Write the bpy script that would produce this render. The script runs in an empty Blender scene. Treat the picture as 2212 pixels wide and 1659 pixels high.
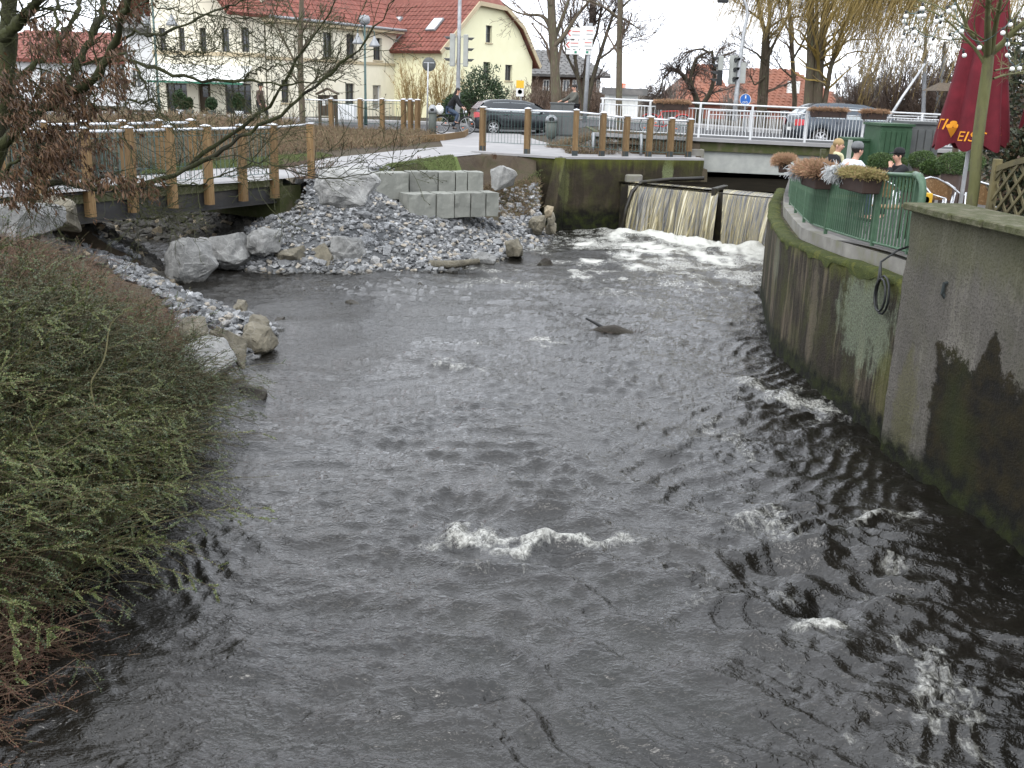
import bpy, math, random
import numpy as np
from mathutils import Vector, Matrix, Euler
random.seed(7)
RS = np.random.RandomState(11)
C = bpy.context.scene.collection
SC = bpy.context.scene
# ---------------------------------------------------------------- camera
EYE = 3.85; FOC = 2170.0; PITCH = math.radians(16.35); ROLL = 0.030
cam_d = bpy.data.cameras.new('camera'); cam = bpy.data.objects.new('camera', cam_d); C.objects.link(cam)
cam_d.sensor_width = 36.0; cam_d.lens = FOC / 2212 * 36; cam_d.clip_start = 0.05; cam_d.clip_end = 3000
CM = Matrix.Rotation(math.pi/2 - PITCH, 3, 'X') @ Matrix.Rotation(ROLL, 3, 'Z')
cam.matrix_world = Matrix.Translation((0, 0, EYE)) @ CM.to_4x4()
SC.camera = cam
# ---------------------------------------------------------------- light
SUN_EL, SUN_AZ = math.radians(48), math.radians(200)   # azimuth: direction the light comes from (deg from +Y clockwise)
world = bpy.data.worlds.new('World'); SC.world = world; world.use_nodes = True
wn = world.node_tree.nodes; wl = world.node_tree.links; wn.clear()
wo = wn.new('ShaderNodeOutputWorld'); wb = wn.new('ShaderNodeBackground'); sky = wn.new('ShaderNodeTexSky')
sky.sky_type = 'NISHITA'; sky.sun_disc = False; sky.sun_elevation = SUN_EL; sky.sun_rotation = SUN_AZ
sky.dust_density = 4.0; sky.air_density = 1.0
hs = wn.new('ShaderNodeHueSaturation'); hs.inputs['Saturation'].default_value = 0.12
mx = wn.new('ShaderNodeMix'); mx.data_type = 'RGBA'; mx.inputs[0].default_value = 0.80
tc = wn.new('ShaderNodeTexCoord'); nz = wn.new('ShaderNodeTexNoise'); nz.inputs['Scale'].default_value = 2.2; nz.inputs['Detail'].default_value = 5
cr = wn.new('ShaderNodeValToRGB'); cr.color_ramp.elements[0].position = 0.3; cr.color_ramp.elements[1].position = 0.7
cr.color_ramp.elements[0].color = (15.6, 16.6, 18.4, 1); cr.color_ramp.elements[1].color = (22.0, 22.8, 24.2, 1)
wl.new(tc.outputs['Generated'], nz.inputs['Vector']); wl.new(nz.outputs['Fac'], cr.inputs['Fac'])
wl.new(sky.outputs[0], hs.inputs['Color']); wl.new(hs.outputs[0], mx.inputs[6]); wl.new(cr.outputs[0], mx.inputs[7])
wb.inputs['Strength'].default_value = 0.085
wl.new(mx.outputs[2], wb.inputs[0]); wl.new(wb.outputs[0], wo.inputs[0])
sd = bpy.data.lights.new('sun', 'SUN'); sd.energy = 0.8; sd.angle = math.radians(25); sd.color = (1, 0.97, 0.92)
so = bpy.data.objects.new('sun', sd); C.objects.link(so)
so.rotation_euler = (math.pi/2 - SUN_EL, 0, math.pi - SUN_AZ)
SC.view_settings.view_transform = 'Standard'; SC.view_settings.look = 'None'
SC.view_settings.exposure = 0.95; SC.view_settings.gamma = 1; SC.view_settings.use_curve_mapping = False
SC.render.film_transparent = False
# ---------------------------------------------------------------- surveying helpers: sight line through a photo point (2212 x 1659 frame)
def ray(x, y):
    d = CM @ Vector(((x-1106)/FOC, -(y-829.5)/FOC, -1.0)); return d
def pz(x, y, z=2.0):
    d = ray(x, y); t = (z-EYE)/d.z; return Vector((d.x*t, d.y*t, z))
def pd(x, y, D):
    d = ray(x, y); t = D/d.y; return Vector((d.x*t, D, EYE+d.z*t))
def hz(x, y, D): return pd(x, y, D).z
def proj(p):
    q = CM.transposed() @ (Vector(p) - Vector((0, 0, EYE))); return (1106 + FOC*q.x/-q.z, 829.5 - FOC*q.y/-q.z)
# ---------------------------------------------------------------- mesh helpers
def V(*a): return Vector(a)
class MB:
    """collects shapes; build() links them as ONE mesh object"""
    def __init__(s): s.v=[]; s.f=[]; s.m=[]; s.n=0
    def add(s, vs, fs, mi=0):
        o=s.n; s.v.extend([tuple(p) for p in vs]); s.n+=len(vs)
        for f in fs: s.f.append(tuple(i+o for i in f)); s.m.append(mi)
        return s
    def obox(s, o, ux, uy, uz, mi=0):
        o=Vector(o); ux=Vector(ux); uy=Vector(uy); uz=Vector(uz)
        p=[o,o+ux,o+ux+uy,o+uy,o+uz,o+ux+uz,o+ux+uy+uz,o+uy+uz]
        return s.add(p,[(0,3,2,1),(4,5,6,7),(0,1,5,4),(1,2,6,5),(2,3,7,6),(3,0,4,7)],mi)
    def box(s, c, sz, rz=0, mi=0):
        a=Vector((math.cos(rz),math.sin(rz),0)); b=Vector((-math.sin(rz),math.cos(rz),0)); c=Vector(c)
        return s.obox(c-a*sz[0]/2-b*sz[1]/2-Vector((0,0,sz[2]/2)), a*sz[0], b*sz[1], (0,0,sz[2]), mi)
    def beam(s, p0, p1, w, h, mi=0, up=(0,0,1)):
        p0=Vector(p0); p1=Vector(p1); d=p1-p0; u=Vector(up)
        if abs(d.normalized().dot(u))>.98: u=Vector((0,1,0))
        sd=d.cross(u).normalized(); u=sd.cross(d).normalized()
        return s.obox(p0-sd*w/2-u*h/2, d, sd*w, u*h, mi)
    def tube(s, pts, rad, n=6, cap=True, mi=0):
        pts=[Vector(p) for p in pts]; N=len(pts)
        if not hasattr(rad,'__len__'): rad=[rad]*N
        ref=None; vs=[]
        for i,p in enumerate(pts):
            t=(pts[min(i+1,N-1)]-pts[max(i-1,0)]).normalized()
            if ref is None:
                ref=Vector((0,0,1)) if abs(t.z)<.9 else Vector((1,0,0))
            a=(ref-t*ref.dot(t)).normalized(); b=t.cross(a); ref=a
            for k in range(n):
                an=2*math.pi*k/n; vs.append(p+(a*math.cos(an)+b*math.sin(an))*rad[i])
        fs=[(i*n+k,i*n+(k+1)%n,(i+1)*n+(k+1)%n,(i+1)*n+k) for i in range(N-1) for k in range(n)]
        if cap: fs+= [tuple(range(n-1,-1,-1)), tuple((N-1)*n+k for k in range(n))]
        return s.add(vs,fs,mi)
    def lathe(s, prof, c=(0,0,0), n=12, mi=0, M=None, cap=True):
        c=Vector(c); vs=[]
        for r,z in prof:
            for k in range(n):
                a=2*math.pi*k/n; q=Vector((r*math.cos(a),r*math.sin(a),z))
                vs.append(c+(M@q if M else q))
        N=len(prof); fs=[(i*n+k,i*n+(k+1)%n,(i+1)*n+(k+1)%n,(i+1)*n+k) for i in range(N-1) for k in range(n)]
        if cap and prof[0][0]>1e-4: fs.append(tuple(range(n-1,-1,-1)))
        if cap and prof[-1][0]>1e-4: fs.append(tuple((N-1)*n+k for k in range(n)))
        return s.add(vs,fs,mi)
    def ball(s, c, r, n=10, m=6, mi=0):
        if not hasattr(r,'__len__'): r=(r,r,r)
        vs=[]; c=Vector(c)
        for i in range(m+1):
            ph=math.pi*i/m
            for k in range(n):
                a=2*math.pi*k/n; vs.append(c+Vector((r[0]*math.sin(ph)*math.cos(a),r[1]*math.sin(ph)*math.sin(a),-r[2]*math.cos(ph))))
        return s.add(vs,[(i*n+k,i*n+(k+1)%n,(i+1)*n+(k+1)%n,(i+1)*n+k) for i in range(m) for k in range(n)],mi)
    def extr(s, poly, vec, mi=0):
        n=len(poly); vec=Vector(vec); p=[Vector(q) for q in poly]; vs=p+[q+vec for q in p]
        return s.add(vs,[tuple(range(n-1,-1,-1)),tuple(range(n,2*n))]+[(i,(i+1)%n,n+(i+1)%n,n+i) for i in range(n)],mi)
    def sheet(s, poly, mi=0): return s.add(poly,[tuple(range(len(poly)))],mi)
    def mesh(s, name, mats, smooth=False):
        me=bpy.data.meshes.new(name); me.from_pydata(s.v,[],s.f)
        for m in (mats if isinstance(mats,(list,tuple)) else [mats]): me.materials.append(m)
        if max(s.m,default=0): me.polygons.foreach_set('material_index',s.m)
        if smooth: me.polygons.foreach_set('use_smooth',[True]*len(s.f))
        me.update(); return me
    def build(s, name, mats, parent=None, smooth=False, loc=None, bev=0):
        me=s.mesh(name,mats,smooth)
        if bev:
            import bmesh
            bm=bmesh.new(); bm.from_mesh(me); bmesh.ops.bevel(bm,geom=bm.edges[:],offset=bev,segments=1,affect='EDGES'); bm.to_mesh(me); bm.free()
        return link(name,me,parent,loc)
def link(name, me, parent=None, loc=None):
    o=bpy.data.objects.new(name,me); C.objects.link(o)
    if parent:
        o.parent=parent
        if loc is None: o.matrix_parent_inverse=parent.matrix_basis.inverted()   # shapes are given in world space
    if loc is not None: o.location=loc
    return o
def fix_normals(o):
    import bmesh
    bm=bmesh.new(); bm.from_mesh(o.data); bmesh.ops.recalc_face_normals(bm,faces=bm.faces[:]); bm.to_mesh(o.data); bm.free(); return o
class NB:
    """numpy mesh: quads and tris"""
    def __init__(s): s.v=[]; s.q=[]; s.t=[]; s.n=0
    def add(s,v,q=None,t=None):
        v=np.asarray(v,np.float32).reshape(-1,3)
        if q is not None and len(q): s.q.append(np.asarray(q,np.int64)+s.n)
        if t is not None and len(t): s.t.append(np.asarray(t,np.int64)+s.n)
        s.v.append(v); s.n+=len(v); return s
    def mesh(s,name,mat,smooth=False):
        me=bpy.data.meshes.new(name); v=np.concatenate(s.v) if s.v else np.zeros((0,3),np.float32)
        q=np.concatenate(s.q) if s.q else np.zeros((0,4),int); t=np.concatenate(s.t) if s.t else np.zeros((0,3),int)
        me.vertices.add(len(v)); me.vertices.foreach_set('co',v.ravel())
        nl=len(q)*4+len(t)*3; me.loops.add(nl); me.loops.foreach_set('vertex_index',np.concatenate([q.ravel(),t.ravel()]).astype(np.int32))
        me.polygons.add(len(q)+len(t))
        me.polygons.foreach_set('loop_start',np.concatenate([np.arange(len(q))*4,len(q)*4+np.arange(len(t))*3]).astype(np.int32))
        me.polygons.foreach_set('use_smooth',np.full(len(q)+len(t),smooth))
        me.update(calc_edges=True); me.materials.append(mat); return me
    def build(s,name,mat,parent=None,smooth=False): return link(name,s.mesh(name,mat,smooth),parent)
def tubes(nb, P, R, n=3):
    """P [N,K,3] polylines, R [N,K] radii"""
    P=np.asarray(P,float); N,K,_=P.shape; R=np.broadcast_to(R,(N,K))
    T=np.empty_like(P); T[:,1:-1]=P[:,2:]-P[:,:-2]; T[:,0]=P[:,1]-P[:,0]; T[:,-1]=P[:,-1]-P[:,-2]
    T/=np.linalg.norm(T,axis=2,keepdims=True)+1e-9
    ref=np.zeros((N,1,3)); m=np.abs(T[:,0,2])>.85; ref[~m,0,2]=1; ref[m,0,0]=1
    A=ref-T*(T*ref).sum(2,keepdims=True); A/=np.linalg.norm(A,axis=2,keepdims=True)+1e-9; B=np.cross(T,A)
    an=2*np.pi*np.arange(n)/n
    vs=P[:,:,None,:]+(A[:,:,None,:]*np.cos(an)[None,None,:,None]+B[:,:,None,:]*np.sin(an)[None,None,:,None])*R[:,:,None,None]
    i,k,j=np.meshgrid(np.arange(N),np.arange(K-1),np.arange(n),indexing='ij'); j2=(j+1)%n
    b=i*K*n+k*n; q=np.stack([b+j,b+j2,b+n+j2,b+n+j],-1).reshape(-1,4)
    nb.add(vs.reshape(-1,3),q)
def nrm(a): return a/(np.linalg.norm(a,axis=-1,keepdims=True)+1e-9)
def grow(P, R, nper, L, ang=(.5,1.0), K=5, wob=.15, trop=0.0, rs=.55, t0=.25, rng=RS, tip=.35, lenfall=.6):
    """children of every parent polyline, all at once"""
    P=np.asarray(P,float); N,Kp,_=P.shape; R=np.broadcast_to(R,(N,Kp)); M=N*nper
    idx=np.repeat(np.arange(N),nper); t=rng.uniform(t0,1,M); f=t*(Kp-1); i0=np.minimum(f.astype(int),Kp-2); fr=(f-i0)[:,None]
    S=P[idx,i0]*(1-fr)+P[idx,i0+1]*fr; T=nrm(P[idx,i0+1]-P[idx,i0]); r=(R[idx,i0]*(1-fr[:,0])+R[idx,i0+1]*fr[:,0])*rs
    X=nrm(np.cross(T,rng.normal(size=(M,3)))); a=rng.uniform(ang[0],ang[1],M)[:,None]
    D=nrm(T*np.cos(a)+X*np.sin(a)); ln=rng.uniform(L[0],L[1],M)*(1-lenfall*t)
    out=[S]; p=S
    for k in range(K-1):
        D=nrm(D+rng.normal(size=(M,3))*wob+np.array([0,0,trop])); p=p+D*(ln/(K-1))[:,None]; out.append(p)
    return np.stack(out,1), r[:,None]*np.linspace(1,tip,K)[None,:]
def leaves(nb, C0, D, U, l, w):
    """flat leaf quads (diamond) at C0 pointing D with side U"""
    C0=np.asarray(C0); l=np.broadcast_to(np.asarray(l),(len(C0),))[:,None]; w=np.broadcast_to(np.asarray(w),(len(C0),))[:,None]
    Nn=nrm(np.cross(D,U))*w*.3
    v=np.stack([C0,C0+D*l*.5+U*w-Nn*0,C0+D*l+Nn*0,C0+D*l*.5-U*w],1)
    n=len(C0); nb.add(v.reshape(-1,3),np.arange(n*4).reshape(n,4))
# ---------------------------------------------------------------- noise
def _h(ix,iy,iz,s):
    n=(ix.astype(np.int64)*374761393+iy.astype(np.int64)*668265263+iz.astype(np.int64)*2147483647%1000003+s*974711)&0xffffffff
    n=((n^(n>>13))*1274126177)&0xffffffff; n=(n^(n>>16))&0xffffffff
    return n/4294967295.0
def vn(x,y,z=0.0,s=0):
    x=np.asarray(x,float); y=np.asarray(y,float)+0*x; z=np.zeros_like(x)+z
    xi=np.floor(x);yi=np.floor(y);zi=np.floor(z); a=x-xi;b=y-yi;c=z-zi
    a=a*a*a*(a*(a*6-15)+10);b=b*b*b*(b*(b*6-15)+10);c=c*c*(3-2*c)
    xi=xi.astype(np.int64);yi=yi.astype(np.int64);zi=zi.astype(np.int64)
    def g(i,j,k): return _h(xi+i,yi+j,zi+k,s)
    l=lambda p,q,t:p+(q-p)*t
    if np.all(z==0): return l(l(g(0,0,0),g(1,0,0),a),l(g(0,1,0),g(1,1,0),a),b)*2-1
    return l(l(l(g(0,0,0),g(1,0,0),a),l(g(0,1,0),g(1,1,0),a),b),l(l(g(0,0,1),g(1,0,1),a),l(g(0,1,1),g(1,1,1),a),b),c)*2-1
def fbm(x,y,z=0.0,s=0,o=4):
    r=0;am=1;t=0
    for i in range(o): r=r+am*vn(x*2**i+i*7.3,y*2**i-i*3.1,z*2**i,s+i); t+=am; am*=.5
    return r/t
# ---------------------------------------------------------------- tags
def tag(o, label=None, cat=None, group=None, kind=None):
    if label: o['label']=label
    if cat: o['category']=cat
    if group: o['group']=group
    if kind: o['kind']=kind
    return o
def thing(name, label, cat, loc=(0,0,0), rz=0, group=None):
    o=bpy.data.objects.new(name,None); C.objects.link(o); o.location=loc; o.rotation_euler=(0,0,rz)
    o.empty_display_size=.2
    return tag(o,label,cat,group)
def part(mb, name, mat, par, smooth=False, bev=0):
    """part modelled in the thing's local frame"""
    return mb.build(name, mat, par, smooth, loc=(0,0,0), bev=bev)
def copy_tree(o, parent=None):
    c=o.copy(); C.objects.link(c); c.parent=parent
    for ch in list(o.children): copy_tree(ch,c)
    return c
def inst(src, par, loc, rot=None, sc=None):
    """another individual sharing mesh data"""
    c=src.copy(); C.objects.link(c); c.parent=par; c.matrix_parent_inverse=Matrix(); c.location=loc
    if rot is not None: c.rotation_euler=rot
    if sc is not None: c.scale=sc if hasattr(sc,'__len__') else (sc,)*3
    return c
# ---------------------------------------------------------------- materials
def newmat(name):
    m=bpy.data.materials.new(name); m.use_nodes=True; nt=m.node_tree; b=nt.nodes['Principled BSDF']; return m,nt,b
def nd(nt,t,**k):
    n=nt.nodes.new(t)
    for a,v in k.items():
        if a in n.inputs: n.inputs[a].default_value=v
        else: setattr(n,a,v)
    return n
KA=.84
def c4(c): return (c[0]*KA,c[1]*KA,c[2]*KA,1)
def noise(nt,scale,detail=4,rough=.55,vec=None,dist=0,mapping=None,coord='Object'):
    n=nd(nt,'ShaderNodeTexNoise',Scale=scale,Detail=detail,Roughness=rough,Distortion=dist)
    if vec is None: vec=nd(nt,'ShaderNodeTexCoord').outputs[coord]
    if mapping:
        mp=nd(nt,'ShaderNodeMapping'); mp.inputs['Scale'].default_value=mapping; nt.links.new(vec,mp.inputs[0]); vec=mp.outputs[0]
    nt.links.new(vec,n.inputs['Vector']); return n.outputs['Fac']
def ramp(nt,fac,stops):
    r=nd(nt,'ShaderNodeValToRGB'); e=r.color_ramp.elements
    while len(e)<len(stops): e.new(.5)
    for i,(p,c) in enumerate(stops):
        e[i].position=p; e[i].color=c4(c) if hasattr(c,'__len__') else (c,c,c,1)
    nt.links.new(fac,r.inputs[0]); return r.outputs[0]
def mixc(nt,f,a,b,mode='MIX'):
    m=nd(nt,'ShaderNodeMix',data_type='RGBA',blend_type=mode)
    for s,v in ((m.inputs[0],f),(m.inputs[6],a),(m.inputs[7],b)):
        if isinstance(v,bpy.types.NodeSocket): nt.links.new(v,s)
        else: s.default_value=c4(v) if hasattr(v,'__len__') else v
    return m.outputs[2]
def mth(nt,op,a,b=0.0,clamp=False):
    m=nd(nt,'ShaderNodeMath',operation=op); m.use_clamp=clamp
    for s,v in ((m.inputs[0],a),(m.inputs[1],b)):
        if isinstance(v,bpy.types.NodeSocket): nt.links.new(v,s)
        else: s.default_value=v
    return m.outputs[0]
def bump(nt,b,h,st=.4,dist=.02):
    n=nd(nt,'ShaderNodeBump',Strength=st,Distance=dist); nt.links.new(h,n.inputs['Height']); nt.links.new(n.outputs[0],b.inputs['Normal']); return n
def pm(name, c1, c2=None, scale=6, rough=.7, metal=0, bst=.3, bsc=None, bdist=.01, detail=5, rnd=0, c3=None, spec=.3, mapping=None):
    """two/three-colour mottled surface; rnd = brightness variation from object to object"""
    m,nt,b=newmat(name); c2=c2 or tuple(x*.75 for x in c1)
    f=noise(nt,scale,detail,.6,mapping=mapping)
    st=[(.32,c1),(.68,c2)] if c3 is None else [(.3,c1),(.5,c2),(.72,c3)]
    col=ramp(nt,f,st)
    if rnd:
        oi=nd(nt,'ShaderNodeObjectInfo'); mr=nd(nt,'ShaderNodeMapRange'); mr.inputs[3].default_value=1-rnd; mr.inputs[4].default_value=1+rnd
        nt.links.new(oi.outputs['Random'],mr.inputs[0]); hv=nd(nt,'ShaderNodeHueSaturation'); nt.links.new(mr.outputs[0],hv.inputs['Value']); nt.links.new(col,hv.inputs['Color']); col=hv.outputs[0]
    nt.links.new(col,b.inputs['Base Color']); b.inputs['Roughness'].default_value=rough; b.inputs['Metallic'].default_value=metal
    b.inputs['Specular IOR Level'].default_value=spec
    if bst: bump(nt,b,noise(nt,bsc or scale*4,4,.6),bst,bdist)
    return m
def leafmat(name, stops, rough=.55, trans=.15):
    """foliage: colour differs from leaf to leaf (random per island)"""
    m,nt,b=newmat(name); g=nd(nt,'ShaderNodeNewGeometry'); col=ramp(nt,g.outputs['Random Per Island'],stops)
    nt.links.new(col,b.inputs['Base Color']); b.inputs['Roughness'].default_value=rough; b.inputs['Specular IOR Level'].default_value=.35
    return m
M={}
M['timber']=pm('timber',(.20,.125,.055),(.14,.085,.036),3,.75,bst=.25,bsc=22,mapping=(6,6,.8),rnd=.15,c3=(.25,.165,.078))
M['timber_dark']=pm('timber_dark',(.10,.075,.05),(.06,.045,.03),4,.8,mapping=(5,5,1))
M['trellis']=pm('trellis_wood',(.12,.10,.045),(.07,.06,.03),5,.8,rnd=.2)
M['galv']=pm('galvanised_steel',(.50,.51,.52),(.36,.37,.38),9,.42,metal=.55,bst=.1)
M['galvdull']=pm('dull_galvanised',(.34,.35,.36),(.24,.25,.26),7,.55,metal=.3,bst=.15)
M['cap']=pm('cap_metal',(.62,.63,.65),(.5,.5,.52),9,.35,metal=.4,bst=0)
M['rail_bright']=pm('rail_painted_highlight',(.74,.76,.79),(.66,.68,.71),9,.35,metal=.3,bst=0)  # pale base colour carries the highlight of handrails and post caps
M['darkmetal']=pm('dark_metal',(.045,.055,.055),(.03,.035,.035),9,.5,metal=.2,bst=.1)
M['girder']=pm('girder_paint',(.045,.045,.046),(.028,.027,.026),2.5,.6,bst=.1,c3=(.055,.048,.04))
M['white']=pm('white_paint',(.66,.67,.68),(.52,.53,.53),7,.45,bst=.08,rnd=.06)
M['green']=pm('green_paint',(.08,.15,.09),(.06,.115,.07),6,.45,bst=.1,rnd=.12,c3=(.115,.185,.12))
M['green_pole']=pm('lamp_green',(.07,.12,.11),(.05,.09,.085),6,.45)
M['plastic']=pm('bin_plastic',(.075,.085,.072),(.055,.062,.055),4,.55,bst=.05)
M['cabinet']=pm('cabinet_grey',(.115,.12,.118),(.08,.085,.085),3,.6,bst=.05)
M['lightgrey']=pm('light_grey_paint',(.38,.39,.36),(.30,.31,.29),4,.5,bst=.05)
M['black']=pm('black_plastic',(.018,.02,.02),(.012,.012,.012),6,.45,bst=.05)
M['rubber']=pm('rubber',(.02,.02,.02),(.03,.028,.026),8,.8)
M['glass']=pm('window_glass',(.035,.042,.048),(.06,.065,.07),1.2,.08,bst=0,spec=.8)
M['frame']=pm('window_frame',(.10,.09,.08),(.07,.06,.055),5,.5,bst=0)
M['whiteframe']=pm('white_frame',(.75,.75,.72),(.65,.65,.62),5,.5,bst=0)
M['skin']=pm('skin',(.50,.29,.21),(.45,.25,.18),12,.5,bst=.05)
M['bark']=pm('tree_bark',(.085,.068,.048),(.05,.04,.03),7,.9,bst=.7,bsc=26,bdist=.02,mapping=(3,3,.7),c3=(.09,.095,.04))
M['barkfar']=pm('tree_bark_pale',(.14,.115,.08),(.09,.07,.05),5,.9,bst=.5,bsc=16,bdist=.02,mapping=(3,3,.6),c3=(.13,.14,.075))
M['mossbark']=pm('mossy_bark',(.016,.013,.010),(.034,.038,.010),3.2,.9,bst=.8,bsc=40,bdist=.012,c3=(.022,.019,.015))
M['twig']=pm('twig',(.075,.055,.045),(.05,.037,.03),14,.8,bst=0)
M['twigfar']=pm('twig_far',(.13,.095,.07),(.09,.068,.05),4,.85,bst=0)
M['willow']=leafmat('willow_twig',[(0,(.27,.19,.05)),(.5,(.20,.14,.045)),(1,(.36,.26,.075))])
M['deadleaf']=leafmat('dead_leaf',[(0,(.045,.022,.010)),(.4,(.078,.038,.016)),(.8,(.13,.07,.032)),(1,(.03,.017,.010))],.6)
M['cotleaf']=leafmat('cotoneaster_leaf',[(0,(.015,.036,.014)),(.45,(.034,.062,.022)),(.8,(.066,.092,.034)),(1,(.12,.13,.05))],.45)
M['cotstem']=pm('cotoneaster_stem',(.10,.085,.035),(.05,.034,.022),6,.7,bst=0)
M['brownstem']=leafmat('brown_stem',[(0,(.05,.030,.020)),(.5,(.085,.05,.031)),(.9,(.13,.085,.05)),(1,(.22,.16,.10))],.8)
M['evergreen']=leafmat('evergreen_leaf',[(0,(.018,.035,.016)),(.5,(.03,.055,.022)),(1,(.05,.085,.03))],.5)
M['box']=leafmat('box_leaf',[(0,(.03,.06,.016)),(.5,(.05,.09,.022)),(1,(.085,.13,.035))],.5)
M['heather']=leafmat('dried_heather',[(0,(.26,.14,.08)),(.5,(.36,.21,.13)),(1,(.22,.17,.08))],.85)
M['heathergreen']=leafmat('greenish_heather',[(0,(.18,.17,.06)),(.5,(.28,.24,.09)),(1,(.30,.19,.10))],.85)
M['silver']=leafmat('silver_foliage',[(0,(.42,.44,.44)),(.5,(.30,.31,.31)),(1,(.56,.57,.57))],.8)
M['ivy']=leafmat('ivy_leaf',[(0,(.015,.022,.012)),(.6,(.035,.045,.02)),(1,(.09,.05,.03))],.5)
M['grass']=leafmat('grass_blade',[(0,(.05,.07,.018)),(.5,(.075,.10,.025)),(1,(.12,.13,.045))],.7)
M['litter']=leafmat('bed_litter',[(0,(.11,.07,.045)),(.4,(.17,.115,.07)),(.75,(.10,.09,.045)),(1,(.24,.18,.11))],.9)
# ================================================================ THE SETTING
def xy(p): return (p.x,p.y)
RAILX=[pz(2212,1240,0),pz(1975,1030,0),pz(1900,960,0),pz(1830,900,0),pz(1750,840,0),pz(1700,790,0),pz(1665,752,0),pz(1655,712,0)]
WALLR=[(4.72,-8.0),(4.62,3.0)]+[xy(p) for p in RAILX]+[(4.95,20.0),(5.75,23.2),(6.55,26.0),(7.0,27.6)]   # water's edge along the right river wall
CR0=pz(1380,399,1.36); CR1=pz(1688,427,1.36)             # crest of the weir
CORNER=(1.18,29.0); WEND=(5.6,30.9)
LEFT=[(-3.6,-8.0),(-3.3,2.0),xy(pz(40,1440,0)),xy(pz(200,1220,0)),xy(pz(330,1010,0)),xy(pz(430,850,0)),xy(pz(500,812,0)),xy(pz(560,775,0)),
      xy(pz(612,712,0)),(-4.7,16.8),(-5.9,18.0),(-6.95,19.9),(-8.0,22.0),(-9.4,24.4)]
FARB=[(-8.6,25.2),(-7.45,22.9),xy(pz(470,583,0)),xy(pz(560,592,0)),xy(pz(700,592,0)),xy(pz(800,594,0)),xy(pz(900,594,0)),xy(pz(960,590,0)),
      xy(pz(1010,576,0)),xy(pz(1100,558,0)),xy(pz(1185,532,0)),CORNER]
UP=[(3.1,29.75),WEND,(5.6,52),(10.2,52),(10.2,29.5),(7.6,28.2)]
poly=[(p,'n') for p in LEFT]+[(p,'n') for p in FARB]+[(p,'w') for p in UP]+[(p,'w') for p in reversed(WALLR)]
RP=np.array([p for p,_ in poly]); RT=[t for _,t in poly]
SEGW=np.zeros(len(RP),bool)
for i in range(len(RP)):
    j=(i+1)%len(RP); SEGW[i]=(RT[i]=='w' or RT[j]=='w' or poly[i][0]==CORNER) 
SEGW[len(RP)-1]=False
def sdist(x,y,R=None):
    """signed distance to the river outline (positive on land) and whether the nearest bank is walled"""
    R=RP if R is None else R
    x=np.asarray(x,float).ravel(); y=np.asarray(y,float).ravel(); best=np.full(x.shape,1e9); bi=np.zeros(x.shape,int); ins=np.zeros(x.shape,bool)
    for i in range(len(R)):
        ax,ay=R[i]; bx,by=R[(i+1)%len(R)]; dx,dy=bx-ax,by-ay
        t=np.clip(((x-ax)*dx+(y-ay)*dy)/(dx*dx+dy*dy+1e-12),0,1); d=np.hypot(x-ax-t*dx,y-ay-t*dy)
        m=d<best; best[m]=d[m]; bi[m]=i
        c=((ay>y)!=(by>y)); xi=ax+(y-ay)*dx/(dy if dy else 1e-12); ins^=(c&(x<xi))
    return np.where(ins,-best,best), bi
def sm(a,b,x): t=np.clip((x-a)/(b-a),0,1); return t*t*(3-2*t)
def level(x,y):
    """height of the land away from the banks"""
    L=np.full(x.shape,2.0)
    L-=.27*np.exp(-((x+6.2)**2+(y-23.0)**2)/14)*(y<40)                                    # dip towards the footbridge
    L-=.25*np.exp(-((x+7.5)**2+(y-15.0)**2)/20)
    L+=sm(0.6,3.2,x)*sm(31.4,32.0,y)*(.62-.017*np.clip(x,0,40))*(1-sm(60,90,y))            # bridge approach
    R=sm(3.9,4.6,x)*sm(34,28,y)*(x>3.0)
    terr=2.08-.34*sm(11.5,17.5,y)
    L=np.where((x>3.4)&(y<31.3)&(x>np.interp(y,[-8,17,27.6,31.3],[4.0,4.0,6.4,5.0])),terr,L)
    L+=.32*np.exp(-((x+12)**2+(y-33)**2)/30)                                               # raised bed
    return L
def G(x,y):
    sh=np.shape(x); x=np.asarray(x,float).ravel(); y=np.asarray(y,float).ravel()
    d,bi=sdist(x,y); L=level(x,y); w=SEGW[bi]
    s=.62+.0*x; s=np.where((y>18.5)&(x>-6.8),.46,s); s=np.where((x<-2)&(y<20.5)&(y>11),.60-.20*sm(12.0,14.5,y),s); s=np.where(y<11,.85,s)
    n=fbm(x*1.1,y*1.1,0,5,3)*.22*np.clip(d,0,1)
    bank=-.04+s*d+n; bank=L-np.log1p(np.exp(np.clip((L-bank)*10,-30,30)))/10
    z=np.where(d<0,np.maximum(-.7,d*1.2-.05),bank)
    f=np.interp(x,PNX,PNY); z=np.where((x>-4.9)&(x<.6)&(y>20)&(y<40),np.maximum(z,np.minimum(L,L-(f-y)*.62)),z)
    z=np.where(w,np.where(d>.33,L,-.7),z)
    z=np.where((x>CORNER[0]-2.6)&(x<5.6)&(y>30.2-.35*np.clip(1.2-x,0,3)),np.maximum(z,L),z)
    return z.reshape(sh)
_pn=[pz(a_,b_,z_) for a_,b_,z_ in ((560,391,1.74),(600,386,1.76),(660,376,1.82),(720,368,1.9),(780,361,1.97),(840,355,2.0),(900,349,2.0),(975,340,2.0),(1040,334,2.0))]
PNX=np.array([p.x for p in _pn]+[.6]); PNY=np.array([p.y for p in _pn]+[29.6])-.05
def g(x,y): return float(G(np.array([x]),np.array([y]))[0])
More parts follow.
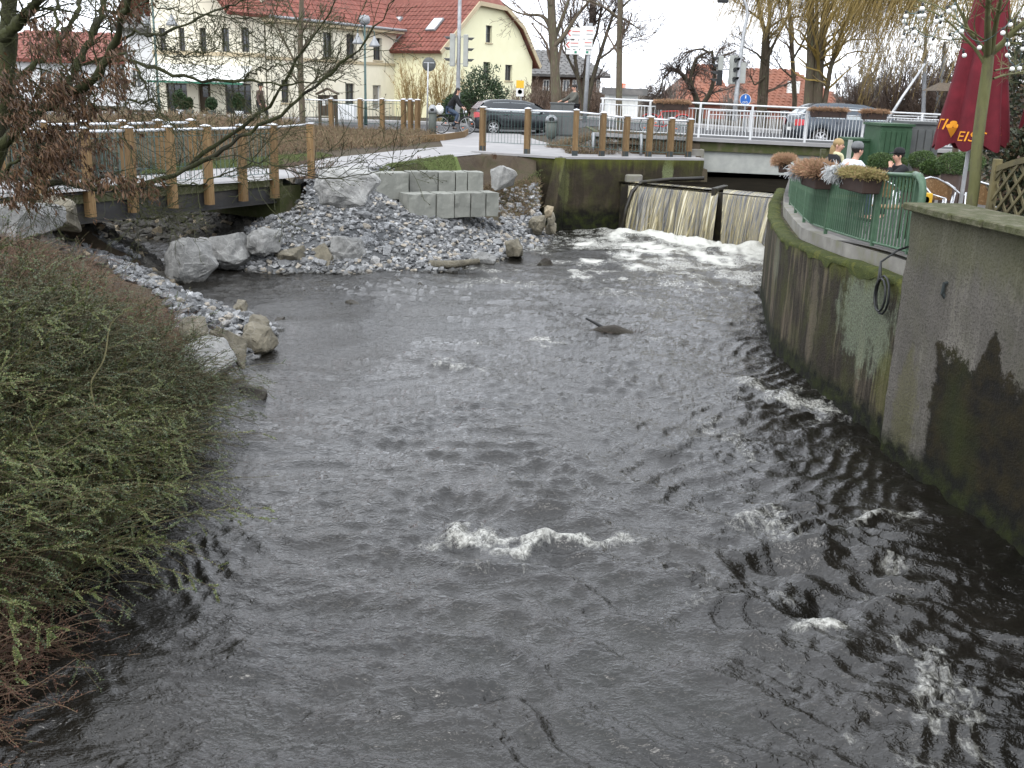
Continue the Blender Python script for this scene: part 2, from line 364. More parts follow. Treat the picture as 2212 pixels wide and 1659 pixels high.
def grid(name,X,Y,Z,mat,smooth=True,parent=None):
    nx,ny=X.shape; nb=NB(); i,j=np.meshgrid(np.arange(nx-1),np.arange(ny-1),indexing='ij'); b=i*ny+j
    nb.add(np.stack([X,Y,Z],-1).reshape(-1,3),np.stack([b,b+ny,b+ny+1,b+1],-1).reshape(-1,4)); return nb.build(name,mat,parent,smooth)
def ruled(name,A,B,mat,n=60,m=14,off=.012,zf=None):
    """ground sheet between two edge lines, laid on the terrain"""
    def rs(L):
        L=np.array([(p[0],p[1]) for p in L],float); s=np.r_[0,np.cumsum(np.hypot(*np.diff(L,axis=0).T))]; t=np.linspace(0,s[-1],n)
        return np.stack([np.interp(t,s,L[:,0]),np.interp(t,s,L[:,1])],-1)
    A=rs(A);B=rs(B); t=np.linspace(0,1,m)[None,:,None]; P=A[:,None]*(1-t)+B[:,None]*t
    Z=(level(P[...,0].ravel(),P[...,1].ravel()).reshape(n,m) if zf is None else zf(P[...,0],P[...,1]))+off
    o=grid(name,P[...,0],P[...,1],Z,mat); 
    if o.data.polygons[0].normal.z<0: o.data.flip_normals()
    return o
# ---------------------------------------------------------------- ground
m,nt,b=newmat('earth'); M['earth']=m
f=noise(nt,1.3,8,.65); f2=noise(nt,14,6,.7)
col=mixc(nt,f2,ramp(nt,f,[(.35,(.05,.036,.025)),(.5,(.075,.058,.038)),(.62,(.055,.055,.024))]),(.05,.04,.03),'MIX')
nt.links.new(col,b.inputs['Base Color']); b.inputs['Roughness'].default_value=.95; b.inputs['Specular IOR Level'].default_value=.15; bump(nt,b,f2,.6,.03)
xs=np.unique(np.round(np.r_[-420,-250,-150,-90,-60,-45,-35,-28,-23,-19,-16,-14,np.arange(-12.5,13,.13),14,16,19,24,30,40,60,90,150,250,420],3))
ys=np.unique(np.round(np.r_[-60,-30,-15,-8,-4,-1,np.arange(1,33.5,.13),34,35,36.5,38,40,42,45,48,52,56,60,66,74,85,100,130,180,300,500,900],3))
X,Y=np.meshgrid(xs,ys,indexing='ij'); Z=G(X,Y); Z+=np.where((np.abs(Y)>60)|(np.abs(X)>60),-.02,0)
ground=tag(grid('ground',X,Y,Z,M['earth']),kind='structure')
# ---------------------------------------------------------------- water
WAVES=[  # standing waves: photo x, y, half-width px, depth px, height m
 (985,1122,95,26,-.10),(1235,1160,85,22,-.09),(985,1172,100,20,.10),(1215,1196,110,18,.10),(1110,1225,200,30,.03),(1130,742,70,10,.05),(1120,728,60,9,-.05),
 (1790,1322,95,28,-.13),(1790,1385,85,20,.11),(1955,1348,60,22,.08),(1920,1135,75,12,.08),(1900,1105,90,16,-.08),(1690,858,70,13,.09),(1710,900,60,20,-.06),
 (1330,643,60,7,.05),(985,792,60,8,.04),(1020,885,80,9,.05),(850,945,90,12,.05),(840,925,80,12,-.04),(1000,1510,130,25,-.06),(1000,1560,150,25,.05),
 (1900,1590,120,25,.07),(680,1520,60,30,-.06),(560,1420,60,30,.05),(1420,748,60,8,.04),(760,1140,90,16,.04),(700,1100,60,14,-.04),(1560,900,90,14,.04),(1260,1400,110,20,-.03),
 (1740,1200,60,26,.10),(1690,1250,80,20,-.07),(1530,1240,100,20,.03),(880,770,80,9,.04),(1560,700,70,8,.04),(1600,1010,80,16,.05),(640,1010,80,14,.035),(1330,990,110,12,.03)]
FOAM=[(985,1168,135,22,0.86),(1215,1192,165,24,0.92),(1100,1230,300,40,0.36),(1790,1385,110,22,.95),(1700,870,110,20,.75),(1780,905,90,34,.5),(2010,1250,90,40,.30),(1640,1130,60,30,.34),(1900,1700,200,60,.4),(1130,738,90,9,.7),(1480,620,120,9,.6),(1440,655,150,10,.45),(985, 1170, 105, 25, 0.62), (1215, 1192, 132, 25, 0.7), (1110, 1215, 297, 38, 0.2), (1120, 735, 84, 10, 0.62), (1760, 1378, 97, 22, 0.85), (1870, 1440, 60, 90, 0.30), (1965, 1328, 54, 26, 0.62), (1945, 1128, 97, 19, 0.68), (1690, 852, 84, 17, 0.66), (1770, 890, 81, 35, 0.4), (1325, 641, 74, 7, 0.6), (980, 793, 74, 9, 0.5), (1010, 884, 84, 9, 0.42), (1150, 660, 81, 7, 0.35), (1900, 1565, 128, 20, 0.34), (1770, 1500, 90, 80, 0.27), (1420, 748, 68, 7, 0.45), (880, 770, 81, 7, 0.4), (1600, 1450, 94, 23, 0.3), (860, 950, 94, 10, 0.3), (1570, 590, 148, 23, 0.8), (1500, 545, 270, 29, 1.2), (1640, 560, 81, 35, 1.1), (1250, 535, 108, 7, 0.7), (1330, 575, 122, 7, 0.6), (1300, 510, 81, 9, 0.9), (1560, 640, 122, 12, 0.5), (1280, 612, 94, 7, 0.5), (1450, 690, 108, 9, 0.35), (1560, 700, 81, 7, 0.4), (1600, 1010, 81, 12, 0.3), (760, 1138, 68, 10, 0.25), (1190, 612, 54, 6, 0.4), (1400, 610, 108, 9, 0.5)]
def waterdef(X,Y):
    fx,fy=X,Y
    wx=fbm(X*.45,Y*.35,0,31,3)*.8; wy=fbm(X*.45,Y*.35,0,37,3)*.8
    act=.60+.40*vn(X*.35,Y*.3,0,3)                                      # quieter and rougher patches
    act=act*(1-.55*np.exp(-((X+4.6)**2+(Y-18.3)**2)/5))*(1+.45*np.exp(-((X-3.6)**2+(Y-7.5)**2)/8))
    def ridge(u,v,s): return (1-np.abs(vn(u,v,0,s))*1.6)
    fl=vn(X*.55,Y*.4,0,17)*.6                                            # local heading of the current
    A=X+wx+fl*Y*.05; B=Y+wy
    Z=.045*vn(A*.8,B*1.15,0,1)+.022*ridge(A*1.1,B*1.9,2)
    def train(lam,ang,amp,s,wp,sh=2.1):
        k=2*math.pi/lam; c_,s_=math.sin(ang),math.cos(ang)
        ph=k*(X*c_+Y*s_)+wp*vn(A/lam*.42,B/lam*.34,0,s)*6.3+1.5*vn(X/lam*1.3,Y/lam*.9,0,s+7)
        env=np.clip(.55+1.1*vn(X/lam*.28+wx,Y/lam*.22+wy,0,s+3),0,1.3)
        return amp*env*(((np.sin(ph)+1)*.5)**sh)
    Z+=.72*act*(train(.62,.25,.050,101,.9)+train(.47,-.45,.036,105,1.0)+train(.33,.10,.038,109,1.1)+train(.25,-.8,.026,113,1.1)+train(.21,.55,.024,117,1.2)+train(.145,-.25,.0165,121,1.2)+train(.105,.45,.0100,125,1.3)+train(.078,-.5,.0062,129,1.3))
    Z+=.5*act*(.016*ridge(A*3.6+1.5*wy,B*6.5+1.5*wx,6)+.0095*ridge(A*7+2*wx,B*12+2*wy,8)+.0060*ridge(A*13+3*wy,B*21+3*wx,9)+.0016*ridge(X*27+wx*4,Y*38,10))
    F=np.zeros_like(X)
    def el(cx,cy,w,h):
        c=pz(cx,cy,0); ex=abs(pz(cx+w,cy,0).x-c.x); ey=abs(pz(cx,cy-h,0).y-c.y); jx=(.45*vn(X*1.8,Y*1.8,0,51)+.2*vn(X*5,Y*5,0,53))*ex*1.6; jy=(.6*vn(X*2.2,Y*1.4,0,52)+.25*vn(X*6,Y*4,0,54))*ey*2
        return ((X-c.x+jx)/ex)**2+((Y-c.y+jy)/ey)**2
    for cx,cy,w,h,a in WAVES: Z+=a*np.exp(-el(cx,cy,w,h))*(1+.45*vn(X*4.5,Y*6,0,60))
    for cx,cy,w,h,a in FOAM: F=np.maximum(F,a*np.exp(-el(cx,cy,w,h)*.8))
    # boil below the weir
    a=np.array(CR0.xy); bb=np.array(CR1.xy); dd=(bb-a)/np.linalg.norm(bb-a); nn=np.array([dd[1],-dd[0]])
    u=(X-a[0])*dd[0]+(Y-a[1])*dd[1]; q=(X-a[0])*nn[0]+(Y-a[1])*nn[1]; ln=np.linalg.norm(bb-a)
    q=q+.35*vn(X*1.2,Y*1.2,0,71)
    side=sm(-1.6,.2,u)*sm(ln+1.2,ln-.1,u)
    boil=np.exp(-((q-.75)/.62)**2)*side; F=np.maximum(F,1.4*boil); F=np.maximum(F,side*.80*np.exp(-np.clip(q-.6,0,9)/1.7)*(q>.3))
    Z+=boil*(.13+.11*vn(X*2.1,Y*2.1,0,72)+.07*vn(X*6,Y*6,0,73))
    slope=vn(X*5,Y*8,0,81)
    fz=fbm(X*1.5+wx,Y*1.0+wy,0,91,4); reg=np.clip(.22+.55*np.exp(-((X-2.8)/1.6)**2)*sm(15,10,Y)+.8*sm(14,24,Y)*sm(-4,0,X),0,1)
    F=np.maximum(F,.66*sm(.12,.48,fz)*reg*sm(-4.2,-2.5,X))
    return Z,F
m,nt,b=newmat('river_water'); M['water']=m
at=nd(nt,'ShaderNodeAttribute',attribute_name='foam'); tcn=nd(nt,'ShaderNodeTexCoord').outputs['Object']
n1=noise(nt,7,9,.74,tcn,1.0,(1.5,.9,1)); n2=noise(nt,24,6,.65,tcn,.4,(1.2,1.0,1)); n3=noise(nt,.7,3,.5,tcn)
fm=mth(nt,'ADD',mth(nt,'MULTIPLY',at.outputs['Fac'],1.15),mth(nt,'MULTIPLY',mth(nt,'SUBTRACT',n1,.5),2.1))
fm=mth(nt,'MULTIPLY',mth(nt,'SUBTRACT',fm,.46),3.2,True); fm=mth(nt,'MULTIPLY',fm,mth(nt,'MULTIPLY',at.outputs['Fac'],1.35,True))
lace=ramp(nt,n2,[(.32,0.),(.66,1.)]); dens=mth(nt,'MULTIPLY',mth(nt,'SUBTRACT',at.outputs['Fac'],.75),3.0,True); fm=mth(nt,'MULTIPLY',fm,mth(nt,'MAXIMUM',mth(nt,'ADD',mth(nt,'MULTIPLY',lace,.75),.12),dens))
base=ramp(nt,n3,[(.3,(.006,.0055,.0045)),(.7,(.013,.0115,.009))])
nt.links.new(mixc(nt,fm,base,mixc(nt,n2,(.30,.295,.24),(.66,.66,.63))),b.inputs['Base Color'])
nt.links.new(mth(nt,'ADD',mth(nt,'MULTIPLY',fm,.6),.02),b.inputs['Roughness']); b.inputs['IOR'].default_value=1.34; b.inputs['Specular IOR Level'].default_value=.78
h=mth(nt,'ADD',mth(nt,'MULTIPLY',noise(nt,15,2,.5,tcn,1.0,(1,1.8,1)),1.0),mth(nt,'MULTIPLY',noise(nt,34,1,.5,tcn,1.0,(1,2.0,1)),.30))
bump(nt,b,h,1.0,.0135)
rows=[2.2]
while rows[-1]<30.5: rows.append(rows[-1]+max(.015,rows[-1]*.0040))
ncol=520; yy=np.array(rows); t=np.linspace(-1,1,ncol)
cx=np.interp(yy,[2,20,31],[.4,-1.2,0]); hw=np.interp(yy,[2,6,14,20,31],[4.6,5.0,6.8,9.2,9.4])
Y=np.repeat(yy[:,None],ncol,1); X=cx[:,None]+hw[:,None]*t[None]
Z,F=waterdef(X,Y)
water=tag(grid('water',X,Y,Z,M['water']),kind='structure')
at=water.data.attributes.new('foam','FLOAT','POINT'); at.data.foreach_set('value',F.astype(np.float32).ravel())
X,Y=np.meshgrid(np.arange(-5,6,.12),np.arange(-9,2.25,.12),indexing='ij'); Z,F=waterdef(X,Y)
wb2=tag(grid('water_behind_viewpoint',X,Y,Z*.8,M['water']),kind='structure')
M['shadewater']=pm('shaded_peat_water',(.010,.009,.007),(.014,.012,.009),2,.6,bst=.15,bsc=8,bdist=.004,spec=.0)  # under-bridge shade put into the material: near-black, matt, hardly any reflection
# the stretch above the weir
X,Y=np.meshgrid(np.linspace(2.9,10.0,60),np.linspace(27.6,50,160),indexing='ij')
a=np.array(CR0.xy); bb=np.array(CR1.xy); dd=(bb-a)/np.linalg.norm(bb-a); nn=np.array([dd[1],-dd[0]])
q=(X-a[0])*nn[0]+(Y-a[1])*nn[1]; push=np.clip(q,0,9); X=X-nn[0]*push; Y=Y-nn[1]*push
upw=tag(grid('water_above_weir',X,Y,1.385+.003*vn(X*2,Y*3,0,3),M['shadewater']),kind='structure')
# ---------------------------------------------------------------- sheets on the land
M['path']=pm('path_paving',(.29,.285,.285),(.25,.245,.245),.8,.85,bst=.15,bsc=40,c3=(.32,.31,.305),detail=8)
M['asphalt']=pm('asphalt',(.055,.055,.057),(.042,.042,.044),1.5,.85,bst=.3,bsc=90,bdist=.004,c3=(.07,.068,.066))
M['pavement']=pm('pavement',(.30,.295,.29),(.25,.245,.24),1.1,.85,bst=.2,bsc=30,c3=(.33,.32,.31))
M['lawn']=pm('lawn',(.075,.11,.025),(.10,.13,.035),3,.95,bst=.5,bsc=60,c3=(.07,.075,.03))
P=lambda pts,z=2.0:[xy(pz(a_,b_,z)) for a_,b_ in pts]
near=[(-10.2,15.4)]+P([(92,431),(580,389)],1.74)+[xy(p) for p in _pn[1:]]+[(-.9,30.3),(0.4,30.1)]
far=[(-12.4,16.9)]+P([(180,398),(500,363)],1.76)+P([(610,350),(700,339),(800,333),(900,324),(985,316),(1010,305),(1000,290),(960,287)])+[(-3.4,44.0)]
ruled('footpath',near[:11],far[:11],M['path'],120,16,.014); tag(bpy.data.objects['footpath'],kind='structure')
sq=ruled('paved_square',[(-2.0,28.6),(-1.2,30.4),(1.4,30.15),(3.4,30.3),(5.4,30.95)],[(-3.6,44.4),(0,44.4),(1.5,33),(3.4,31.5),(5.4,31.5)],M['path'],70,50,.018); tag(sq,kind='structure')
tag(ruled('road',[(-70,44.6),(0,44.6),(3,40),(6,32.6),(10,32.6),(70,32.6)],[(-70,52),(-2,52),(3,50),(10,41),(20,41),(70,41)],M['asphalt'],160,30,.022),kind='structure')
tag(ruled('pavement',[(-70,52.15),(-2,52.15),(3,50.2),(10,41.3),(70,41.3)],[(-70,54.2),(-2,54.2),(4,52.4),(11,43.5),(70,43.5)],M['pavement'],160,8,.12),kind='structure')
kb=MB()
KL=[(-70,52.07),(-2,52.07),(3,50.12),(10,41.2),(70,41.2)]
for p,q_ in zip(KL,KL[1:]):
    za=float(level(np.array([p[0]]),np.array([p[1]]))[0]); zb=float(level(np.array([q_[0]]),np.array([q_[1]]))[0])
    kb.beam((p[0],p[1],za+.06),(q_[0],q_[1],zb+.06),.15,.15)
tag(kb.build('kerb',M['pavement']),kind='structure')
tag(ruled('lawn_by_blocks',P([(806,366),(860,363),(940,359),(1012,354)],1.86),[xy(p) for p in (pz(822,357,2.0),pz(860,353,2.0),pz(930,345,2.0),pz(985,339,2.0))],M['lawn'],40,12,.02,zf=lambda x,y:G(x,y)),kind='structure')
tag(ruled('lawn_behind_footbridge',P([(300,360),(450,350),(610,346),(720,338)],1.97),P([(330,350),(450,342),(600,337),(690,334)],2.0),M['lawn'],60,12,.022,zf=lambda x,y:level(x.ravel(),y.ravel()).reshape(x.shape)),kind='structure')
# ================================================================ WALLS, WEIR, BRIDGES
def wallmat(name, base, along='Y', top=2.0, wl=.55, moss=.5, dark=.5, patches=(), region=None, seed=0., speck=.4, streak=1.):
    """weathered concrete: run-down streaks, moss below the top edge, wet algae above the water, lichen patches"""
    m,nt,b=newmat(name); tcn=nd(nt,'ShaderNodeTexCoord').outputs['Object']; sp=nd(nt,'ShaderNodeSeparateXYZ'); nt.links.new(tcn,sp.inputs[0])
    s=sp.outputs[along]; z=sp.outputs['Z']
    def vec(a,c):
        v=nd(nt,'ShaderNodeCombineXYZ'); nt.links.new(mth(nt,'MULTIPLY',s,a),v.inputs[0]); nt.links.new(mth(nt,'MULTIPLY',z,c),v.inputs[1]); v.inputs[2].default_value=seed; return v.outputs[0]
    big=noise(nt,1.0,6,.6,vec(1.1,.8)); st=noise(nt,1.0,7,.72,vec(4.6,.36),.5); st2=noise(nt,1.0,4,.6,vec(17,.9)); fine=noise(nt,1.0,5,.7,vec(38,38))
    mid=noise(nt,1.0,6,.65,vec(5,5))
    col=ramp(nt,big,[(.3,tuple(c*.72 for c in base)),(.5,base),(.72,tuple(c*1.2 for c in base))])
    col=mixc(nt,mth(nt,'MULTIPLY',ramp(nt,fine,[(.50,0.),(.58,1.)]),speck),col,tuple(c*.35 for c in base))
    b2=noise(nt,1.0,5,.6,vec(1.5,.35),.3); mix_=mth(nt,'ADD',mth(nt,'ADD',mth(nt,'MULTIPLY',st,.40),mth(nt,'MULTIPLY',st2,.22)),mth(nt,'MULTIPLY',b2,.38))
    darkm=mth(nt,'MULTIPLY',ramp(nt,mix_,[(.43,0.),(.50,1.)]),dark*(.5+.5*streak))
    darkm=mth(nt,'MULTIPLY',darkm,ramp(nt,fine,[(.42,1.),(.66,.55)]))
    col=mixc(nt,darkm,col,(.010,.0085,.0065))
    pale=mth(nt,'MULTIPLY',ramp(nt,mix_,[(.36,1.),(.43,0.)]),.6*streak); col=mixc(nt,pale,col,(.15,.125,.092))
    gm=ramp(nt,noise(nt,1.0,5,.65,vec(2.2,1.5)),[(.45,0.),(.68,1.)]); col=mixc(nt,mth(nt,'MULTIPLY',gm,moss*.8),col,(.075,.085,.018))
    for (ps,pzv,rs,rz,pc,pw) in patches:
        a=mth(nt,'DIVIDE',mth(nt,'SUBTRACT',s,ps),rs); c=mth(nt,'DIVIDE',mth(nt,'SUBTRACT',z,pzv),rz)
        r=mth(nt,'ADD',mth(nt,'MULTIPLY',a,a),mth(nt,'MULTIPLY',c,c)); r=mth(nt,'ADD',r,mth(nt,'MULTIPLY',mth(nt,'SUBTRACT',st,.5),3.0)); r=mth(nt,'ADD',r,mth(nt,'MULTIPLY',mth(nt,'SUBTRACT',mid,.5),2.2))
        k=mth(nt,'MULTIPLY',mth(nt,'SUBTRACT',1.0,r),2.2,True); k=mth(nt,'MULTIPLY',k,mth(nt,'ADD',mth(nt,'MULTIPLY',ramp(nt,fine,[(.35,1.),(.62,.25)]),1.),.0)); col=mixc(nt,mth(nt,'MULTIPLY',k,pw),col,pc)
    if region:
        col=region(nt,s,z,mid,fine,big,col)
    # moss hanging over the top edge
    t=mth(nt,'SUBTRACT',top,z); t=mth(nt,'ADD',t,mth(nt,'MULTIPLY',mth(nt,'SUBTRACT',st,.5),.9)); k=mth(nt,'SUBTRACT',1.0,mth(nt,'DIVIDE',t,.30),True); k=mth(nt,'MULTIPLY',k,moss*1.6,True)
    col=mixc(nt,k,col,mixc(nt,mid,(.045,.058,.008),(.11,.115,.015)))
    # algae and wet above the water
    t=mth(nt,'ADD',z,mth(nt,'MULTIPLY',mth(nt,'SUBTRACT',mid,.5),.6)); k=mth(nt,'SUBTRACT',1.0,mth(nt,'DIVIDE',t,wl),True); k=mth(nt,'MULTIPLY',k,2.2,True)
    col=mixc(nt,k,col,mixc(nt,ramp(nt,mid,[(.42,0.),(.7,1.)]),(.005,.005,.003),(.026,.034,.005)))
    nt.links.new(col,b.inputs['Base Color']); b.inputs['Roughness'].default_value=.88; b.inputs['Specular IOR Level'].default_value=.2
    hh=mth(nt,'ADD',mth(nt,'MULTIPLY',mid,.8),mth(nt,'MULTIPLY',fine,.5)); bump(nt,b,hh,1.0,.035); return m
def region_old(nt,s,z,mid,fine,big,col):
    """where the render has fallen off the old wall: dark, mossy, ragged edge"""
    e=mth(nt,'ADD',mth(nt,'MULTIPLY',mth(nt,'SUBTRACT',mid,.5),.75),mth(nt,'MULTIPLY',mth(nt,'SUBTRACT',fine,.5),.35))
    pk=mth(nt,'DIVIDE',mth(nt,'SUBTRACT',s,9.02),.20); pk=mth(nt,'SUBTRACT',1.0,mth(nt,'ABSOLUTE',pk),True)
    lim=mth(nt,'ADD',mth(nt,'ADD',1.50,mth(nt,'MULTIPLY',pk,.42)),e)
    a=mth(nt,'MULTIPLY',mth(nt,'SUBTRACT',lim,z),13.0,True); c=mth(nt,'MULTIPLY',mth(nt,'SUBTRACT',mth(nt,'ADD',9.93,mth(nt,'MULTIPLY',e,.5)),s),16.0,True)
    k=mth(nt,'MULTIPLY',a,c)
    dk=mixc(nt,ramp(nt,mid,[(.40,0.),(.62,1.)]),mixc(nt,ramp(nt,fine,[(.5,0.),(.7,.6)]),(.006,.005,.0035),(.030,.028,.020)),(.022,.017,.006))
    dk=mixc(nt,ramp(nt,big,[(.52,0.),(.7,.8)]),dk,(.022,.027,.005))
    return mixc(nt,k,col,dk)
M['wall_terrace']=wallmat('terrace_wall_concrete',(.112,.090,.062),'Y',1.92,.42,.50,.95,[(11.9,1.30,.85,.72,(.19,.22,.155),.95),(16.2,1.35,.6,.4,(.15,.16,.11),.8),(11.1,.65,.4,.5,(.10,.10,.025),.7),(13.6,1.0,.22,.8,(.15,.125,.09),.7)],seed=2)
M['wall_render']=wallmat('rendered_wall',(.165,.152,.132),'Y',2.4,.36,.18,.36,[(10.35,.6,.25,.8,(.10,.095,.025),.6),(9.55,.72,.30,.30,(.16,.17,.10),.75)],region_old,seed=8,speck=.7,streak=.8)
M['wall_far']=wallmat('retaining_wall_concrete',(.056,.044,.028),'X',2.0,.75,.42,.80,[(4.35,1.62,.18,.55,(.21,.25,.12),.9),(1.3,1.2,.15,.9,(.12,.13,.05),.8)],seed=5,speck=.5,streak=.45)
M['coping']=pm('coping_stone',(.13,.12,.08),(.055,.06,.022),4,.9,bst=.8,bsc=30,bdist=.03,detail=8,c3=(.17,.155,.115))
M['concrete']=pm('concrete',(.27,.26,.23),(.20,.19,.17),2.5,.85,bst=.3,bsc=40,c3=(.16,.16,.10))
M['concmoss']=pm('mossy_concrete',(.085,.080,.045),(.055,.065,.02),3,.9,bst=.5,bsc=40,c3=(.12,.10,.07))
M['moss']=pm('moss',(.075,.088,.010),(.040,.052,.009),4,.95,bst=1.,bsc=50,bdist=.04,c3=(.13,.132,.018))
WL=np.array(WALLR)
def wx(y): return float(np.interp(y,WL[:,1],WL[:,0]))
def rwall(name,ys,ztop,mat,thick=.42,par=None,nz=14,rough=.012,inset=0.):
    nb=NB(); ys=np.array(ys); X0=np.interp(ys,WL[:,1],WL[:,0])+(inset(ys) if callable(inset) else inset); zt=np.array([ztop(y) for y in ys]); v=np.linspace(0,1,nz)
    Yg=np.repeat(ys[:,None],nz,1); Zg=-.7+(zt[:,None]+.7)*v[None]; Xg=X0[:,None]+rough*fbm(Yg*3,Zg*3,0,4,4)+0*Zg
    n=len(ys); P0=np.stack([Xg,Yg,Zg],-1)
    back=np.stack([X0+thick,ys,zt],-1)[:,None]; bot=np.stack([X0+thick,ys,zt*0-.7],-1)[:,None]
    P0=np.concatenate([P0,back,bot],1); k=nz+2; i,j=np.meshgrid(np.arange(n-1),np.arange(k-1),indexing='ij'); b_=i*k+j
    nb.add(P0.reshape(-1,3),np.stack([b_,b_+1,b_+k+1,b_+k],-1).reshape(-1,4))
    o=nb.build(name,mat,par,False)
    import bmesh
    bm=bmesh.new(); bm.from_mesh(o.data); bm.verts.ensure_lookup_table()
    for r in (0,n-1): 
        f=bm.faces.new([bm.verts[r*k+q] for q in range(k)])
    bmesh.ops.recalc_face_normals(bm,faces=bm.faces[:]); bm.to_mesh(o.data); bm.free(); return o
ledge=lambda y: float(np.interp(y,[10,12.3,16,20,27.6],[1.92,1.86,1.72,1.60,1.46]))
tw=thing('terrace_wall','curved mossy concrete river wall under the green railing, streaked dark with a pale lichen patch','wall',(0,0,0))
rwall('wall_face',np.r_[np.arange(10.7,16,.15),np.arange(16,27.7,.4)],ledge,M['wall_terrace'],.5,tw)
# moss cushion along the edge and the kerb that carries the railing
nb=NB(); ys=np.arange(10.8,27.5,.06); k=7; A=[]
for y in ys:
    x0=wx(y); z0=ledge(y); h=.05+.035*float(vn(y*3,0,0,9)); o_=.02+.02*float(vn(y*5,3,0,9))
    A.append([(x0-o_*.5,y,z0-.03-.10*max(0,float(vn(y*4,7,0,3)))),(x0-o_*.6,y,z0),(x0+.02,y,z0+h*.6),(x0+.08,y,z0+h*.8),(x0+.17,y,z0+h*.7),(x0+.24,y,z0+h*.3),(x0+.27,y,z0-.02)])
A=np.array(A); i,j=np.meshgrid(np.arange(len(ys)-1),np.arange(k-1),indexing='ij'); b_=i*k+j
nb.add(A.reshape(-1,3),np.stack([b_,b_+k,b_+k+1,b_+1],-1).reshape(-1,4)); tag(nb.build('moss_cushion',M['moss'],tw,True),'bright green moss along the top edge of the wall')
kb=MB(); yk=np.arange(10.8,27.6,.7)
for a_,c_ in zip(yk,yk[1:]): kb.beam((wx(a_)+.40,a_,ledge(a_)+.06),(wx(c_)+.40,c_,ledge(c_)+.06),.2,.24)
kb.build('kerb',M['concrete'],tw)
rin=lambda y: np.interp(y,[-8,5,8,10.8],[.14,.15,.16,-.13])
rw=thing('rendered_wall','tall grey rendered river wall with a ragged dark mossy patch where the render has fallen off','wall',(0,0,0))
rwall('wall_face',np.arange(-8,10.80,.14),lambda y:2.74,M['wall_render'],.6,rw,26,.02,rin)
src=None
for k,y in enumerate(np.arange(-8,10.7,1.02)):
    mb=MB(); mb.box((0,0,0),(.66,1.0,.075)); y2=min(y+.5,10.30)
    if src is None: src=part(mb,'coping_stone',M['coping'],rw,bev=.012); src.location=(wx(y2)+float(rin(y2))+.20,y2,2.79)
    else: inst(src,rw,(wx(y2)+float(rin(y2))+.20,y2,2.79+RS.uniform(-.004,.004)),(0,0,math.atan2(wx(y)+float(rin(y))-wx(y+1)-float(rin(y+1)),1)))
rs_=MB(); rs_.box((4.93,10.16,2.3),(.5,.06,.9)); 
# small fixing and hole in the render
mb=MB(); xb=wx(9.9)+float(rin(9.9)); mb.tube([(xb+.05,9.9,2.14),(xb-.03,9.9,2.12),(xb-.03,9.91,2.02),(xb+.02,9.9,1.96)],.022,6); tag(mb.build('rusted_bracket',M['darkmetal'],rw),'rusted stub of an old bracket')
# retaining wall below the square
rt=thing('retaining_wall','mossy dark concrete retaining wall with a pale lichen strip, left of the weir','wall',(0,0,0))
def slabwall(name,a,b_,z0,z1,th,mat,par,n=60,nz=20,rough=.02,lean=0):
    a=np.array(a,float); b_=np.array(b_,float); d=(b_-a)/np.linalg.norm(b_-a); nn=np.array([d[1],-d[0]]); t=np.linspace(0,1,n); v=np.linspace(0,1,nz)
    Pxy=a[None]+(b_-a)[None]*t[:,None]; Z=z0+(z1-z0)*v; P0=np.zeros((n,nz,3)); R_=rough*fbm(Pxy[:,None,0]*3+0*Z,Z[None]*3+0*Pxy[:,None,0],0,8,4)+lean*(1-v)[None]
    P0[...,0]=Pxy[:,None,0]+nn[0]*R_; P0[...,1]=Pxy[:,None,1]+nn[1]*R_; P0[...,2]=Z[None]
    back=np.stack([Pxy[:,0]-nn[0]*th,Pxy[:,1]-nn[1]*th,np.full(n,z1)],-1)[:,None]; bot=back.copy(); bot[...,2]=z0
    P0=np.concatenate([P0,back,bot],1); k=nz+2; i,j=np.meshgrid(np.arange(n-1),np.arange(k-1),indexing='ij'); q=i*k+j
    nb=NB(); nb.add(P0.reshape(-1,3),np.stack([q,q+k,q+k+1,q+1],-1).reshape(-1,4)); o=nb.build(name,mat,par)
    import bmesh
    bm=bmesh.new(); bm.from_mesh(o.data); bm.verts.ensure_lookup_table()
    for r in (0,n-1): bm.faces.new([bm.verts[r*k+w] for w in range(k)])
    bmesh.ops.recalc_face_normals(bm,faces=bm.faces[:]); bm.to_mesh(o.data); bm.free(); return o
slabwall('main_wall',CORNER,(5.45,30.25),-.7,2.0,.4,M['wall_far'],rt)
slabwall('wing_wall',(-1.35,30.45),(1.10,29.08),-.2,2.02,.4,M['wall_far'],rt)
mb=MB(); mb.add([(1.02,28.92,2.03),(1.30,28.86,2.03),(1.34,29.10,2.03),(1.05,29.2,2.03),(.50,28.35,-.5),(.86,28.2,-.5),(1.3,29.0,-.5),(.9,29.1,-.5)],[(0,1,2,3),(7,6,5,4),(0,4,5,1),(1,5,6,2),(2,6,7,3),(3,7,4,0)]); fix_normals(mb.build('buttress',M['wall_far'],rt))
mb=MB(); mb.beam((-1.3,30.62,2.03),(1.2,29.22,2.03),.45,.06); mb.beam((1.2,29.24,2.031),(5.4,30.47,2.031),.45,.06); mb.build('coping',M['path'],rt)
